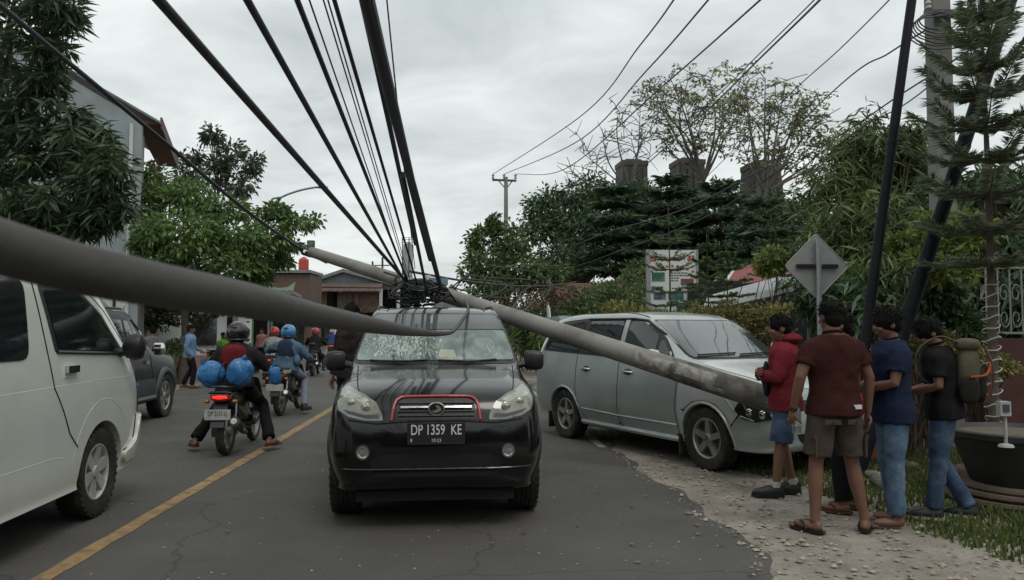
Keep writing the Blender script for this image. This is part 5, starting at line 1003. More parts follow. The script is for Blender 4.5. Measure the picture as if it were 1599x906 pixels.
def awning_house():
    t = thing('white_awning', 'pale sheet awning with red roof behind it left of diamond sign', 'awning', at(1170, 517, 17)*Vector((1, 1, 0))); o = t.location; q = lambda u, v, Y: at(u, v, Y)-o
    wm = mat('pale_tarpaulin', (.36, .38, .385), .7, 0, .08, 2, dirt=(.22, .22, .21, .6), ds=2)
    for i in range(6):
        f0, f1 = i/6, (i+1)/6; A, B = q(1095, 487, 15), q(1272, 448, 14); C, D = q(1105, 462, 18), q(1268, 418, 18)
        L0, L1, U0, U1 = A.lerp(B, f0), A.lerp(B, f1-.01), C.lerp(D, f0), C.lerp(D, f1-.01); dn = Vector((0, 0, -.03))
        MB().add([L0, L1, U1, U0, L0+dn, L1+dn, U1+dn, U0+dn], [(0, 1, 2, 3), (7, 6, 5, 4), (0, 4, 5, 1), (1, 5, 6, 2), (2, 6, 7, 3), (3, 7, 4, 0)]).build('awning_sheet', wm, t, 0)
    MB().bar(q(1095, 490, 15), q(1272, 451, 14), .06, .07).build('front_beam', STEEL, t, 0)
    for u, v in ((1100, 488), (1150, 477), (1205, 465), (1262, 452)): p = q(u, v, 15-.0055*(u-1095)); MB().tube([Vector((p.x, p.y, -o.z)), p], .035, 8).build('post', GALV, t)
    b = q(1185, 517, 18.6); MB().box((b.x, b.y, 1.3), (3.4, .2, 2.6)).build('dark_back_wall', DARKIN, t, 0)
    p0, p1 = q(1206, 470, 13.8), q(1255, 462, 13.6)
    for i in range(5): p = p0.lerp(p1, i/4); MB().tube([p, p+Vector((0, 0, .32)), p+Vector((.06, 0, .36)), p+Vector((.12, 0, .32)), p+Vector((.12, 0, 0))], .012, 6).build('rail_hoop', GALV, t)
    r = thing('red_roof_house', 'small house with red sheet roof above the pale awning', 'house', at(1180, 517, 21)*Vector((1, 1, 0))); o2 = r.location; q2 = lambda u, v, Y: at(u, v, Y)-o2
    MB().add([q2(1128, 448, 20), q2(1255, 428, 20), q2(1240, 402, 23), q2(1150, 417, 23)]+[p-Vector((0, 0, .06)) for p in (q2(1128, 448, 20), q2(1255, 428, 20), q2(1240, 402, 23), q2(1150, 417, 23))], [(0, 1, 2, 3), (7, 6, 5, 4), (0, 4, 5, 1), (1, 5, 6, 2), (2, 6, 7, 3), (3, 7, 4, 0)]).build('roof', REDROOF, r, 0)
    MB().box((.1, .8, 1.2), (2.0, .2, 2.4)).build('wall', mat('cream_wall', (.42, .38, .33), .85, 0, .1, 2), r, 0); MB().box((-.4, .68, 1.3), (.6, .06, .8)).build('window', GLASS, r, 0)
    MB().bar(q2(1128, 448, 20), q2(1150, 417, 23), .08, .06).build('verge_board', WHITEW, r, 0)
awning_house()
def low_house():
    Y = 27.5; c = at(940, 517, Y); t = thing('low_red_house', 'low house with rusty red roof half hidden left of the welcome board', 'house', (c.x, Y, 0)); k = Y/FPX; z = lambda v: at(940, v, Y).z
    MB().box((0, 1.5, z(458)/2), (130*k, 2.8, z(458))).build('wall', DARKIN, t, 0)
    for i in range(9): x0 = (-72+i*16)*k; MB().add([(x0, -.5, z(462)), (x0+15.5*k, -.5, z(462)), (x0+15.5*k, 1.6, z(438)), (x0, 1.6, z(438)), (x0, -.5, z(462)-.05), (x0+15.5*k, -.5, z(462)-.05), (x0+15.5*k, 1.6, z(438)-.05), (x0, 1.6, z(438)-.05)], [(0, 1, 2, 3), (7, 6, 5, 4), (0, 4, 5, 1), (1, 5, 6, 2), (2, 6, 7, 3), (3, 7, 4, 0)]).build('roof_sheet', mat('rusty_red_roof', (.15, .055, .045), .7, 0, .3, 3, dirt=(.08, .05, .045, .8), ds=2), t, 0)
    for i in range(3): MB().box(((-40+i*40)*k, .06, 1.4), (.8, .06, .9)).build('window', GLASS, t, 0)
low_house()
def tile_house():
    Y = 20; c = at(1440, 517, Y); t = thing('tiled_house', 'house with orange tiled gable roof showing above the bamboo', 'house', (c.x, Y, 0)); z = lambda v: at(1440, v, Y).z; x = lambda u: (u-1440)*Y/FPX
    MB().box((.3, 1.5, z(285)/2), (2.6, 2, z(285))).build('wall', mat('cream_wall', ()), t, 0)
    MB().prism([(x(1375), z(285)), (x(1432), z(238)), (x(1502), z(288))], (0, .2, 0), (0, .3, 0)).build('gable', mat('cream_wall', ()), t, 0)
    tm = mat('orange_roof_tile', (.33, .115, .06), .8, 0, .25, 6)
    for s, (ua, va) in ((-1, (1370, 292)), (1, (1510, 296))):
        for i in range(9):
            f0, f1 = i/9, (i+1.15)/9; A, B = Vector((x(1432), 0, z(234)+.02)), Vector((x(ua), 0, z(va))); p, q = A.lerp(B, f0), A.lerp(B, min(1.02, f1)); y0 = Vector((0, -.15, .05)); y1 = Vector((0, 2.6, 0))
            MB().add([p, q+Vector((0, 0, .05)), q+y1+Vector((0, 0, .05)), p+y1, p-Vector((0, 0, .05)), q, q+y1, p+y1-Vector((0, 0, .05))], [(0, 1, 2, 3), (7, 6, 5, 4), (0, 4, 5, 1), (1, 5, 6, 2), (2, 6, 7, 3), (3, 7, 4, 0)]).build('tile_course', tm, t, 0)
        MB().bar((x(1432), -.12, z(240)), (x(ua), -.12, z(va)-.1), .06, .22).build('barge_board', WHITEW, t, 0)
    MB().box((.1, .26, z(268)), (.5, .06, .4)).build('gable_vent', WOODB, t, 0)
    Y2 = 13; p = at(1590, 517, Y2); h = thing('red_fronted_building', 'building with dark red fascia beyond the near conifer at right edge', 'building', (p.x, Y2, 0)); z2 = lambda v: at(1590, v, Y2).z
    MB().box((1.6, 1.5, z2(360)/2), (4.0, 2.6, z2(360))).build('wall', mat('cream_wall', ()), h, 0); MB().box((1.5, .0, z2(342)), (4.6, .5, z2(322)-z2(362))).build('fascia', REDROOF, h, 0); MB().box((1.5, 1.4, z2(318)), (4.8, 3.4, .1)).build('roof', TIN, h, 0)
    MB().box((.6, .18, z2(440)), (1.0, .06, 1.0)).build('window', GLASS, h, 0)
tile_house()
def diamond(label, p, half, back, rot, arrow=False):
    t = thing('road_sign', label, 'sign', (p.x, p.y, 0), rot); z = p.z; face = mat('grey_sign_back', (.33, .34, .33), .5, .3, .1, 8, dirt=(.24, .24, .23, .6), ds=5) if back else mat('cream_sign_face', (.52, .52, .46), .6, 0, .08, 6)
    pl = rpoly([(-half, 0), (0, -half), (half, 0), (0, half)], .05)
    s = MB().prism(pl, (0, .006, 0), (0, 0, z)).build('plate', face, t, .3); n = len(pl)
    MB().tube([(a, .0, z+b) for a, b in pl]+[(pl[0][0], 0, z+pl[0][1])], .006, 5).build('plate_rim', GALV, s)
    if back:
        MB().box((0, -.022, z+.0), (half*1.28, .03, .045)).build('bracket_bar', PLAS, s, 0)
        MB().tube([(0, -.055, 0), (0, -.055, z+half*.8)], .032, 12).build('post', GALV, t)
        for q in (-.05, .05): MB().cyl((q, -.03, z), (q, -.045, z), .012, 8).build('bolt', STEEL, s)
    else:
        MB().prism([(-.03, -.26), (.04, -.26), (.04, .02), (.09, .08), (.2, .08), (.2, .04), (.3, .12), (.2, .2), (.2, .16), (.06, .16), (-.03, .06)], (0, -.008, 0), (-.07, -.002, z)).build('bend_arrow', INKB, s, 0)
        MB().tube([(0, .05, 0), (0, .05, z+half*.6)], .035, 12).build('post', GALV, t)
diamond('grey back of a diamond road sign on a post behind the men', at(1275, 416, 9.4), .405, True, R(4))
diamond('white diamond bend warning sign on the left below the grey cable', at(183, 462, 17.5), .42, False, R(-4))
# --- garden wall, ornamental fence, planter and bits by the verge
def garden_wall():
    t = thing('garden_wall', 'low dark red garden wall behind the standing men', 'wall', at(1390, 560, 10.6)*Vector((1, 1, 0)), R(4)); wm = mat('dark_red_wall', (.075, .027, .022), .85, 0, .3, 4, dirt=(.06, .03, .025, .8), ds=3)
    MB().box((0, .1, .42), (5.2, .14, .84)).build('wall_core', DARKIN, t, 0)
    for r_ in range(6):
        for i in range(14):
            x = -2.55+i*.375+(.18 if r_ % 2 else 0)
            if x > 2.45: continue
            MB().box((x+.18, .02+.008*((i*7+r_*3) % 3), .08+r_*.14), (.36, .06, .125)).build('brick', wm, t, 0)
    for x in (-2.6, -.9, .9, 2.6): MB().box((x, .06, .5), (.26, .26, 1.0)).build('pier', wm, t, 0); MB().box((x, .06, 1.03), (.34, .34, .07)).build('pier_cap', WHITEW if x == 2.6 else wm, t, 0)
    MB().box((0, .06, .90), (5.0, .22, .06)).build('coping', wm, t, 0)
    g = thing('orange_barrier', 'orange painted board barrier behind the navy shirted man', 'barrier', gnd(1360, 722), R(8))
    for i, z in enumerate((.12, .30, .48, .66)): MB().box((0, .02*(i % 2), z), (.62, .03, .165)).build('board', TERRA, g, 0)
    for x in (-.26, .26): MB().box((x, .05, .42), (.06, .05, .84)).build('post', WOODB, g, 0)
    for z in (.2, .56): MB().cyl((-.2, -.03, z), (-.2, .0, z), .014, 8).build('bolt', PLATEW, g)
garden_wall()
def fence():
    t = thing('ornamental_fence', 'white scrollwork iron fence at the right edge', 'fence', at(1600, 517, 10.5)*Vector((1, 1, 0)), R(-2)); wm = mat('white_iron', (.24, .24, .225), .5, 0, .08); z0, z1 = at(1580, 520, 10.5).z, at(1580, 418, 10.5).z
    for i in range(9): MB().box((-.5+i*.16, 0, (z0+z1)/2), (.016, .016, z1-z0)).build('bar', wm, t, 0)
    for z in (z0, z1): MB().box((.14, 0, z), (1.4, .03, .03)).build('rail', wm, t, 0)
    for i in range(8):
        for s in (0, 1):
            x = -.42+i*.16; zc = z0+.2+s*.34; MB().tube([Vector((x+math.cos(a)*(.07-.006*a), 0, zc+math.sin(a)*(.14-.012*a)*(1 if s else -1))) for a in np.linspace(0, 7.5, 18)], .007, 5).build('scroll', wm, t)
    MB().box((.14, .04, z0/2-.05), (1.5, .2, z0-.05)).build('base_wall', mat('dark_red_wall', ()), t, 0)
fence()
def planter():
    p = gnd(1640, 798); t = thing('planter_pot', 'big dark round planter pot on stacked slabs at right edge', 'planter', (p.x, p.y+.35, 0)); r = .52
    MB().lathe([(r*.70, .16), (r*.74, .18), (r*.86, .36), (r*.96, .50), (r*1.0, .54), (r*1.07, .555), (r*1.08, .60), (r*1.0, .61), (r*.95, .57), (.01, .55)], (0, 0, 0), 'z', 40).build('pot', mat('dark_glazed_pot', (.022, .024, .023), .55, 0, .3, 6, dirt=(.05, .05, .045, .6), ds=4), t)
    MB().lathe([(.01, .56), (r*.9, .575), (r*.94, .57)], (0, 0, 0), 'z', 30).build('soil', EARTH, t)
    sm = mat('weathered_slab', (.125, .095, .07), .9, 0, .3, 5, bump=.5, bs=20)
    for i, (rr_, z) in enumerate(((.60, .045), (.56, .10), (.50, .145))): MB().lathe([(.02, -.022), (rr_*.97, -.024), (rr_, -.005), (rr_*.985, .02), (.02, .024)], (.01*i, -.01*i, z), 'z', 22).build('base_slab', sm, t)
    q = gnd(1570, 735); s = thing('outlet_post', 'white outdoor socket on a short white pipe standing in the planter', 'socket', (at(1571, 697, 6.2)))
    MB().tube([(0, 0, 0), (0, 0, .26)], .013, 8).build('pipe', PLATEW, s); MB().box((-.01, 0, .30), (.085, .06, .115)).build('socket_box', PLATEW, s, 0); MB().box((-.01, -.033, .305), (.05, .01, .06)).build('socket_face', CLAD, s, 0); MB().lathe([(.06, 0), (.05, .02), (.01, .03)], (0, 0, -.005), 'z', 12).build('foot', PLATEW, s)
    for i, (lab, u, v, sz) in enumerate((('squared pale stone block behind the navy shirted man', 1378, 762, (.16, .12, .14)), ('flat stone lying left of the stone block', 1362, 745, (.2, .13, .06)), ('round cobble on the planter rim', 1590, 692, (.08, .07, .06)), ('brown rock between the men and the planter', 1502, 745, (.16, .13, .12)), ('dark rock under the backpack man near the wall', 1420, 735, (.17, .14, .1)))):
        P = gnd(u, v) if i != 2 else at(u, v, 6.25); rn = random.Random(i+3); m_ = MB().ell((0, 0, sz[2]*.45), (sz[0]*.6, sz[1]*.6, sz[2]*.6), 9, 6); pw = .45 if i == 0 else .8
        m_.v = [(math.copysign(abs(a/sz[0]/.6)**pw, a)*sz[0]*.6*(1+rn.uniform(-.1, .1)), math.copysign(abs(b/sz[1]/.6)**pw, b)*sz[1]*.6, c*(1+rn.uniform(-.1, .1))) for a, b, c in m_.v]
        o = m_.build('rock', mat('pale_rock', (.24, .225, .20), .9, 0, .25, 12, bump=.4, bs=40) if i in (0, 1) else sm, None, .9); o.location = P; o.rotation_euler.z = i*1.3; tag(o, lab, 'rock', 'rocks by the verge')
planter()
# ------------------------------------------------------------------ vegetation
BARK = mat('bark', (.10, .082, .062), .95, 0, .3, 8, bump=.6, bs=22)
BARKP = mat('pale_bark', (.21, .19, .165), .9, 0, .25, 8, bump=.4, bs=22)
def leafm(name, col, tr=.28, rough=.45): return mat(name, [c*1.35 for c in col], rough, 0, .25, .9, attr=True, trans=tr, spec=.45)
LF = dict(mango=leafm('mango_leaf', (.040, .068, .032)), green=leafm('bright_leaf', (.092, .150, .050)), grey=leafm('grey_green_leaf', (.055, .075, .048)), mid=leafm('mid_leaf', (.075, .115, .042)),
          dark=leafm('dark_leaf', (.046, .080, .038)), conif=leafm('conifer_needle', (.046, .080, .042), .2), lconif=leafm('young_conifer_needle', (.085, .125, .05), .25), feath=leafm('thin_leaf', (.14, .16, .085)),
          nconif=leafm('near_conifer_needle', (.115, .145, .090), .25), bam=leafm('bamboo_leaf', (.085, .115, .045), .3), lime=leafm('lime_leaf', (.125, .155, .042), .35), olive=leafm('hedge_leaf', (.14, .135, .045), .3), red=leafm('red_leaf', (.085, .05, .03), .3))
def leaves(P, D, L_, W, g, twist=True, tint=None, fold=.0):
    """one four-cornered leaf at each P along D"""
    n = len(P); D = D/(np.linalg.norm(D, axis=1, keepdims=True)+1e-9); a = g.normal(0, 1, (n, 3)); S = np.cross(D, a); S /= np.linalg.norm(S, axis=1, keepdims=True)+1e-9
    ll = (L_*(.65+g.random(n)*.7))[:, None]; ww = (W*(.7+g.random(n)*.6))[:, None]*.5
    m_ = P+D*ll*.45; t_ = P+D*ll; t_[:, 2] -= ll[:, 0]*.12
    V = np.stack([P, m_+S*ww, t_, m_-S*ww], 1).reshape(-1, 3); F = np.array([[0, 1, 2, 3]])+4*np.arange(n)[:, None]
    return V, F, np.repeat(tint, 4, 0)
class Tree:
    def __init__(s, name, label, base, group=None, seed=1, cat='tree'):
        s.g = np.random.default_rng(seed); s.rn = random.Random(seed); s.base = Vector(base); s.t = thing(name, label, cat, base, 0, group); s.w = MB(); s.V = []; s.F = []; s.T = []; s.k = 0; s.fine = MB()
    def limb(s, pts, r0, r1, n=8, steps=5, fine=False):
        T = [p-s.base for p in crom(pts, steps)]; m_ = len(T); (s.fine if fine else s.w).tube(T, [r0+(r1-r0)*i/(m_-1) for i in range(m_)], n)
    def put(s, P, D, L_, W, tint):
        if not len(P): return
        V, F, T = leaves(P-np.array(s.base), D, L_, W, s.g, tint=tint); s.V.append(V); s.F.append(F+s.k); s.T.append(T); s.k += len(V)
    def tint(s, n, lo=.55, hi=1.45, yel=.06):
        t = (lo+s.g.random((n, 1))*(hi-lo))*np.ones((1, 3)); k = s.g.random(n) < yel; t[k] *= np.array([1.7, 1.35, .7]); return t
    def blob(s, c, r, clumps, per, L_, W, droop=.3, shell=.6, spread=.16, src=None, twig=.012, yel=.05, lo=.55, hi=1.45):
        """a cluster of leaf clumps filling an ellipsoid with ragged edges; limbs run to some of the clumps"""
        g = s.g; c = Vector(c); n = clumps; d = g.normal(0, 1, (n, 3)); d /= np.linalg.norm(d, axis=1, keepdims=True)
        rad = (shell+(1-shell)*g.random(n))*(.8+.35*g.random(n)); C = np.array(c)+d*rad[:, None]*np.array(r); size = max(r)*spread*(.7+.7*g.random(n))
        idx = np.repeat(np.arange(n), per); m_ = len(idx); off = g.normal(0, 1, (m_, 3)); P = C[idx]+off*size[idx][:, None]*np.array([1, 1, .7])
        D = off*.9+d[idx]*.5+g.normal(0, .35, (m_, 3)); D /= np.linalg.norm(D, axis=1, keepdims=True); D[:, 2] -= droop
        tb = (.75+g.random(n)*.5)[idx][:, None]; s.put(P, D, L_, W, s.tint(m_, lo, hi, yel)*tb)
        if src is not None:
            for i in range(0, n, max(1, n//7)):
                e_ = Vector(C[i]); m2 = Vector(src).lerp(e_, .55)+Vector((0, 0, (e_-Vector(src)).length*.08)); s.limb([Vector(src), m2, e_], twig*2.2, twig*.5, 5, 4)
    def done(s, leafmat, bark=BARK, crown='crown'):
        if s.w.v: s.w.build('trunk', bark, s.t)
        if s.fine.v: s.fine.build('twigs', bark, s.t)['kind'] = 'stuff'
        if s.V:
            me = npmesh('crown', np.concatenate(s.V), np.concatenate(s.F), np.concatenate(s.T)); link(crown, me, leafmat, s.t)
        return s.t
def pxr(u, v, Y, ru, rv): return at(u, v, Y), (ru*Y/FPX, min(ru, 60)*Y/FPX*.9, rv*Y/FPX)
# --- big mango at the left
def mango():
    b = at(-60, 600, 11.5); t = Tree('mango_tree', 'large dark mango tree hanging over the upper left corner', (b.x, 11.5, 0), seed=3); B = t.base
    fork = B+Vector((.1, -.2, 2.6)); t.limb([B, B+Vector((.1, 0, 1.4)), fork], .24, .17, 12)
    g = t.g
    for (u, v, Y, ru, rv, cl) in ((30, 30, 10.2, 85, 60, 70), (95, 5, 9.8, 38, 35, 36), (15, 150, 10.5, 75, 75, 80), (85, 75, 10, 28, 30, 18), (75, 130, 10.3, 30, 34, 26), (60, 235, 10.4, 75, 55, 75), (140, 222, 10, 42, 36, 40), (165, 268, 9.8, 40, 40, 42), (35, 325, 10.2, 70, 42, 60), (120, 318, 10, 60, 38, 60), (170, 318, 9.8, 32, 28, 28), (110, 185, 10.2, 36, 30, 28), (-70, 120, 11, 90, 180, 90), (-40, 290, 10.5, 70, 80, 60), (70, 360, 10, 40, 22, 24), (140, 355, 9.9, 26, 18, 14), (40, -70, 10.5, 110, 60, 70)):
        c, r = pxr(u, v, Y, ru, rv); n = int(cl*.85); d = g.normal(0, 1, (n, 3)); d /= np.linalg.norm(d, axis=1, keepdims=True); C = np.array(c)+d*(.55+.5*g.random((n, 1)))*np.array(r)
        idx = np.repeat(np.arange(n), 15); m_ = len(idx); a = g.random(m_)*6.28; el = g.normal(-.45, .45, m_)        # whorls of long drooping leaves
        D = np.stack([np.cos(a)*np.cos(el), np.sin(a)*np.cos(el), np.sin(el)], 1); P = C[idx]+D*.02+g.normal(0, .035, (m_, 3)); t.put(P, D, .23, .042, t.tint(m_, .5, 1.5, .03)*(.7+g.random(n)*.6)[idx][:, None])
        m2 = fork.lerp(c, .5)+Vector((0, 0, .3)); t.limb([fork, m2, c], .06, .02, 7, 5)
        for i in range(0, n, 7): t.limb([c, Vector(C[i])], .014, .006, 5, 1)
    t.done(LF['mango'])
mango()
def leafy(name, label, base, fork_h, blobs, kind, L_, W, clumps, per, seed, rt=.16, bark=BARK, group=None, lean_=(0, 0), extra=None, spread=.16, shell=.55, droop=.3, yel=.05):
    t = Tree(name, label, base, group, seed); B = t.base; f = B+Vector((lean_[0], lean_[1], fork_h)); t.limb([B, B.lerp(f, .5)+Vector((.06, 0, 0)), f], rt, rt*.65, 10)
    for (u, v, Y, ru, rv) in blobs:
        c, r = pxr(u, v, Y, ru, rv); k = max(.5, ru*rv/900); s0 = f.lerp(c, .62)+Vector((0, 0, -.1)); t.limb([f, f.lerp(c, .35)+Vector((0, 0, .12)), s0], rt*.45, rt*.16, 7)
        t.blob(c, r, int(clumps*k)+4, per, L_, W, droop, shell, spread, s0, .012, yel)
    if extra: extra(t, f)
    return t.done(LF[kind], bark)
leafy('roadside_tree', 'bright green spreading tree beyond the white van', at(285, 575, 21)*Vector((1, 1, 0)), 2.3, [(245, 285, 21, 34, 22), (228, 325, 20.5, 24, 34), (300, 308, 21, 42, 26), (355, 330, 21.5, 44, 20), (285, 365, 20, 62, 30), (362, 375, 21, 50, 24), (420, 368, 21.5, 38, 16), (462, 348, 22, 36, 9), (432, 330, 22, 26, 9), (330, 415, 20.5, 62, 22), (250, 405, 20, 40, 22), (400, 405, 21.5, 36, 18), (445, 385, 22, 26, 9), (230, 372, 20, 30, 22), (405, 432, 22, 22, 12), (430, 408, 22.5, 26, 10), (385, 445, 22, 24, 12)], 'green', .17, .075, 26, 34, 5, .13, spread=.15)
leafy('low_roadside_tree', 'low dark leafy tree with slanting trunk before the white wall', gnd(268, 594), 1.5, [(235, 470, 22, 32, 16), (300, 475, 22, 42, 16), (250, 498, 22, 26, 12), (330, 455, 22, 40, 18), (200, 455, 22, 30, 20), (345, 478, 22.5, 22, 8)], 'mid', .13, .06, 24, 30, 6, .10, lean_=(.9, 0))
leafy('tall_open_tree', 'tall open grey green tree behind the blue grey building', at(330, 560, 33)*Vector((1, 1, 0)), 5.2, [(338, 210, 33, 20, 15), (362, 240, 33, 28, 18), (392, 258, 33, 20, 20), (298, 252, 33, 22, 18), (322, 282, 33, 36, 16), (372, 288, 33, 30, 14), (283, 285, 33, 14, 22), (345, 260, 33, 18, 12)], 'grey', .26, .11, 17, 26, 7, .16, spread=.2, shell=.4)
leafy('roadside_tree', 'round leafy tree beside the road below the far power pole', at(790, 560, 29)*Vector((1, 1, 0)), 2.2, [(748, 372, 29, 20, 22), (772, 348, 29, 10, 12), (800, 378, 29, 32, 30), (752, 415, 28.5, 34, 26), (808, 425, 28.5, 38, 30), (850, 430, 28.5, 34, 26), (772, 450, 28, 36, 18)], 'mid', .20, .10, 28, 34, 8, .15)
leafy('spreading_tree', 'dense dark spreading tree left of the stone towers', at(905, 560, 36)*Vector((1, 1, 0)), 3.4, [(862, 322, 36, 44, 22), (912, 303, 36, 48, 20), (852, 358, 36, 34, 22), (950, 322, 37, 44, 30), (900, 350, 35, 52, 28), (1000, 306, 37, 36, 22), (890, 400, 34, 56, 30), (965, 380, 35, 56, 38), (870, 435, 33, 46, 24), (1020, 345, 37, 36, 40)], 'dark', .24, .10, 34, 40, 9, .3)
leafy('spreading_tree', 'dark leafy tree under the rightmost stone tower', at(1200, 560, 38)*Vector((1, 1, 0)), 3.4, [(1060, 325, 39, 44, 26), (1120, 308, 39, 40, 22), (1160, 330, 38, 40, 30), (1215, 325, 38, 44, 26), (1255, 350, 36, 40, 40), (1110, 365, 37, 56, 36), (1190, 385, 36, 60, 40), (1060, 400, 36, 50, 36), (1260, 410, 33, 40, 30), (1130, 420, 35, 60, 26)], 'dark', .24, .10, 32, 36, 10, .3)
# --- feathery trees and a bare one standing above the rest
def airy(name, label, base, fork, tips, kind, seed, leaf=(.24, .11), n=26, bare=False, rt=.2):
    t = Tree(name, label, base, 'airy trees above the stone towers', seed); B = t.base; f = Vector(fork); t.limb([B, B.lerp(f, .6), f], rt, rt*.6, 9)
    rn = t.rn
    for (u, v, Y) in tips:
        e_ = at(u, v, Y); m1 = f.lerp(e_, .5)+Vector((rn.gauss(0, .25), rn.gauss(0, .3), rn.gauss(.1, .2))); t.limb([f, m1, e_], rt*.38, rt*.08, 6, 6)
        for k in range(6):
            s0 = m1.lerp(e_, rn.uniform(.35, 1)); q = s0+Vector((rn.gauss(0, .75), rn.gauss(0, .7), rn.gauss(.28, .42))); t.limb([s0, s0.lerp(q, .5)+Vector((rn.gauss(0, .12), 0, rn.gauss(.1, .1))), q], rt*.13, .018, 5, 4)
            for j in range(3):
                s1 = s0.lerp(q, rn.uniform(.3, 1)); q1 = s1+Vector((rn.gauss(0, .45), rn.gauss(0, .4), rn.gauss(.12, .35))); t.limb([s1, q1], .024, .012, 4, 1, fine=True)
                if not bare and rn.random() < .8:
                    g = t.g; m_ = n; P = np.array(q1)+g.normal(0, 1, (m_, 3))*np.array([.19, .19, .06]); D = g.normal(0, 1, (m_, 3)); D[:, 2] = D[:, 2]*.4-.25; t.put(P, D, leaf[0], leaf[1], t.tint(m_, .6, 1.5, .16))
    return t.done(LF[kind], mat('grey_brown_bark', (.13, .115, .10), .9, 0, .25, 8))
airy('bare_tree', 'leafless pale tree left of the stone towers', at(985, 560, 41)*Vector((1, 1, 0)), at(985, 300, 41), [(905, 235, 41), (940, 200, 41), (965, 170, 41), (1000, 165, 41), (890, 270, 41), (925, 265, 41), (1010, 200, 41), (985, 215, 41), (1030, 185, 41)], 'feath', 21, bare=True, rt=.16)
airy('airy_tree', 'tall thin leaved tree above the middle stone tower', at(1098, 560, 42)*Vector((1, 1, 0)), at(1098, 285, 42), [(1005, 150, 42), (1160, 165, 42), (1018, 135, 42), (1045, 118, 42), (1078, 112, 42), (1108, 125, 42), (1135, 140, 42), (1040, 180, 42), (1070, 165, 42), (1100, 180, 42), (1030, 215, 42), (1060, 222, 42), (1140, 190, 42), (1125, 225, 42), (1085, 215, 42)], 'feath', 22, n=10)
airy('airy_tree', 'wide thin leaved tree above the right stone tower', at(1180, 560, 39)*Vector((1, 1, 0)), at(1196, 300, 39), [(1305, 235, 39), (1275, 150, 39), (1165, 130, 39), (1195, 122, 39), (1225, 135, 39), (1255, 150, 39), (1280, 180, 39), (1298, 215, 39), (1240, 190, 39), (1205, 170, 39), (1170, 180, 39), (1150, 155, 39), (1265, 240, 39), (1225, 235, 39), (1160, 225, 39), (1290, 260, 39)], 'feath', 23, n=12)
# --- araucarias: whorls of fern-like branches
def conifer(label, base, levels, kind, seed, rt=.05, needle=(.16, .03), up=.12, nb=7, dens=26, group='young conifers', bark=BARK, lights=False):
    """levels: (z, branch length, tip rise); base world point"""
    t = Tree('conifer', label, base, group, seed); B = t.base; zt = max(l[0] for l in levels)+.35; g = t.g
    t.limb([B, B+Vector((.02, 0, zt*.5)), B+Vector((0, 0, zt))], rt, rt*.2, 8)
    for (z, bl, rise) in levels:
        a0 = g.random()*6.28
        for k in range(nb):
            a = a0+2*PI*k/nb+g.normal(0, .12); L_ = bl*(.85+.3*g.random()); o = B+Vector((0, 0, z)); dx_, dy_ = math.cos(a), math.sin(a); s = np.array((-dy_, dx_, 0))
            pts = [o, o+Vector((dx_*L_*.5, dy_*L_*.5, rise*.15-.04*L_)), o+Vector((dx_*L_, dy_*L_, rise))]; C = crom(pts, 6); t.limb(pts, rt*.28, .004, 5, 4)
            m_ = int(dens*6*max(.5, L_)); q = .12+.88*g.random(m_); i = np.minimum((q*(len(C)-1)).astype(int), len(C)-2); fr = q*(len(C)-1)-i; Cn = np.array([tuple(p) for p in C]); P = Cn[i]*(1-fr)[:, None]+Cn[i+1]*fr[:, None]
            sg = np.where(g.random(m_) < .5, -1, 1); D = s[None]*sg[:, None]*(.9+.2*g.random((m_, 1)))+np.array((dx_, dy_, 0))*(.5+.4*g.random((m_, 1)))+np.array((0, 0, 1))*g.normal(up, .22, (m_, 1))
            t.put(P, D, needle[0]*(1.1-.35*q.mean()), needle[1], t.tint(m_, .6, 1.5, .04))
    return t.done(LF[kind], bark)
def lv(*a): return list(a)
def con_px(label, u, Y, rows, kind, seed, **k):
    b = at(u, 560, Y); return conifer(label, (b.x, Y, 0), [(at(u, v, Y).z, w_*Y/FPX, r_*Y/FPX) for v, w_, r_ in rows], kind, seed, **k)
con_px('tall conifer with drooping tiers right of the spreading tree', 962, 31, [(300, 22, 4), (320, 34, 2), (345, 44, 0), (370, 52, -3), (395, 58, -5), (420, 62, -6), (445, 60, -6)], 'conif', 31, needle=(.55, .10), dens=17, rt=.12, group='dark conifers')
con_px('dark conifer directly behind the welcome board', 1052, 30, [(285, 16, 8), (305, 30, 5), (328, 40, 2), (352, 50, 0), (378, 56, -4), (404, 60, -6), (430, 60, -6)], 'conif', 32, needle=(.55, .10), dens=17, rt=.12, group='dark conifers')
con_px('dark conifer between the second and third stone towers', 1128, 29, [(295, 20, 8), (315, 34, 4), (340, 46, 2), (365, 54, 0), (392, 58, -4), (418, 60, -5)], 'conif', 33, needle=(.5, .10), dens=17, rt=.12, group='dark conifers')
con_px('dark conifer left of the diamond road sign', 1196, 27, [(320, 20, 6), (342, 34, 3), (366, 44, 0), (392, 50, -3), (418, 54, -5)], 'conif', 34, needle=(.5, .10), dens=17, rt=.1, group='dark conifers')
con_px('thin young conifer standing in front of the welcome board', 1046, 14, [(352, 14, 6), (378, 30, 9), (405, 36, 12), (421, 38, 8), (456, 48, 5), (476, 46, 6)], 'lconif', 35, needle=(.10, .016), dens=30, nb=6, rt=.03)
con_px('thin young conifer between the welcome board and the white awning', 1106, 15, [(388, 10, 6), (410, 22, 6), (432, 30, 5), (452, 36, 4), (472, 36, 3)], 'lconif', 36, needle=(.11, .018), dens=46, nb=6, rt=.03)
con_px('slender young conifer left of the diamond sign', 1214, 15, [(318, 10, 6), (345, 26, 8), (378, 30, 8), (398, 38, 6), (430, 36, 4)], 'lconif', 37, needle=(.11, .018), dens=46, nb=6, rt=.03)
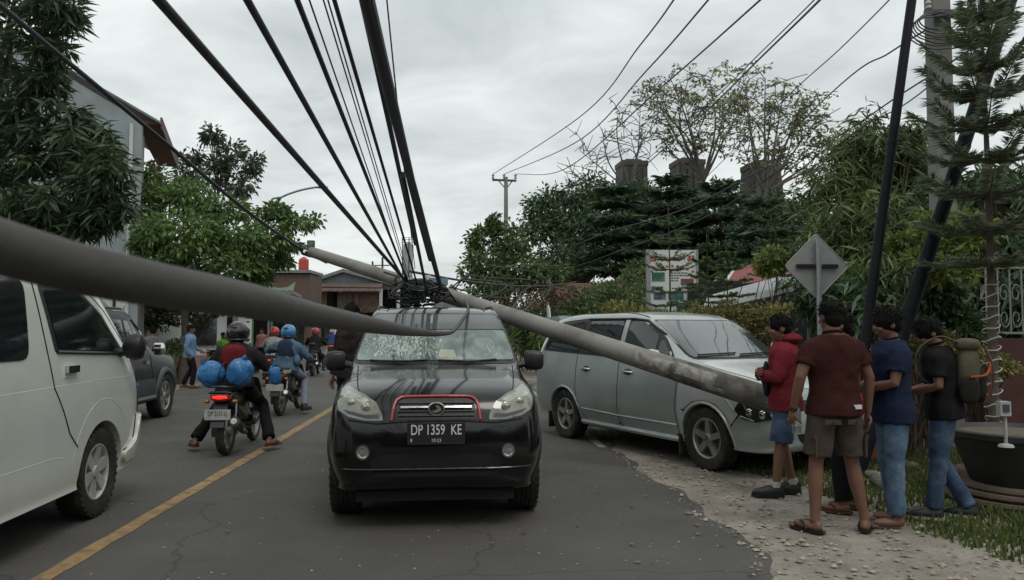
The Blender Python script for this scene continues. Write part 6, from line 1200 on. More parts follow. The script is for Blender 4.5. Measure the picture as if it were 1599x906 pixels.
con_px('small bushy conifer before the white awning', 1136, 13, [(400, 12, 5), (420, 26, 5), (440, 34, 4), (462, 40, 3), (482, 40, 2)], 'lconif', 38, needle=(.10, .018), dens=46, nb=6, rt=.025)
# near conifer on the right, trunk wound with a string of lamps
def near_conifer():
    Y = 7.4; b = at(1549, 560, Y); rows = [(36, 26, 30), (68, 50, 42), (106, 70, 46), (150, 84, 44), (198, 94, 38), (248, 102, 30), (304, 104, 22), (360, 98, 12), (412, 84, 4)]
    t = conifer('tall near conifer at the right edge with lamp string round its trunk', (b.x, Y, .42), [(at(1549, v, Y).z-.42, w_*Y/FPX, r_*Y/FPX) for v, w_, r_ in rows], 'nconif', 41, rt=.05, needle=(.15, .012), dens=95, nb=7, up=.36, group=None)
    T = []; z0, z1 = at(1549, 660, Y).z-.42, at(1549, 440, Y).z-.42
    for k in range(13*12+1): a = 2*PI*k/12; z = z0+(z1-z0)*k/(13*12); T.append(Vector((math.cos(a)*.078, math.sin(a)*.078, z+.01*math.sin(k*1.3))))
    MB().tube(T, .006, 5).build('lamp_string', mat('pale_plastic_string', (.42, .42, .40), .5, 0, .15), t)
near_conifer()
# --- bamboo-like clump and shrubs behind the men
def bamboo(label, base, blobs, seed, kind='bam', L_=.30, W=.036, per=30, cl=26):
    t = Tree('bamboo', label, base, None, seed, 'bamboo'); B = t.base; g = t.g
    for (u, v, Y, ru, rv) in blobs:
        c, r = pxr(u, v, Y, ru, rv)
        for k in range(3):
            o = B+Vector((g.normal(0, .5), g.normal(0, .3), 0)); e_ = c+Vector((g.normal(0, r[0]*.5), g.normal(0, .2), g.normal(0, r[2]*.4))); t.limb([o, o.lerp(e_, .55)+Vector((0, 0, .7)), e_], .028, .008, 6, 6)
        n = int(cl*ru*rv/900)+6; C = np.array(c)+g.normal(0, .55, (n, 3))*np.array(r); idx = np.repeat(np.arange(n), per); m_ = len(idx); a = g.random(m_)*6.28; el = g.normal(-.55, .4, m_)
        D = np.stack([np.cos(a)*np.cos(el), np.sin(a)*np.cos(el), np.sin(el)], 1); P = C[idx]+g.normal(0, .12, (m_, 3)); t.put(P, D, L_, W, t.tint(m_, .5, 1.6, .10)*(.65+g.random(n)*.7)[idx][:, None])
    return t.done(LF[kind], mat('bamboo_cane', (.16, .15, .07), .6, 0, .25, 6), 'foliage')
bamboo('tall drooping bamboo clump behind the thin leaning pole', at(1350, 590, 14)*Vector((1, 1, 0)), [(1358, 212, 14, 26, 26), (1330, 245, 14, 26, 24), (1312, 292, 14, 36, 26), (1380, 270, 14.5, 34, 36), (1330, 345, 13.5, 44, 36), (1395, 345, 14, 44, 44), (1300, 395, 13.5, 32, 44), (1350, 420, 13, 50, 40), (1420, 255, 14.5, 26, 40), (1418, 212, 14, 22, 18), (1425, 420, 13, 40, 40)], 51)
bamboo('dark leafy thicket low behind the men on the right', at(1480, 590, 13)*Vector((1, 1, 0)), [(1290, 460, 13, 44, 34), (1360, 480, 12.5, 50, 30), (1440, 470, 12.5, 50, 40), (1510, 440, 12.5, 50, 50), (1570, 400, 12.5, 44, 50), (1480, 370, 13, 44, 40), (1590, 480, 12, 40, 40), (1550, 300, 13, 50, 44)], 52, 'dark', .3, .06, 26, 22)
def shrub(name, label, base, blobs, kind, seed, L_=.09, W=.04, cl=24, per=26, group='shrubs', droop=.1, spread=.15, yel=.05, stems=3):
    t = Tree(name, label, base, group, seed, 'shrub'); B = t.base
    for (u, v, Y, ru, rv) in blobs:
        c, r = pxr(u, v, Y, ru, rv)
        for k in range(stems): o = B+Vector((t.g.normal(0, .12), t.g.normal(0, .08), 0)); e_ = c+Vector((t.g.normal(0, r[0]*.4), 0, 0)); t.limb([o, o.lerp(e_, .5)+Vector((t.g.normal(0, .1), 0, .1)), e_], .014, .005, 5, 4)
        t.blob(c, r, int(cl*max(.4, ru*rv/900))+4, per, L_, W, droop, .45, spread, None, yel=yel)
    return t.done(LF[kind], BARK, 'foliage')
shrub('tiered_shrub', 'lime green tiered shrub in front of the thick leaning pole', gnd(1440, 700), [(1478, 345, 9, 46, 12), (1420, 372, 9, 36, 9), (1500, 378, 9, 44, 12), (1450, 402, 8.8, 46, 9), (1535, 362, 9, 26, 14), (1400, 382, 9, 20, 6), (1490, 428, 8.8, 36, 9)], 'lime', 61, .075, .035, 40, 26, droop=-.05)
shrub('tiered_shrub', 'small yellow green shrub between the navy and black shirted men', gnd(1425, 715), [(1432, 512, 8.4, 30, 8), (1405, 535, 8.4, 22, 8), (1440, 545, 8.4, 26, 8), (1470, 530, 8.4, 24, 6)], 'olive', 62, .05, .028, 44, 24, droop=-.05)
shrub('tiered_shrub', 'yellow green shrub to the right of the man with the backpack', gnd(1540, 700), [(1530, 560, 8, 34, 8), (1500, 545, 8, 24, 7), (1565, 575, 8, 26, 8), (1525, 590, 8, 22, 6)], 'olive', 63, .05, .028, 44, 24, droop=-.05)
shrub('tiered_shrub', 'dark shrub round the foot of the upright concrete pole', gnd(1480, 690), [(1470, 470, 9.1, 36, 34), (1500, 520, 9.0, 36, 34), (1455, 540, 9.0, 30, 30), (1490, 590, 8.9, 30, 26)], 'dark', 70, .11, .045, 30, 28)
shrub('hedge', 'yellow green clipped hedge right behind the silver car', gnd(1130, 640), [(u, v, 12.5, 30, 15) for u, v in ((960, 488), (1000, 494), (1040, 500), (1085, 492), (1125, 488), (1165, 496), (1205, 490), (1100, 515), (1150, 520), (1200, 522))]+[(1000, 520, 12.6, 40, 18), (1060, 525, 12.6, 40, 18)], 'olive', 64, .08, .035, 30, 30, None, -.05)
shrub('lime_shrub', 'bright lime shrub left of the diamond sign', gnd(1218, 640), [(1210, 402, 14, 28, 9), (1196, 418, 14, 20, 7), (1228, 408, 14, 18, 8)], 'lime', 65, .11, .05, 40, 26, droop=-.05)
shrub('garden_shrub', 'red leaved shrub below the round roadside tree', gnd(815, 580), [(780, 478, 24, 36, 10), (830, 468, 24, 40, 10), (880, 460, 24, 40, 9)], 'red', 66, .14, .06, 22, 26)
shrub('garden_shrub', 'mixed green shrub border behind the red leaved shrub', gnd(840, 575), [(760, 500, 26, 36, 20), (815, 495, 26, 40, 22), (870, 485, 25, 44, 22), (930, 470, 25, 44, 22), (975, 465, 25, 40, 22), (1000, 440, 26, 40, 30), (905, 466, 27, 34, 14), (945, 455, 27, 30, 14)], 'mid', 67, .16, .07, 26, 30)
bamboo('small palm like plant by the verge beyond the black SUV', gnd(840, 580), [(822, 520, 21, 20, 14), (845, 512, 21, 20, 16), (862, 525, 20.5, 16, 14)], 68, 'mid', .5, .06, 26, 20)
shrub('roadside_weeds', 'leafy weeds beside the dark SUV under the low tree', gnd(275, 580), [(262, 548, 21, 24, 12), (236, 555, 20.5, 24, 12), (275, 540, 22, 18, 8)], 'mid', 69, .12, .05, 24, 26)
def far_woods_and_blocker():
    g = np.random.default_rng(77); V = []; F = []; T = []; k = 0
    for i in range(124):
        x = -170+i*6.2+g.normal(0, 2); y = 150+g.normal(0, 14); h = 6+g.random()*4
        if -42 < x < 2: h *= .45
        if i >= 64: j = i-64; a = PI+PI*j/59; x = 26*math.cos(a)*(1+.25*(j % 2)); y = -6+24*math.sin(a)*(1+.2*(j % 3)); h = 6+g.random()*4  # unseen ring added behind the camera to darken reflections and low sky light
        n = 900; P = np.stack([x+g.normal(0, 2.6, n), y+g.normal(0, 2, n), np.abs(g.normal(.5, .28, n))*h], 1); v, f, t_ = leaves(P, g.normal(0, 1, (n, 3)), .9, .5, g, tint=(.6+g.random((n, 1))*.7)*np.ones((1, 3))); V.append(v); F.append(f+k); T.append(t_); k += len(v)
    tag(link('far_woods_and_blocker', npmesh('far_woods_and_blocker', np.concatenate(V), np.concatenate(F), np.concatenate(T)), LF['grey']), 'line of far woods along the horizon plus unseen clumps added behind to darken reflections', 'woods', kind='stuff')
far_woods_and_blocker()
# ------------------------------------------------------------------ people
SKIN = mat('brown_skin', (.165, .083, .054), .5, 0, .10, 8, spec=.35); SKIN2 = mat('tan_skin', (.19, .098, .065), .5, 0, .10, 8, spec=.35)  # skin darkened in its base colour to stand in for tree shade
HAIR = mat('black_hair', (.006, .0055, .0055), .7, 0, .4, 60, bump=.5, bs=70, spec=.15)
def cloth(name, col, var=.14, bs=16, bump=.55): return mat(name, col, .9, 0, var, 9, bump=bump, bs=bs, spec=.15)
JEAN = mat('blue_jeans', (.075, .125, .19), .9, 0, .28, 7, bump=.6, bs=14, dirt=(.20, .27, .34, .7), ds=5, spec=.15); JEAND = mat('dark_jeans', (.045, .075, .125), .9, 0, .28, 7, bump=.6, bs=14, dirt=(.15, .20, .27, .6), ds=5, spec=.15)
def ring(c, ax, ay, hw, hd, n=20): return [Vector(c)+ax*(math.cos(a)*hw)+ay*(math.sin(a)*hd) for a in [2*PI*k/n for k in range(n)]]
def human(label, loc, rz, P, cl, h=1.65, skin=SKIN, vox=.010, group=None, name='person'):
    """P: pelvis, chest, head joints plus arms (elbow, hand) and legs (knee, ankle, toe); right = +x, facing +y, metres for a 1.65 m body"""
    t = thing(name, label, 'person', loc, rz, group); k = h/1.65; V = lambda p: Vector(p)*k
    pe = V(P.get('pelvis', (0, 0, .90))); ch = V(P.get('chest', (0, .01, 1.24))); nk = V(P.get('neck', (0, .0, 1.405))); hd = V(P.get('head', (0, .025, 1.535)))
    yaw, pit = P.get('turn', (0, 0)); HM = Matrix.Rotation(yaw, 3, 'Z') @ Matrix.Rotation(pit, 3, 'X'); tw = P.get('twist', 0)
    X = Matrix.Rotation(tw, 3, 'Z') @ Vector((1, 0, 0)); sp = (nk-pe).normalized(); Yv = sp.cross(X).normalized()*-1; Yv = X.cross(sp) if X.cross(sp).y*0 == 0 else Yv; Yv = sp.cross(X).normalized()
    sh = {s: nk+X*s*.168*k-sp*.078*k for s in (1, -1)}; hip = {s: pe+Vector((s*.088*k, 0, -.03*k)) for s in (1, -1)}
    def torso(mb, g, hem=0, wide=1.):
        if g == 0: wide = .93
        r_ = []
        for q, hw, hd_ in ((-.10, .168 if g else .150, .122 if g else .105), (.0, .168 if g else .160, .120 if g else .11), (.16, .150, .102), (.34, .150, .102), (.58, .168, .112), (.76, .174, .110), (.88, .150, .094), (.95, .110, .082), (1.0, .075, .072)):
            if q < 0 and hem == 0: continue
            c = pe.lerp(ch, q/.62) if q <= .62 else ch.lerp(nk, (q-.62)/.38)
            if q < 0: c = pe+(ch-pe).normalized()*(-hem)
            r_.append(ring(c, X, Yv, (hw*wide+g)*k, (hd_*wide+g)*k))
        mb.loft(r_)
    B = MB(); torso(B, 0)
    B.tube([nk-sp*.05*k, nk+sp*.03*k, hd-sp*.03*k], [.062*k, .054*k, .052*k], 14)
    E = lambda c, r, mb=B: mb.ell(hd+HM @ V(c), [q*k for q in r], 18, 12, M=HM)
    E((0, -.008, .022), (.076, .094, .096)); E((0, .016, -.035), (.060, .074, .082)); E((0, .045, -.082), (.034, .034, .030))
    B.ell(hd+HM @ V((0, .093, -.022)), [q*k for q in (.014, .022, .022)], 8, 6, M=HM); B.ell(hd+HM @ V((0, .086, .002)), [q*k for q in (.010, .012, .03)], 8, 6, M=HM)
    for s in (1, -1): E((s*.079, -.008, -.012), (.011, .022, .032)); E((s*.035, .07, -.03), (.022, .018, .02))
    F = MB()
    for s, key in ((1, 'armR'), (-1, 'armL')):
        el, ha = [V(q) for q in P[key]]; B.ell(sh[s]-sp*.015*k-X*s*.015*k, [.044*k]*3, 12, 8)
        m1 = sh[s].lerp(el, .5); m2 = el.lerp(ha, .35); B.tube([sh[s]-sp*.01*k-X*s*.012*k, m1, el, m2, ha], [.042*k, .045*k, .037*k, .038*k, .026*k], 14)
        d = (ha-el).normalized(); hdv = Vector(P.get('hand'+key[3], d)).normalized(); pal = Vector(P.get('palm'+key[3], (-s, 0, 0))); pal = (pal-hdv*pal.dot(hdv)).normalized(); sd = hdv.cross(pal)
        M = Matrix((sd, hdv, pal)).transposed(); pc = ha+hdv*.045*k; B.ell(pc, [.040*k, .052*k, .018*k], 12, 8, M=M)
        cu = P.get('curl'+key[3], .5)
        for i, (o, ln) in enumerate(((-.030, .062), (-.010, .074), (.011, .070), (.030, .054))):
            b = pc+sd*o*k+hdv*.036*k; p = b; T = [p]; dd = hdv.copy()
            for j in range(3): a = cu*(.5+.45*j); dd = (hdv*math.cos(a)+pal*math.sin(a)); p = p+dd*ln*k*(.42, .33, .25)[j]; T.append(p)
            F.tube(T, [.0095*k, .0088*k, .008*k, .0055*k], 8)
        ts = -1 if P.get('thumb'+key[3], s) > 0 else 1; b = pc+sd*ts*.034*k-hdv*.022*k; F.tube([b, b+sd*ts*.026*k+hdv*.022*k+pal*.008*k, b+sd*ts*.030*k+hdv*.048*k+pal*.018*k*(1+cu)], [.0115*k, .010*k, .007*k], 8)
    for s, key in ((1, 'legR'), (-1, 'legL')):
        kn, an, to = [V(q) for q in P[key]]; B.tube([hip[s], hip[s].lerp(kn, .5), kn, kn.lerp(an, .33), an.lerp(kn, .15), an], [.088*k, .072*k, .050*k, .053*k, .034*k, .034*k], 16)
        fd = (to-an); fd.z = 0; fd.normalize(); so = Vector((-fd.y, fd.x, 0)); zf = max(an.z-.075*k, 0)
        M = Matrix((so, fd, Vector((0, 0, 1)))).transposed(); B.ell(Vector((an.x, an.y, zf+.036*k))+fd*.06*k, [.042*k, .125*k, .034*k], 14, 8, M=M); B.ell(Vector((an.x, an.y, zf+.04*k))-fd*.015*k, [.034*k, .045*k, .042*k], 12, 8, M=M)
        if cl.get('feet') in ('bare', 'slipper'):
            for i, o in enumerate((-.030, -.013, .003, .018, .033)): o2 = o*s; F.ell(Vector((an.x, an.y, zf+.016*k))+fd*(.178-abs(i-(1 if s < 0 else 3))*.006)*k+so*o2*k, [.0095*k, .024*k, .012*k], 8, 6, M=M)
    me = fuse(B, vox*k, 2, 'body'); bm = bmesh.new(); bm.from_mesh(me); f2 = F.mesh('f', .9); bm.from_mesh(f2); bm.to_mesh(me); bm.free(); me.polygons.foreach_set('use_smooth', [True]*len(me.polygons)); link('body', me, skin, t)
    # face
    if not cl.get('nofase'):
        for s in (1, -1):
            MB().ell(hd+HM @ V((s*.032, .083, .008)), [q*k for q in (.013, .007, .007)], 10, 6, M=HM).build('eye', HAIR, t); MB().ell(hd+HM @ V((s*.034, .086, .030)), [q*k for q in (.020, .007, .005)], 10, 6, M=HM).build('eyebrow', HAIR, t)
        MB().ell(hd+HM @ V((0, .086, -.056)), [q*k for q in (.022, .008, .006)], 10, 6, M=HM).build('mouth', mat('lips', (.16, .06, .05), .5, 0, .1), t)
    # hair or helmet
    if 'helmet' in cl:
        Hm = MB(); hc = hd+HM @ V((0, -.008, .022)); pts = []
        Hm.ell(hc, [q*k for q in (.132, .152, .138)], 24, 16, M=HM); h_ = Hm.build('helmet', cl['helmet'], t)
        vz = MB(); n = 14; V_ = []
        for i in range(n+1):
            a = R(-72+144*i/n)
            for zz_, rr_ in ((-.055, .147), (.0, .156), (.045, .150)): V_.append(hc+HM @ (V((math.sin(a)*rr_*.88, math.cos(a)*rr_, zz_))))
        for i in range(n):
            for j in range(2): vz.add([V_[i*3+j], V_[i*3+j+1], V_[i*3+j+4], V_[i*3+j+3]], [(0, 1, 2, 3)])
        vz.build('visor', GLASS, h_); MB().tube([hc+HM @ V((math.sin(a)*.128, math.cos(a)*.145, -.085)) for a in np.linspace(0, 2*PI, 24)], .012*k, 6).build('rim_strip', PLAS, h_)
        MB().ell(hc+HM @ V((0, -.12, .06)), [q*k for q in (.05, .03, .02)], 10, 6, M=HM).build('vent', PLAS, h_)
    elif cl.get('hair', 1):
        Hh = MB(); big = cl.get('hair', 1); Hh.ell(hd+HM @ V((0, -.014, .034)), [q*k for q in (.083*big, .099*big, .096*big)], 18, 12, M=HM); Hh.ell(hd+HM @ V((0, -.045, -.005)), [q*k for q in (.074*big, .062*big, .082)], 14, 10, M=HM)
        rn = random.Random(len(label)); Ht = MB()
        for i in range(520 if vox < .012 else 120):
            a = rn.uniform(0, 2*PI); z = rn.uniform(-.15, 1); rr_ = math.sqrt(max(0, 1-z*z)); n_ = Vector((math.cos(a)*rr_, math.sin(a)*rr_, z))
            if n_.y > .25 and z < .55: continue
            p = hd+HM @ V((n_.x*.080*big, n_.y*.095*big-.014, n_.z*.092*big+.034)); dd = HM @ (n_*.22+Vector((rn.gauss(0, .5), .35+rn.gauss(0, .4), -.35+rn.gauss(0, .3)))); dd.normalize(); p2 = p+dd*.02*k*big; Ht.tube([p, p2, p2+(dd-HM @ n_*.5).normalized()*.016*k*big], [.0045*k, .0035*k, .0008*k], 4, cap=False)
        hm = fuse(Hh, .008*k if vox < .012 else .014, 2, 'hair', .002); bm = bmesh.new(); bm.from_mesh(hm); bm.from_mesh(Ht.mesh('q', .9)); bm.to_mesh(hm); bm.free(); hm.polygons.foreach_set('use_smooth', [True]*len(hm.polygons)); link('hair', hm, HAIR, t)
    if 'mask' in cl: MB().ell(hd+HM @ V((0, .06, -.045)), [q*k for q in (.058, .055, .045)], 14, 8, M=HM).build('face_mask', cl['mask'], t)
    # top
    S = MB(); torso(S, .022 if cl.get('loose', 1) else .012, cl.get('hem', .09), cl.get('wide', 1.04)); ln = cl.get('sleeve', .62); fat = cl.get('fat', 1.)
    for s, key in ((1, 'armR'), (-1, 'armL')):
        el, ha = [V(q) for q in P[key]]; S.ell(sh[s]-sp*.012*k-X*s*.012*k, [.066*k]*3, 12, 8)
        if ln <= 1: e_ = sh[s].lerp(el, ln); S.tube([sh[s], sh[s].lerp(e_, .5), e_], [.062*k, .064*k*fat, .064*k*fat], 16)
        else: S.tube([sh[s], sh[s].lerp(el, .5), el, el.lerp(ha, .5), el.lerp(ha, .93)], [.062*k, .062*k*fat, .055*k*fat, .050*k*fat, .042*k*fat], 16)
    link('shirt', fuse(S, max(.010, vox), 4, 'shirt', .006), cl['top'], t)
    MB().tube([nk+sp*.018*k+X*(math.cos(a)*.064*k)+Yv*(math.sin(a)*.062*k)-Vector((0, 0, .012*k*math.sin(a))) for a in np.linspace(0, 2*PI, 20)], .009*k, 6).build('collar', cl.get('collar', cl['top']), t)
    # trousers or shorts
    L = MB(); L.loft([ring(pe+sp*.09*k, X, Yv, .150*k, .106*k), ring(pe, X, Yv, .165*k, .118*k), ring(pe-sp*.07*k, X, Yv, .166*k, .118*k)]); sl = cl.get('leg', 2)
    for s, key in ((1, 'legR'), (-1, 'legL')):
        kn, an, to = [V(q) for q in P[key]]
        if sl <= 1: e_ = hip[s].lerp(kn, sl); L.tube([hip[s]+Vector((0, 0, .02)), hip[s].lerp(e_, .5), e_], [.096*k, .100*k, .102*k], 18)
        else:
            q = an.lerp(kn, .04); L.tube([hip[s]+Vector((0, 0, .02)), hip[s].lerp(kn, .5), kn, kn.lerp(q, .5), q], [.096*k, .086*k, .070*k, .066*k, .063*k*cl.get('flare', 1)], 18)
    link('trousers', fuse(L, max(.010, vox), 3, 'trousers', .0055, 1.2), cl['bottom'], t)
    # footwear
    for s, key in ((1, 'legR'), (-1, 'legL')):
        kn, an, to = [V(q) for q in P[key]]; fd = (to-an); fd.z = 0; fd.normalize(); so = Vector((-fd.y, fd.x, 0)); zf = max(an.z-.075*k, 0); o = Vector((an.x, an.y, zf))
        out = [(-.034, -.055), (.0, -.068), (.034, -.055), (.042, 0), (.047, .10), (.040, .165), (.010, .195), (-.028, .18), (-.046, .10), (-.040, 0)]
        sole = lambda g, h0, h1: MB().prism([(a*g*k, b*g*k) for a, b in out], Vector((0, 0, h1-h0)), o+Vector((0, 0, h0)), so, fd)
        if cl.get('feet') == 'shoe':
            b = MB().loft([[o+so*a*g*k+fd*(b_*g+dy_)*k+Vector((0, 0, z*k)) for a, b_ in out] for z, g, dy_ in ((.018, 1.06, 0), (.045, 1.08, 0), (.065, .98, -.004), (.082, .72, -.022), (.100, .60, -.035))]).build('shoe', cl['shoe'], t)
            sole(1.12, .0, .022).build('sole', cl.get('sole', PLAS), b)
            if cl.get('sock'): MB().tube([o+Vector((0, 0, .085*k)), o+Vector((0, 0, .135*k))], .043*k, 14).build('sock', cl['sock'], t)
        elif cl.get('feet') == 'slipper':
            b = sole(1.10, .0, .014).build('slipper', cl['shoe'], t); c = o+fd*.115*k+Vector((0, 0, .02*k))
            for q in (1, -1): MB().tube(crom([c+fd*.02*k+Vector((0, 0, .015*k)), c+so*q*.03*k-fd*.03*k+Vector((0, 0, .045*k)), c+so*q*.05*k-fd*.085*k], 4), .009*k, 6).build('strap', cl['shoe'], b)
    return t
STAND = dict(armR=((.23, -.02, 1.09), (.235, .05, .84)), armL=((-.23, -.02, 1.09), (-.235, .05, .84)), legR=((.10, .02, .49), (.11, -.01, .085), (.15, .2, 0)), legL=((-.10, .02, .49), (-.11, -.01, .085), (-.15, .2, 0)))
def pose(**k): d = dict(STAND); d.update(k); return d
# --- the five men by the verge
g0 = gnd(1307, 832)
brown = human('man in maroon t-shirt and brown cargo shorts seen from behind holding a bottle', (g0.x, g0.y, .006), R(6), pose(armL=((-.265, -.03, 1.10), (-.29, .04, .86)), armR=((.255, -.03, 1.10), (.265, .02, .84)), curlL=1.25, palmL=(1, .15, 0), curlR=.45, palmR=(-1, 0, 0),
      legL=((-.135, .02, .49), (-.175, -.02, .085), (-.27, .18, 0)), legR=((.135, .02, .49), (.195, -.03, .085), (.33, .15, 0)), turn=(R(4), R(-4))),
      dict(top=cloth('maroon_cotton', (.042, .013, .011)), bottom=cloth('brown_canvas', (.066, .052, .043), .2), leg=.86, feet='slipper', shoe=PLAS, sleeve=.62, fat=1.08, wide=1.06, hem=.07, hair=.98), 1.665, vox=.009)  # maroon darkened in its base colour too, for the tree shade
PK = cloth('brown_canvas', ())
for s in (1, -1):
    MB().box((s*.085, -.135, .80), (.12, .014, .035)).build('pocket_flap', PK, brown, 0); MB().box((s*.185, -.03, .62), (.016, .13, .15)).build('cargo_pocket', PK, brown, 0); MB().box((s*.195, -.03, .69), (.014, .135, .035)).build('pocket_flap', PK, brown, 0)
    MB().cyl((s*.085, -.145, .795), (s*.085, -.15, .795), .008, 8).build('button', PLAS, brown)
MB().box((.095, -.128, .905), (.075, .02, .03)).build('belt_tag', INKW, brown, 0)
MB().lathe([(.030, -.012), (.030, .012)], (-.292, .038, .88), 'z', 16).build('wristband', PLAS, brown)
bp_ = thing('water_bottle', "half empty clear plastic water bottle in the maroon shirted man's hand", 'bottle', brown.matrix_basis @ Vector((-.262, .055, .70)))
WATER = mat('clear_plastic', (.45, .48, .50), .12, 0, .25, 25, coat=.8, spec=.8); WATER.node_tree.nodes['Principled BSDF'].inputs['Transmission Weight'].default_value = .75
MB().lathe([(.005, 0), (.031, .002), (.033, .02), (.030, .035), (.033, .05), (.033, .085), (.030, .095), (.033, .105), (.033, .15), (.028, .175), (.014, .195), (.013, .21), (.003, .21)], (0, 0, 0), 'z', 20).build('bottle_body', WATER, bp_)
MB().lathe([(.002, .208), (.016, .208), (.016, .226), (.002, .228)], (0, 0, 0), 'z', 16).build('cap', mat('blue_cap', (.06, .17, .35), .5, 0, .1), bp_); MB().lathe([(.0338, .055), (.0338, .088)], (0, 0, 0), 'z', 20).build('label', mat('bottle_label', (.35, .4, .45), .6, 0, .4, 40), bp_)
g1 = gnd(1229, 776)
RED = cloth('red_fleece', (.155, .018, .026)); NAVY = cloth('navy_cotton', (.013, .020, .045)); BLK = cloth('black_cotton', (.011, .011, .012)); DK = cloth('dark_navy_panel', (.018, .018, .026))
boy = human('boy in red hooded jacket and denim shorts with folded arms before the silver car', (g1.x, g1.y, .006), R(74), pose(armR=((.21, .06, 1.10), (-.02, .22, 1.13)), armL=((-.22, .08, 1.08), (.05, .235, 1.10)), curlR=.9, curlL=.9, handR=(-1, .2, .05), handL=(1, .15, .1), palmR=(0, -1, 0), palmL=(0, -1, 0),
      legR=((.09, .03, .49), (.10, -.06, .085), (.13, .2, 0)), legL=((-.09, .05, .49), (-.10, .10, .085), (-.13, .35, 0)), turn=(R(6), R(-6)), head=(0, .035, 1.53)),
      dict(top=RED, bottom=JEAND, leg=.98, feet='shoe', shoe=PLAS, sock=cloth('white_sock', (.45, .45, .44)), sleeve=1.5, fat=1.12, wide=1.08, hem=.12, hair=1.06), 1.585, SKIN2, .009)
MB().ell((0, .155, 1.02), (.10, .035, .16), 14, 10).build('shirt_front', DK, boy); MB().ell((0, -.06, 1.375), (.125, .095, .055), 16, 8).build('hood', RED, boy); MB().ell((0, .11, 1.0), (.075, .09, .06), 12, 8).build('sling_bag', PLAS, boy)
for s in (1, -1): MB().tube([(s*.03, .10, 1.34), (s*.035, .135, 1.22), (s*.03, .14, 1.16)], .005, 6).build('drawstring', INKW, boy)
g2 = gnd(1322, 800)
human('man in bright red t-shirt and black trousers half hidden behind the maroon shirt', (g2.x, g2.y, .006), R(48), pose(legR=((.10, .03, .49), (.11, -.02, .085), (.15, .2, 0)), armR=((.25, .0, 1.09), (.25, .10, .86)), turn=(R(20), R(-6))),
      dict(top=cloth('bright_red_cotton', (.34, .028, .034)), bottom=BLK, feet='slipper', shoe=cloth('brown_rubber', (.10, .05, .035)), sleeve=.66, hair=1.04), 1.60, SKIN2, .009)
g3 = gnd(1399, 822)
navy = human('barefoot man in navy t-shirt and faded jeans standing in profile', (g3.x, g3.y, .006), R(84), pose(armR=((.22, .05, 1.08), (.0, .23, 1.06)), armL=((-.21, .06, 1.09), (.04, .24, 1.02)), curlR=.8, curlL=.8, handR=(-1, .1, -.1), handL=(1, .1, .1), palmR=(0, -1, 0), palmL=(0, -1, 0),
      legR=((.09, .02, .49), (.10, -.05, .085), (.12, .2, 0)), legL=((-.09, .03, .49), (-.10, .03, .085), (-.12, .25, 0)), turn=(R(4), R(-10)), head=(0, .03, 1.53)), dict(top=NAVY, bottom=JEAN, feet='bare', sleeve=.68, fat=1.1, wide=1.05, hair=1.14, hem=.12, flare=1.05), 1.615, SKIN, .009)
g4 = gnd(1480, 812)
bpm = human('man in black shirt and jeans with a hiking backpack, head bowed', (g4.x, g4.y, .006), R(62), pose(chest=(0, .03, 1.24), neck=(0, .05, 1.395), head=(0, .10, 1.50), turn=(R(16), R(-30)), armR=((.22, .02, 1.08), (.15, .24, 1.02)), armL=((-.22, .04, 1.08), (-.10, .26, 1.02)), curlR=.8, curlL=.8,
      legR=((.10, .06, .49), (.09, -.16, .085), (.12, .08, 0)), legL=((-.10, .05, .49), (-.11, .10, .085), (-.13, .32, 0))), dict(top=BLK, bottom=JEAND, feet='shoe', shoe=PLAS, sole=PLATEW, sleeve=.72, hair=1.12), 1.57, SKIN, .009)
def backpack():
    t = thing('backpack', "khaki and dark hiking backpack with orange straps on the man's back", 'backpack', bpm.matrix_basis @ Vector((0, -.075, .84)), R(62)); KH = cloth('khaki_nylon', (.10, .09, .06), .3); OR = mat('orange_webbing', (.30, .06, .02), .7, 0, .2); DKN = cloth('dark_nylon', (.022, .022, .02))
    def pad(c, r, nm, m, p=2.6):
        mb = MB().ell((0, 0, 0), (1, 1, 1), 20, 14); mb.v = [tuple(math.copysign(abs(q)**(2/p), q)*s+o for q, s, o in zip(v, r, c)) for v in mb.v]; return mb.build(nm, m, t)
    pad((0, -.09, .27), (.125, .085, .225), 'main_bag', KH); pad((0, -.165, .19), (.10, .045, .13), 'front_pocket', DKN); pad((0, -.09, .50), (.115, .09, .05), 'lid', KH)
    for s in (1, -1):
        pad((s*.135, -.09, .16), (.035, .07, .10), 'side_pocket', DKN); MB().tube(crom([(s*.08, -.02, .52), (s*.095, .10, .56), (s*.105, .24, .46), (s*.10, .25, .28), (s*.13, .05, .10)], 6), .018, 8, flat=.4).build('shoulder_strap', KH, t)
        MB().tube(crom([(s*.06, -.20, .50), (s*.07, -.25, .33), (s*.06, -.24, .16), (s*.05, -.19, .05)], 5), .008, 6).build('compression_strap', OR if s > 0 else KH, t)
        MB().tube(crom([(s*.02, -.24, .36), (s*.12, -.20, .28), (s*.165, -.10, .26)], 5), .009, 6).build('side_strap', OR, t)
    MB().box((.08, -.25, .30), (.05, .02, .05)).build('buckle', OR, t); MB().tube([(-.04, -.02, .55), (-.03, -.03, .60), (.03, -.03, .60), (.04, -.02, .55)], .008, 6).build('grab_handle', DKN, t)
backpack()
# --- man standing beside the rear of the black SUV
human('dark haired man in dark clothes standing behind the black SUV', at(553, 517, 9.2)*Vector((1, 1, 0))+Vector((-.02, 0, .008)), R(150), pose(turn=(R(10), 0)), dict(top=cloth('dark_print_cotton', (.03, .022, .022), .6), bottom=BLK, feet='shoe', shoe=PLAS, sleeve=1.5), 1.77, SKIN2, .012)
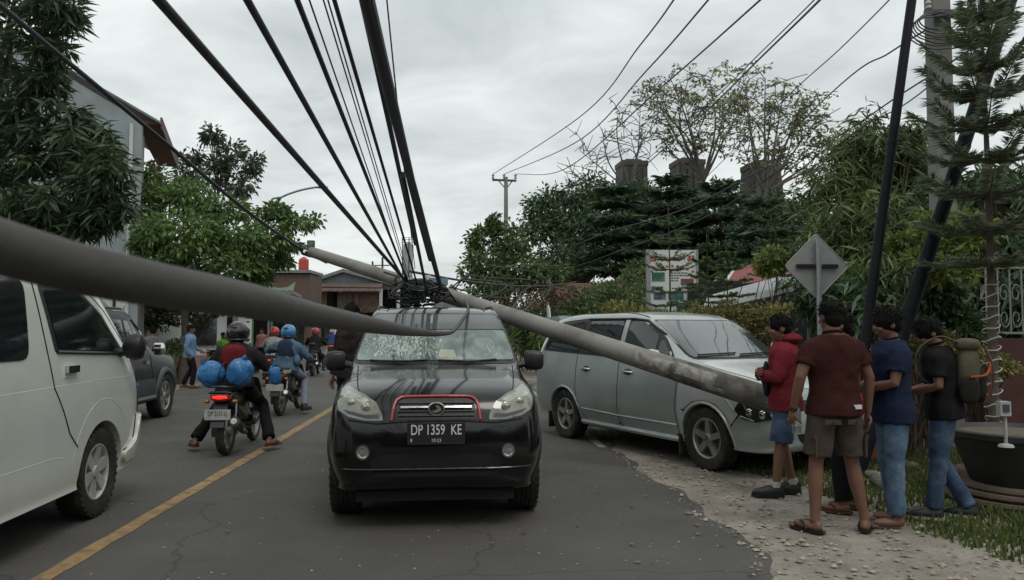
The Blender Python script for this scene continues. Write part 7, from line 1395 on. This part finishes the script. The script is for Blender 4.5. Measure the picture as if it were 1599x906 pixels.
# --- people on the left roadside
g5 = gnd(295, 607)
walker = human('youth in blue and grey jacket walking along the left roadside', (g5.x, g5.y, .006), R(-65), pose(armR=((.22, -.10, 1.10), (.20, -.02, .86)), armL=((-.22, .08, 1.10), (-.17, .27, .97)), legR=((.09, .12, .50), (.09, .06, .085), (.10, .3, 0)), legL=((-.09, .06, .50), (-.09, -.16, .10), (-.10, .06, 0)), turn=(R(-10), 0)),
      dict(top=cloth('blue_grey_nylon', (.14, .24, .36), .35), bottom=BLK, feet='slipper', shoe=PLAS, sleeve=1.5, fat=1.15, wide=1.14, hem=.1), 1.60, SKIN, .015)
MB().box((-.115, .02, .66), (.012, .04, .50)).build('trouser_stripe', YEL, walker, 0); MB().tube([(.0, -.13, 1.3), (.0, -.15, 1.1)], .09, 10).build('jacket_yoke', cloth('grey_nylon', (.075, .07, .085)), walker)
GREYT = cloth('grey_cotton', (.15, .145, .145)); LIME = cloth('lime_vest', (.16, .42, .06)); MASKM = cloth('teal_mask', (.06, .25, .24))
for lab, u, v, Y, rz, top, bot, hh, ex in (('man in grey t-shirt standing behind the dark SUV bonnet', 236, 600, 20, 30, GREYT, BLK, 1.55, {}), ('child in lime green vest with teal face mask near the parked motorbikes', 347, 585, 24, -120, LIME, BLK, 1.40, {'mask': MASKM}), ('man in pale grey shirt standing in front of the green shop', 323, 580, 29, 160, cloth('pale_grey_cotton', (.26, .25, .25)), JEAND, 1.65, {}),
                                       ('onlooker in red cap coloured shirt beside the lime vest child', 360, 580, 26.5, 190, cloth('brick_red_cotton', (.25, .05, .035)), BLK, 1.62, {}), ('woman in dull pink top at the green shop counter', 408, 575, 32, 175, cloth('dull_pink_cotton', (.26, .12, .12)), BLK, 1.55, {})):
    p = at(u, v, Y); d = dict(top=top, bottom=bot, feet='shoe', shoe=PLAS, sleeve=.7, leg=2 if hh > 1.5 else .9); d.update(ex); human(lab, (p.x, Y, .006), R(rz), pose(), d, hh, SKIN2, .02)

# ------------------------------------------------------------------ motorbikes and riders
def motorbike(label, loc, rz, paint, plate=('DP 2153 LJ', ''), group='motorbikes on the road', lit=True, lean_=0):
    """scooter-like motorbike, rear wheel under the origin, forward = +y"""
    t = thing('motorbike', label, 'motorbike', loc, rz, group); t.rotation_euler.y = lean_
    for y, nm in ((0, 'rear_wheel'), (1.22, 'front_wheel')):
        r, w_ = .285, .05 if y == 0 else .04; wl = MB().lathe([(r*.74, -w_*.6), (r*.86, -w_), (r*.95, -w_*.85), (r*.99, -w_*.4), (r, 0), (r*.99, w_*.4), (r*.95, w_*.85), (r*.86, w_), (r*.74, w_*.6)], (0, y, r), 'x', 32, closed=True).build(nm, RUB, t)
        q = MB().lathe([(r*.73, -.03), (r*.76, -.03), (r*.76, .03), (r*.73, .03)], (0, y, r), 'x', 28, closed=True); q.cyl((-.06, y, r), (.06, y, r), .045, 14)
        for k in range(5): a = 2*PI*k/5; q.bar((0, y, r), (0, y+math.cos(a)*r*.73, r+math.sin(a)*r*.73), .03, .02, (1, 0, 0))
        q.build('rim', ALLOY, wl)
    sec = lambda y, z, hw, hh: [Vector((math.copysign(abs(math.cos(a))**.7, math.cos(a))*hw, y, z+math.copysign(abs(math.sin(a))**.7, math.sin(a))*hh)) for a in np.linspace(0, 2*PI, 17)[:-1]]
    MB().loft([sec(-.26, .70, .05, .04), sec(-.20, .69, .10, .075), sec(0, .66, .135, .10), sec(.25, .60, .14, .13), sec(.5, .52, .12, .14), sec(.66, .42, .11, .10)]).build('tail_body', paint, t)
    MB().loft([sec(-.16, .765, .09, .025), sec(0, .775, .125, .035), sec(.35, .765, .135, .04), sec(.62, .735, .11, .045), sec(.70, .70, .08, .03)]).build('seat', PLAS, t)
    MB().loft([sec(.66, .36, .14, .05), sec(.78, .30, .16, .05), sec(.95, .36, .16, .06), sec(1.02, .60, .17, .05), sec(.98, .80, .13, .05)]).build('leg_shield', paint, t)
    MB().loft([sec(.90, 1.0, .06, .03), sec(.96, .98, .14, .07), sec(1.06, .95, .12, .07), sec(1.12, .92, .05, .03)]).build('headlamp_cowl', paint, t)
    f = MB(); f.tube([(0, .98, .85), (0, 1.08, .58)], .03, 8)
    for s in (1, -1): f.tube([(s*.075, 1.07, .60), (s*.075, 1.22, .285)], .022, 8)
    f.bar((-.08, 1.07, .6), (.08, 1.07, .6), .04, .05); f.build('fork', STEEL, t); MB().lathe([(.31, -.05), (.32, 0), (.31, .05)], (0, 1.22, .285), 'x', 32); 
    MB().tube([(0, 1.22+math.cos(a)*.32, .285+math.sin(a)*.32) for a in np.linspace(.4, 2.6, 10)], .055, 8, flat=.35).build('front_mudguard', paint, t)
    MB().add([(-.08, -.20, .62), (.08, -.20, .62), (.075, -.36, .36), (-.075, -.36, .36), (-.08, -.18, .62), (.08, -.18, .62), (.075, -.34, .36), (-.075, -.34, .36)], [(0, 1, 2, 3), (7, 6, 5, 4), (0, 4, 5, 1), (1, 5, 6, 2), (2, 6, 7, 3), (3, 7, 4, 0)]).build('rear_mudguard', PLAS, t)
    tl = MB().loft([sec(-.275, .685, .055, .022), sec(-.262, .688, .108, .045), sec(-.20, .69, .12, .05)]).build('tail_lamp', REDLENS, t)
    MB().ell((0, -.268, .687), (.088, .014, .024), 16, 8).build('lit_reflector', REDLAMP if lit else REDLENS, tl)
    MB().tube([(-.12, -.24, .735), (-.06, -.27, .745), (.06, -.27, .745), (.12, -.24, .735)], .016, 8).build('lamp_hood', PLAS, tl)
    for s in (1, -1): MB().ell((s*.155, -.22, .64), (.035, .035, .025), 10, 6).build('indicator', mat('amber_lens', (.30, .12, .02), .25, 0, .1), t)
    pl = MB().box((0, -.335, .50), (.285, .01, .115)).build('number_plate', PLATEW if plate[0] or plate[1] else PLATEB, t, 0); pl.rotation_euler.x = 0
    if plate[0]: text(plate[0], .075, INKB, pl, frame((0, -.342, .51), (1, 0, 0), (0, 0, 1)), .001, sx=.62)
    MB().tube(crom([(.13, .35, .22), (.15, .1, .27), (.165, -.02, .33)], 4), [.03]*9, 10).tube([(.165, -.02, .33), (.175, -.30, .42)], [.05, .058], 14).build('exhaust', STEEL, t); MB().tube([(.176, -.305, .422), (.177, -.32, .426)], .035, 12).build('exhaust_tip', CHROME, t)
    MB().box((-.07, .30, .28), (.14, .42, .20)).box((-.10, .05, .28), (.07, .3, .12)).build('engine', STEEL, t)
    for s in (1, -1): MB().tube([(s*.11, -.02, .32), (s*.11, .02, .60)], .026, 10).build('shock_absorber', CHROME if s > 0 else STEEL, t)
    MB().tube(crom([(-.34, .88, 1.0), (-.15, .96, 1.02), (0, .98, .99), (.15, .96, 1.02), (.34, .88, 1.0)], 4), .013, 8).build('handlebar', STEEL, t)
    for s in (1, -1):
        MB().tube([(s*.23, .925, 1.015), (s*.35, .875, 1.0)], .02, 8).build('grip', PLAS, t); m_ = MB().tube([(s*.22, .94, 1.02), (s*.27, .96, 1.16)], .007, 6).ell((s*.30, .955, 1.19), (.07, .016, .04), 12, 8).build('mirror', PLAS, t)
        MB().tube([(s*.10, .28, .30), (s*.22, .25, .28)], .013, 6).build('footpeg', STEEL, t)
    MB().tube(crom([(-.12, .05, .80), (-.11, -.20, .80), (0, -.26, .81), (.11, -.20, .80), (.12, .05, .80)], 4), .012, 8).build('grab_rail', STEEL, t)
    MB().tube([(-.10, .40, .2), (-.22, .45, .03)], .012, 6).build('side_stand', STEEL, t)
    return t
def ride(**k):
    d = dict(pelvis=(0, .40, .82), chest=(0, .44, 1.14), neck=(0, .47, 1.30), head=(0, .51, 1.425), armR=((.30, .58, 1.06), (.30, .86, 1.02)), armL=((-.30, .58, 1.06), (-.30, .86, 1.02)), handR=(.2, 1, 0), handL=(-.2, 1, 0), palmR=(0, 0, -1), palmL=(0, 0, -1), curlR=1.2, curlL=1.2, legR=((.24, .78, .62), (.27, .55, .22), (.30, .78, .2)), legL=((-.24, .78, .62), (-.27, .55, .22), (-.30, .78, .2)))
    d.update(k); return d
RH = R(4.2); BLKP2 = mat('black_bike_paint', (.010, .010, .011), .3, 0, .2, coat=.5)
m1 = gnd(352, 712); motorbike('black motorbike with lit tail lamp nearest the camera, carrying blue sacks', (m1.x, m1.y, .01), RH, BLKP2, ('DP 2153 LJ', ''))
RJ = cloth('maroon_jacket', (.15, .018, .022)); DJ = cloth('black_jacket', (.022, .020, .020)); HB = mat('black_helmet', (.012, .012, .012), .22, 0, .1, coat=.7)
rd = human('rider in black and red jacket with black helmet, feet out on the road', (m1.x, m1.y, .01), RH, ride(pelvis=(0, .34, .80), chest=(0, .36, 1.10), neck=(0, .38, 1.26), head=(0, .42, 1.375), legR=((.26, .62, .52), (.42, .30, .13), (.52, .5, 0)), legL=((-.26, .62, .52), (-.44, .30, .13), (-.56, .5, 0)), armR=((.33, .46, .98), (.30, .82, 1.0)), armL=((-.33, .46, .98), (-.30, .82, 1.0))),
      dict(top=DJ, bottom=BLK, feet='slipper', shoe=cloth('brown_rubber', ()), sleeve=1.5, fat=1.2, wide=1.2, hem=.06, helmet=HB, flare=1.2), 1.68, SKIN, .013)
mb = MB().ell((0, .0, 0), (1, 1, 1), 20, 12); mb.v = [(math.copysign(abs(a)**.7, a)*.155, b*.075+.265-.02*c, math.copysign(abs(c)**.7, c)*.16+1.12) for a, b, c in mb.v]; mb.build('back_panel', RJ, rd)
BLU = mat('blue_plastic_sack', (.035, .17, .40), .32, 0, .2, 6, bump=.5, bs=18, spec=.6)
def sack(label, c, r, seed, tilt=0):
    g = np.random.default_rng(seed); mb = MB().ell((0, 0, 0), (1, 1, 1), 40, 24); ph = g.random(6)*6.28; V_ = []
    for v in mb.v:
        v = Vector(v); a = math.atan2(v.y, v.x); z = v.z; f = 1.06-.10*abs(math.sin(4.5*a+ph[0]+1.3*math.sin(3.5*z+ph[5])))-.06*abs(math.sin(7.5*a+ph[1]-4*z))+.03*math.sin(6*z+3*a+ph[2])+.035*math.sin(23*a+9*z+ph[3]); sq = lambda q: math.copysign(abs(q)**.8, q); V_.append(Vector((sq(v.x)*r[0]*f, sq(v.y)*r[1]*f, sq(v.z)*r[2]*(1+.03*math.sin(7*a+ph[4])))))
    mb.v = [tuple(p) for p in V_]; mb.tube(crom([(0, 0, r[2]*.93), (.01, 0, r[2]*1.08), (.03, .01, r[2]*1.22)], 4), [.035, .015, .02, .022, .025, .027, .03, .032, .036][:9], 10)
    t = mb.build('blue_sack', BLU, None, 1.2); t.location = c; t.rotation_euler = (R(10), tilt, RH); tag(t, label, 'sack', 'blue sacks'); return t
fw = Vector((-math.sin(RH), math.cos(RH), 0)); rtv = Vector((math.cos(RH), math.sin(RH), 0)); M0 = Vector((m1.x, m1.y, .01))
sack('left and flatter blue plastic sack tied behind the rider', M0+rtv*-.175+fw*-.02+Vector((0, 0, .94)), (.15, .12, .145), 1, R(-38)); sack('right and rounder blue plastic sack tied behind the rider', M0+rtv*.155+fw*-.02+Vector((0, 0, .955)), (.15, .125, .165), 2, R(14))
sack('small blue plastic bag hanging at the right of the bigger sacks', M0+rtv*.47+fw*.35+Vector((0, 0, .90)), (.075, .06, .115), 3, R(-8))
MB().tube(crom([(-.05, -.16, .80), (-.03, -.19, .98), (.0, -.1, 1.08)], 5), .008, 6).build('tie_cord', PLAS, rd)
m2 = gnd(437, 650); motorbike('black and cream motorbike ridden by the blue helmeted rider', (m2.x, m2.y, .01), R(1), BLKP2, ('', 'w'))
DEN = cloth('denim_jacket', (.085, .14, .20), .3); BH = mat('blue_helmet', (.05, .21, .46), .2, 0, .35, 9, coat=.7)
r2 = human('rider in denim jacket and grey trousers with bright blue helmet', (m2.x, m2.y, .01), R(1), ride(pelvis=(.02, .28, .84), chest=(.03, .30, 1.15), neck=(.03, .32, 1.31), head=(.03, .36, 1.43), armL=((-.34, .38, 1.12), (-.42, .66, 1.12)), armR=((.34, .42, 1.02), (.36, .78, .94)), legR=((.28, .58, .60), (.36, .22, .14), (.44, .42, 0))),
      dict(top=DEN, bottom=cloth('pale_grey_jeans', (.17, .19, .23), .2), feet='shoe', shoe=PLAS, sleeve=1.5, fat=1.25, wide=1.16, helmet=BH), 1.62, SKIN2, .014)
MB().ell((.03, .19, 1.12), (.16, .055, .18), 16, 10).build('navy_back_panel', cloth('navy_denim', (.03, .045, .085)), r2); MB().tube(crom([(.13, .25, 1.30), (.17, .16, 1.15), (.20, .2, .98)], 4), .018, 6, flat=.4).build('bag_strap', DEN, r2); MB().ell((.22, .22, .93), (.06, .10, .10), 12, 8).build('shoulder_bag', DEN, r2)
MB().loft([[Vector((s_*.14, y, .72+z)) for s_, z in ((1, 0), (1, .05), (.6, .07), (.6, 0))] for y in (-.2, .2)]).build('cream_side_panel', mat('cream_paint', (.42, .38, .26), .4, 0, .1), r2)
for lab, blab, u, v, rz, pm, top, bot, hel in (('rider in black jacket with pink helmet, third along the lane', 'dark motorbike ridden by the pink helmeted rider', 488, 588, 6, BLKP2, DJ, cloth('dark_shorts', (.05, .045, .045)), mat('pink_helmet', (.40, .045, .085), .25, 0, .15, coat=.5)),
                                           ('rider in blue top and white trousers furthest along the lane', 'motorbike with lit tail lamp furthest down the lane', 517, 562, 9, BLKP2, cloth('blue_top', (.04, .07, .20)), cloth('white_trousers', (.5, .5, .5)), mat('white_helmet', (.45, .42, .38), .3, 0, .1)),
                                           ('rider in pale shirt with red helmet half hidden behind the blue helmet', 'motorbike half hidden beyond the blue helmeted rider', 420, 604, 4, BLKP2, cloth('pale_cream_cotton', (.30, .28, .26)), BLK, mat('red_helmet', (.40, .03, .03), .25, 0, .15, coat=.5))):
    p = gnd(u, v); motorbike(blab, (p.x, p.y, .01), R(rz), pm, ('', '')); human(lab, (p.x, p.y, .01), R(rz), ride(pelvis=(0, .34, .80)), dict(top=top, bottom=bot, feet='shoe', shoe=PLAS, sleeve=1.5, fat=1.15, wide=1.08, helmet=hel), 1.62, SKIN2, .022)
for lab, u, v, rz in (('parked motorbike nearest the walking youth', 335, 585, -70), ('parked motorbike in front of the green shop posts', 372, 572, -60), ('parked motorbike behind the lime vest child', 392, 566, -55)):
    p = gnd(u, v); b = motorbike(lab, (p.x, p.y, .008), R(rz), BLKP2, ('', ''), 'parked motorbikes', False, R(-8))
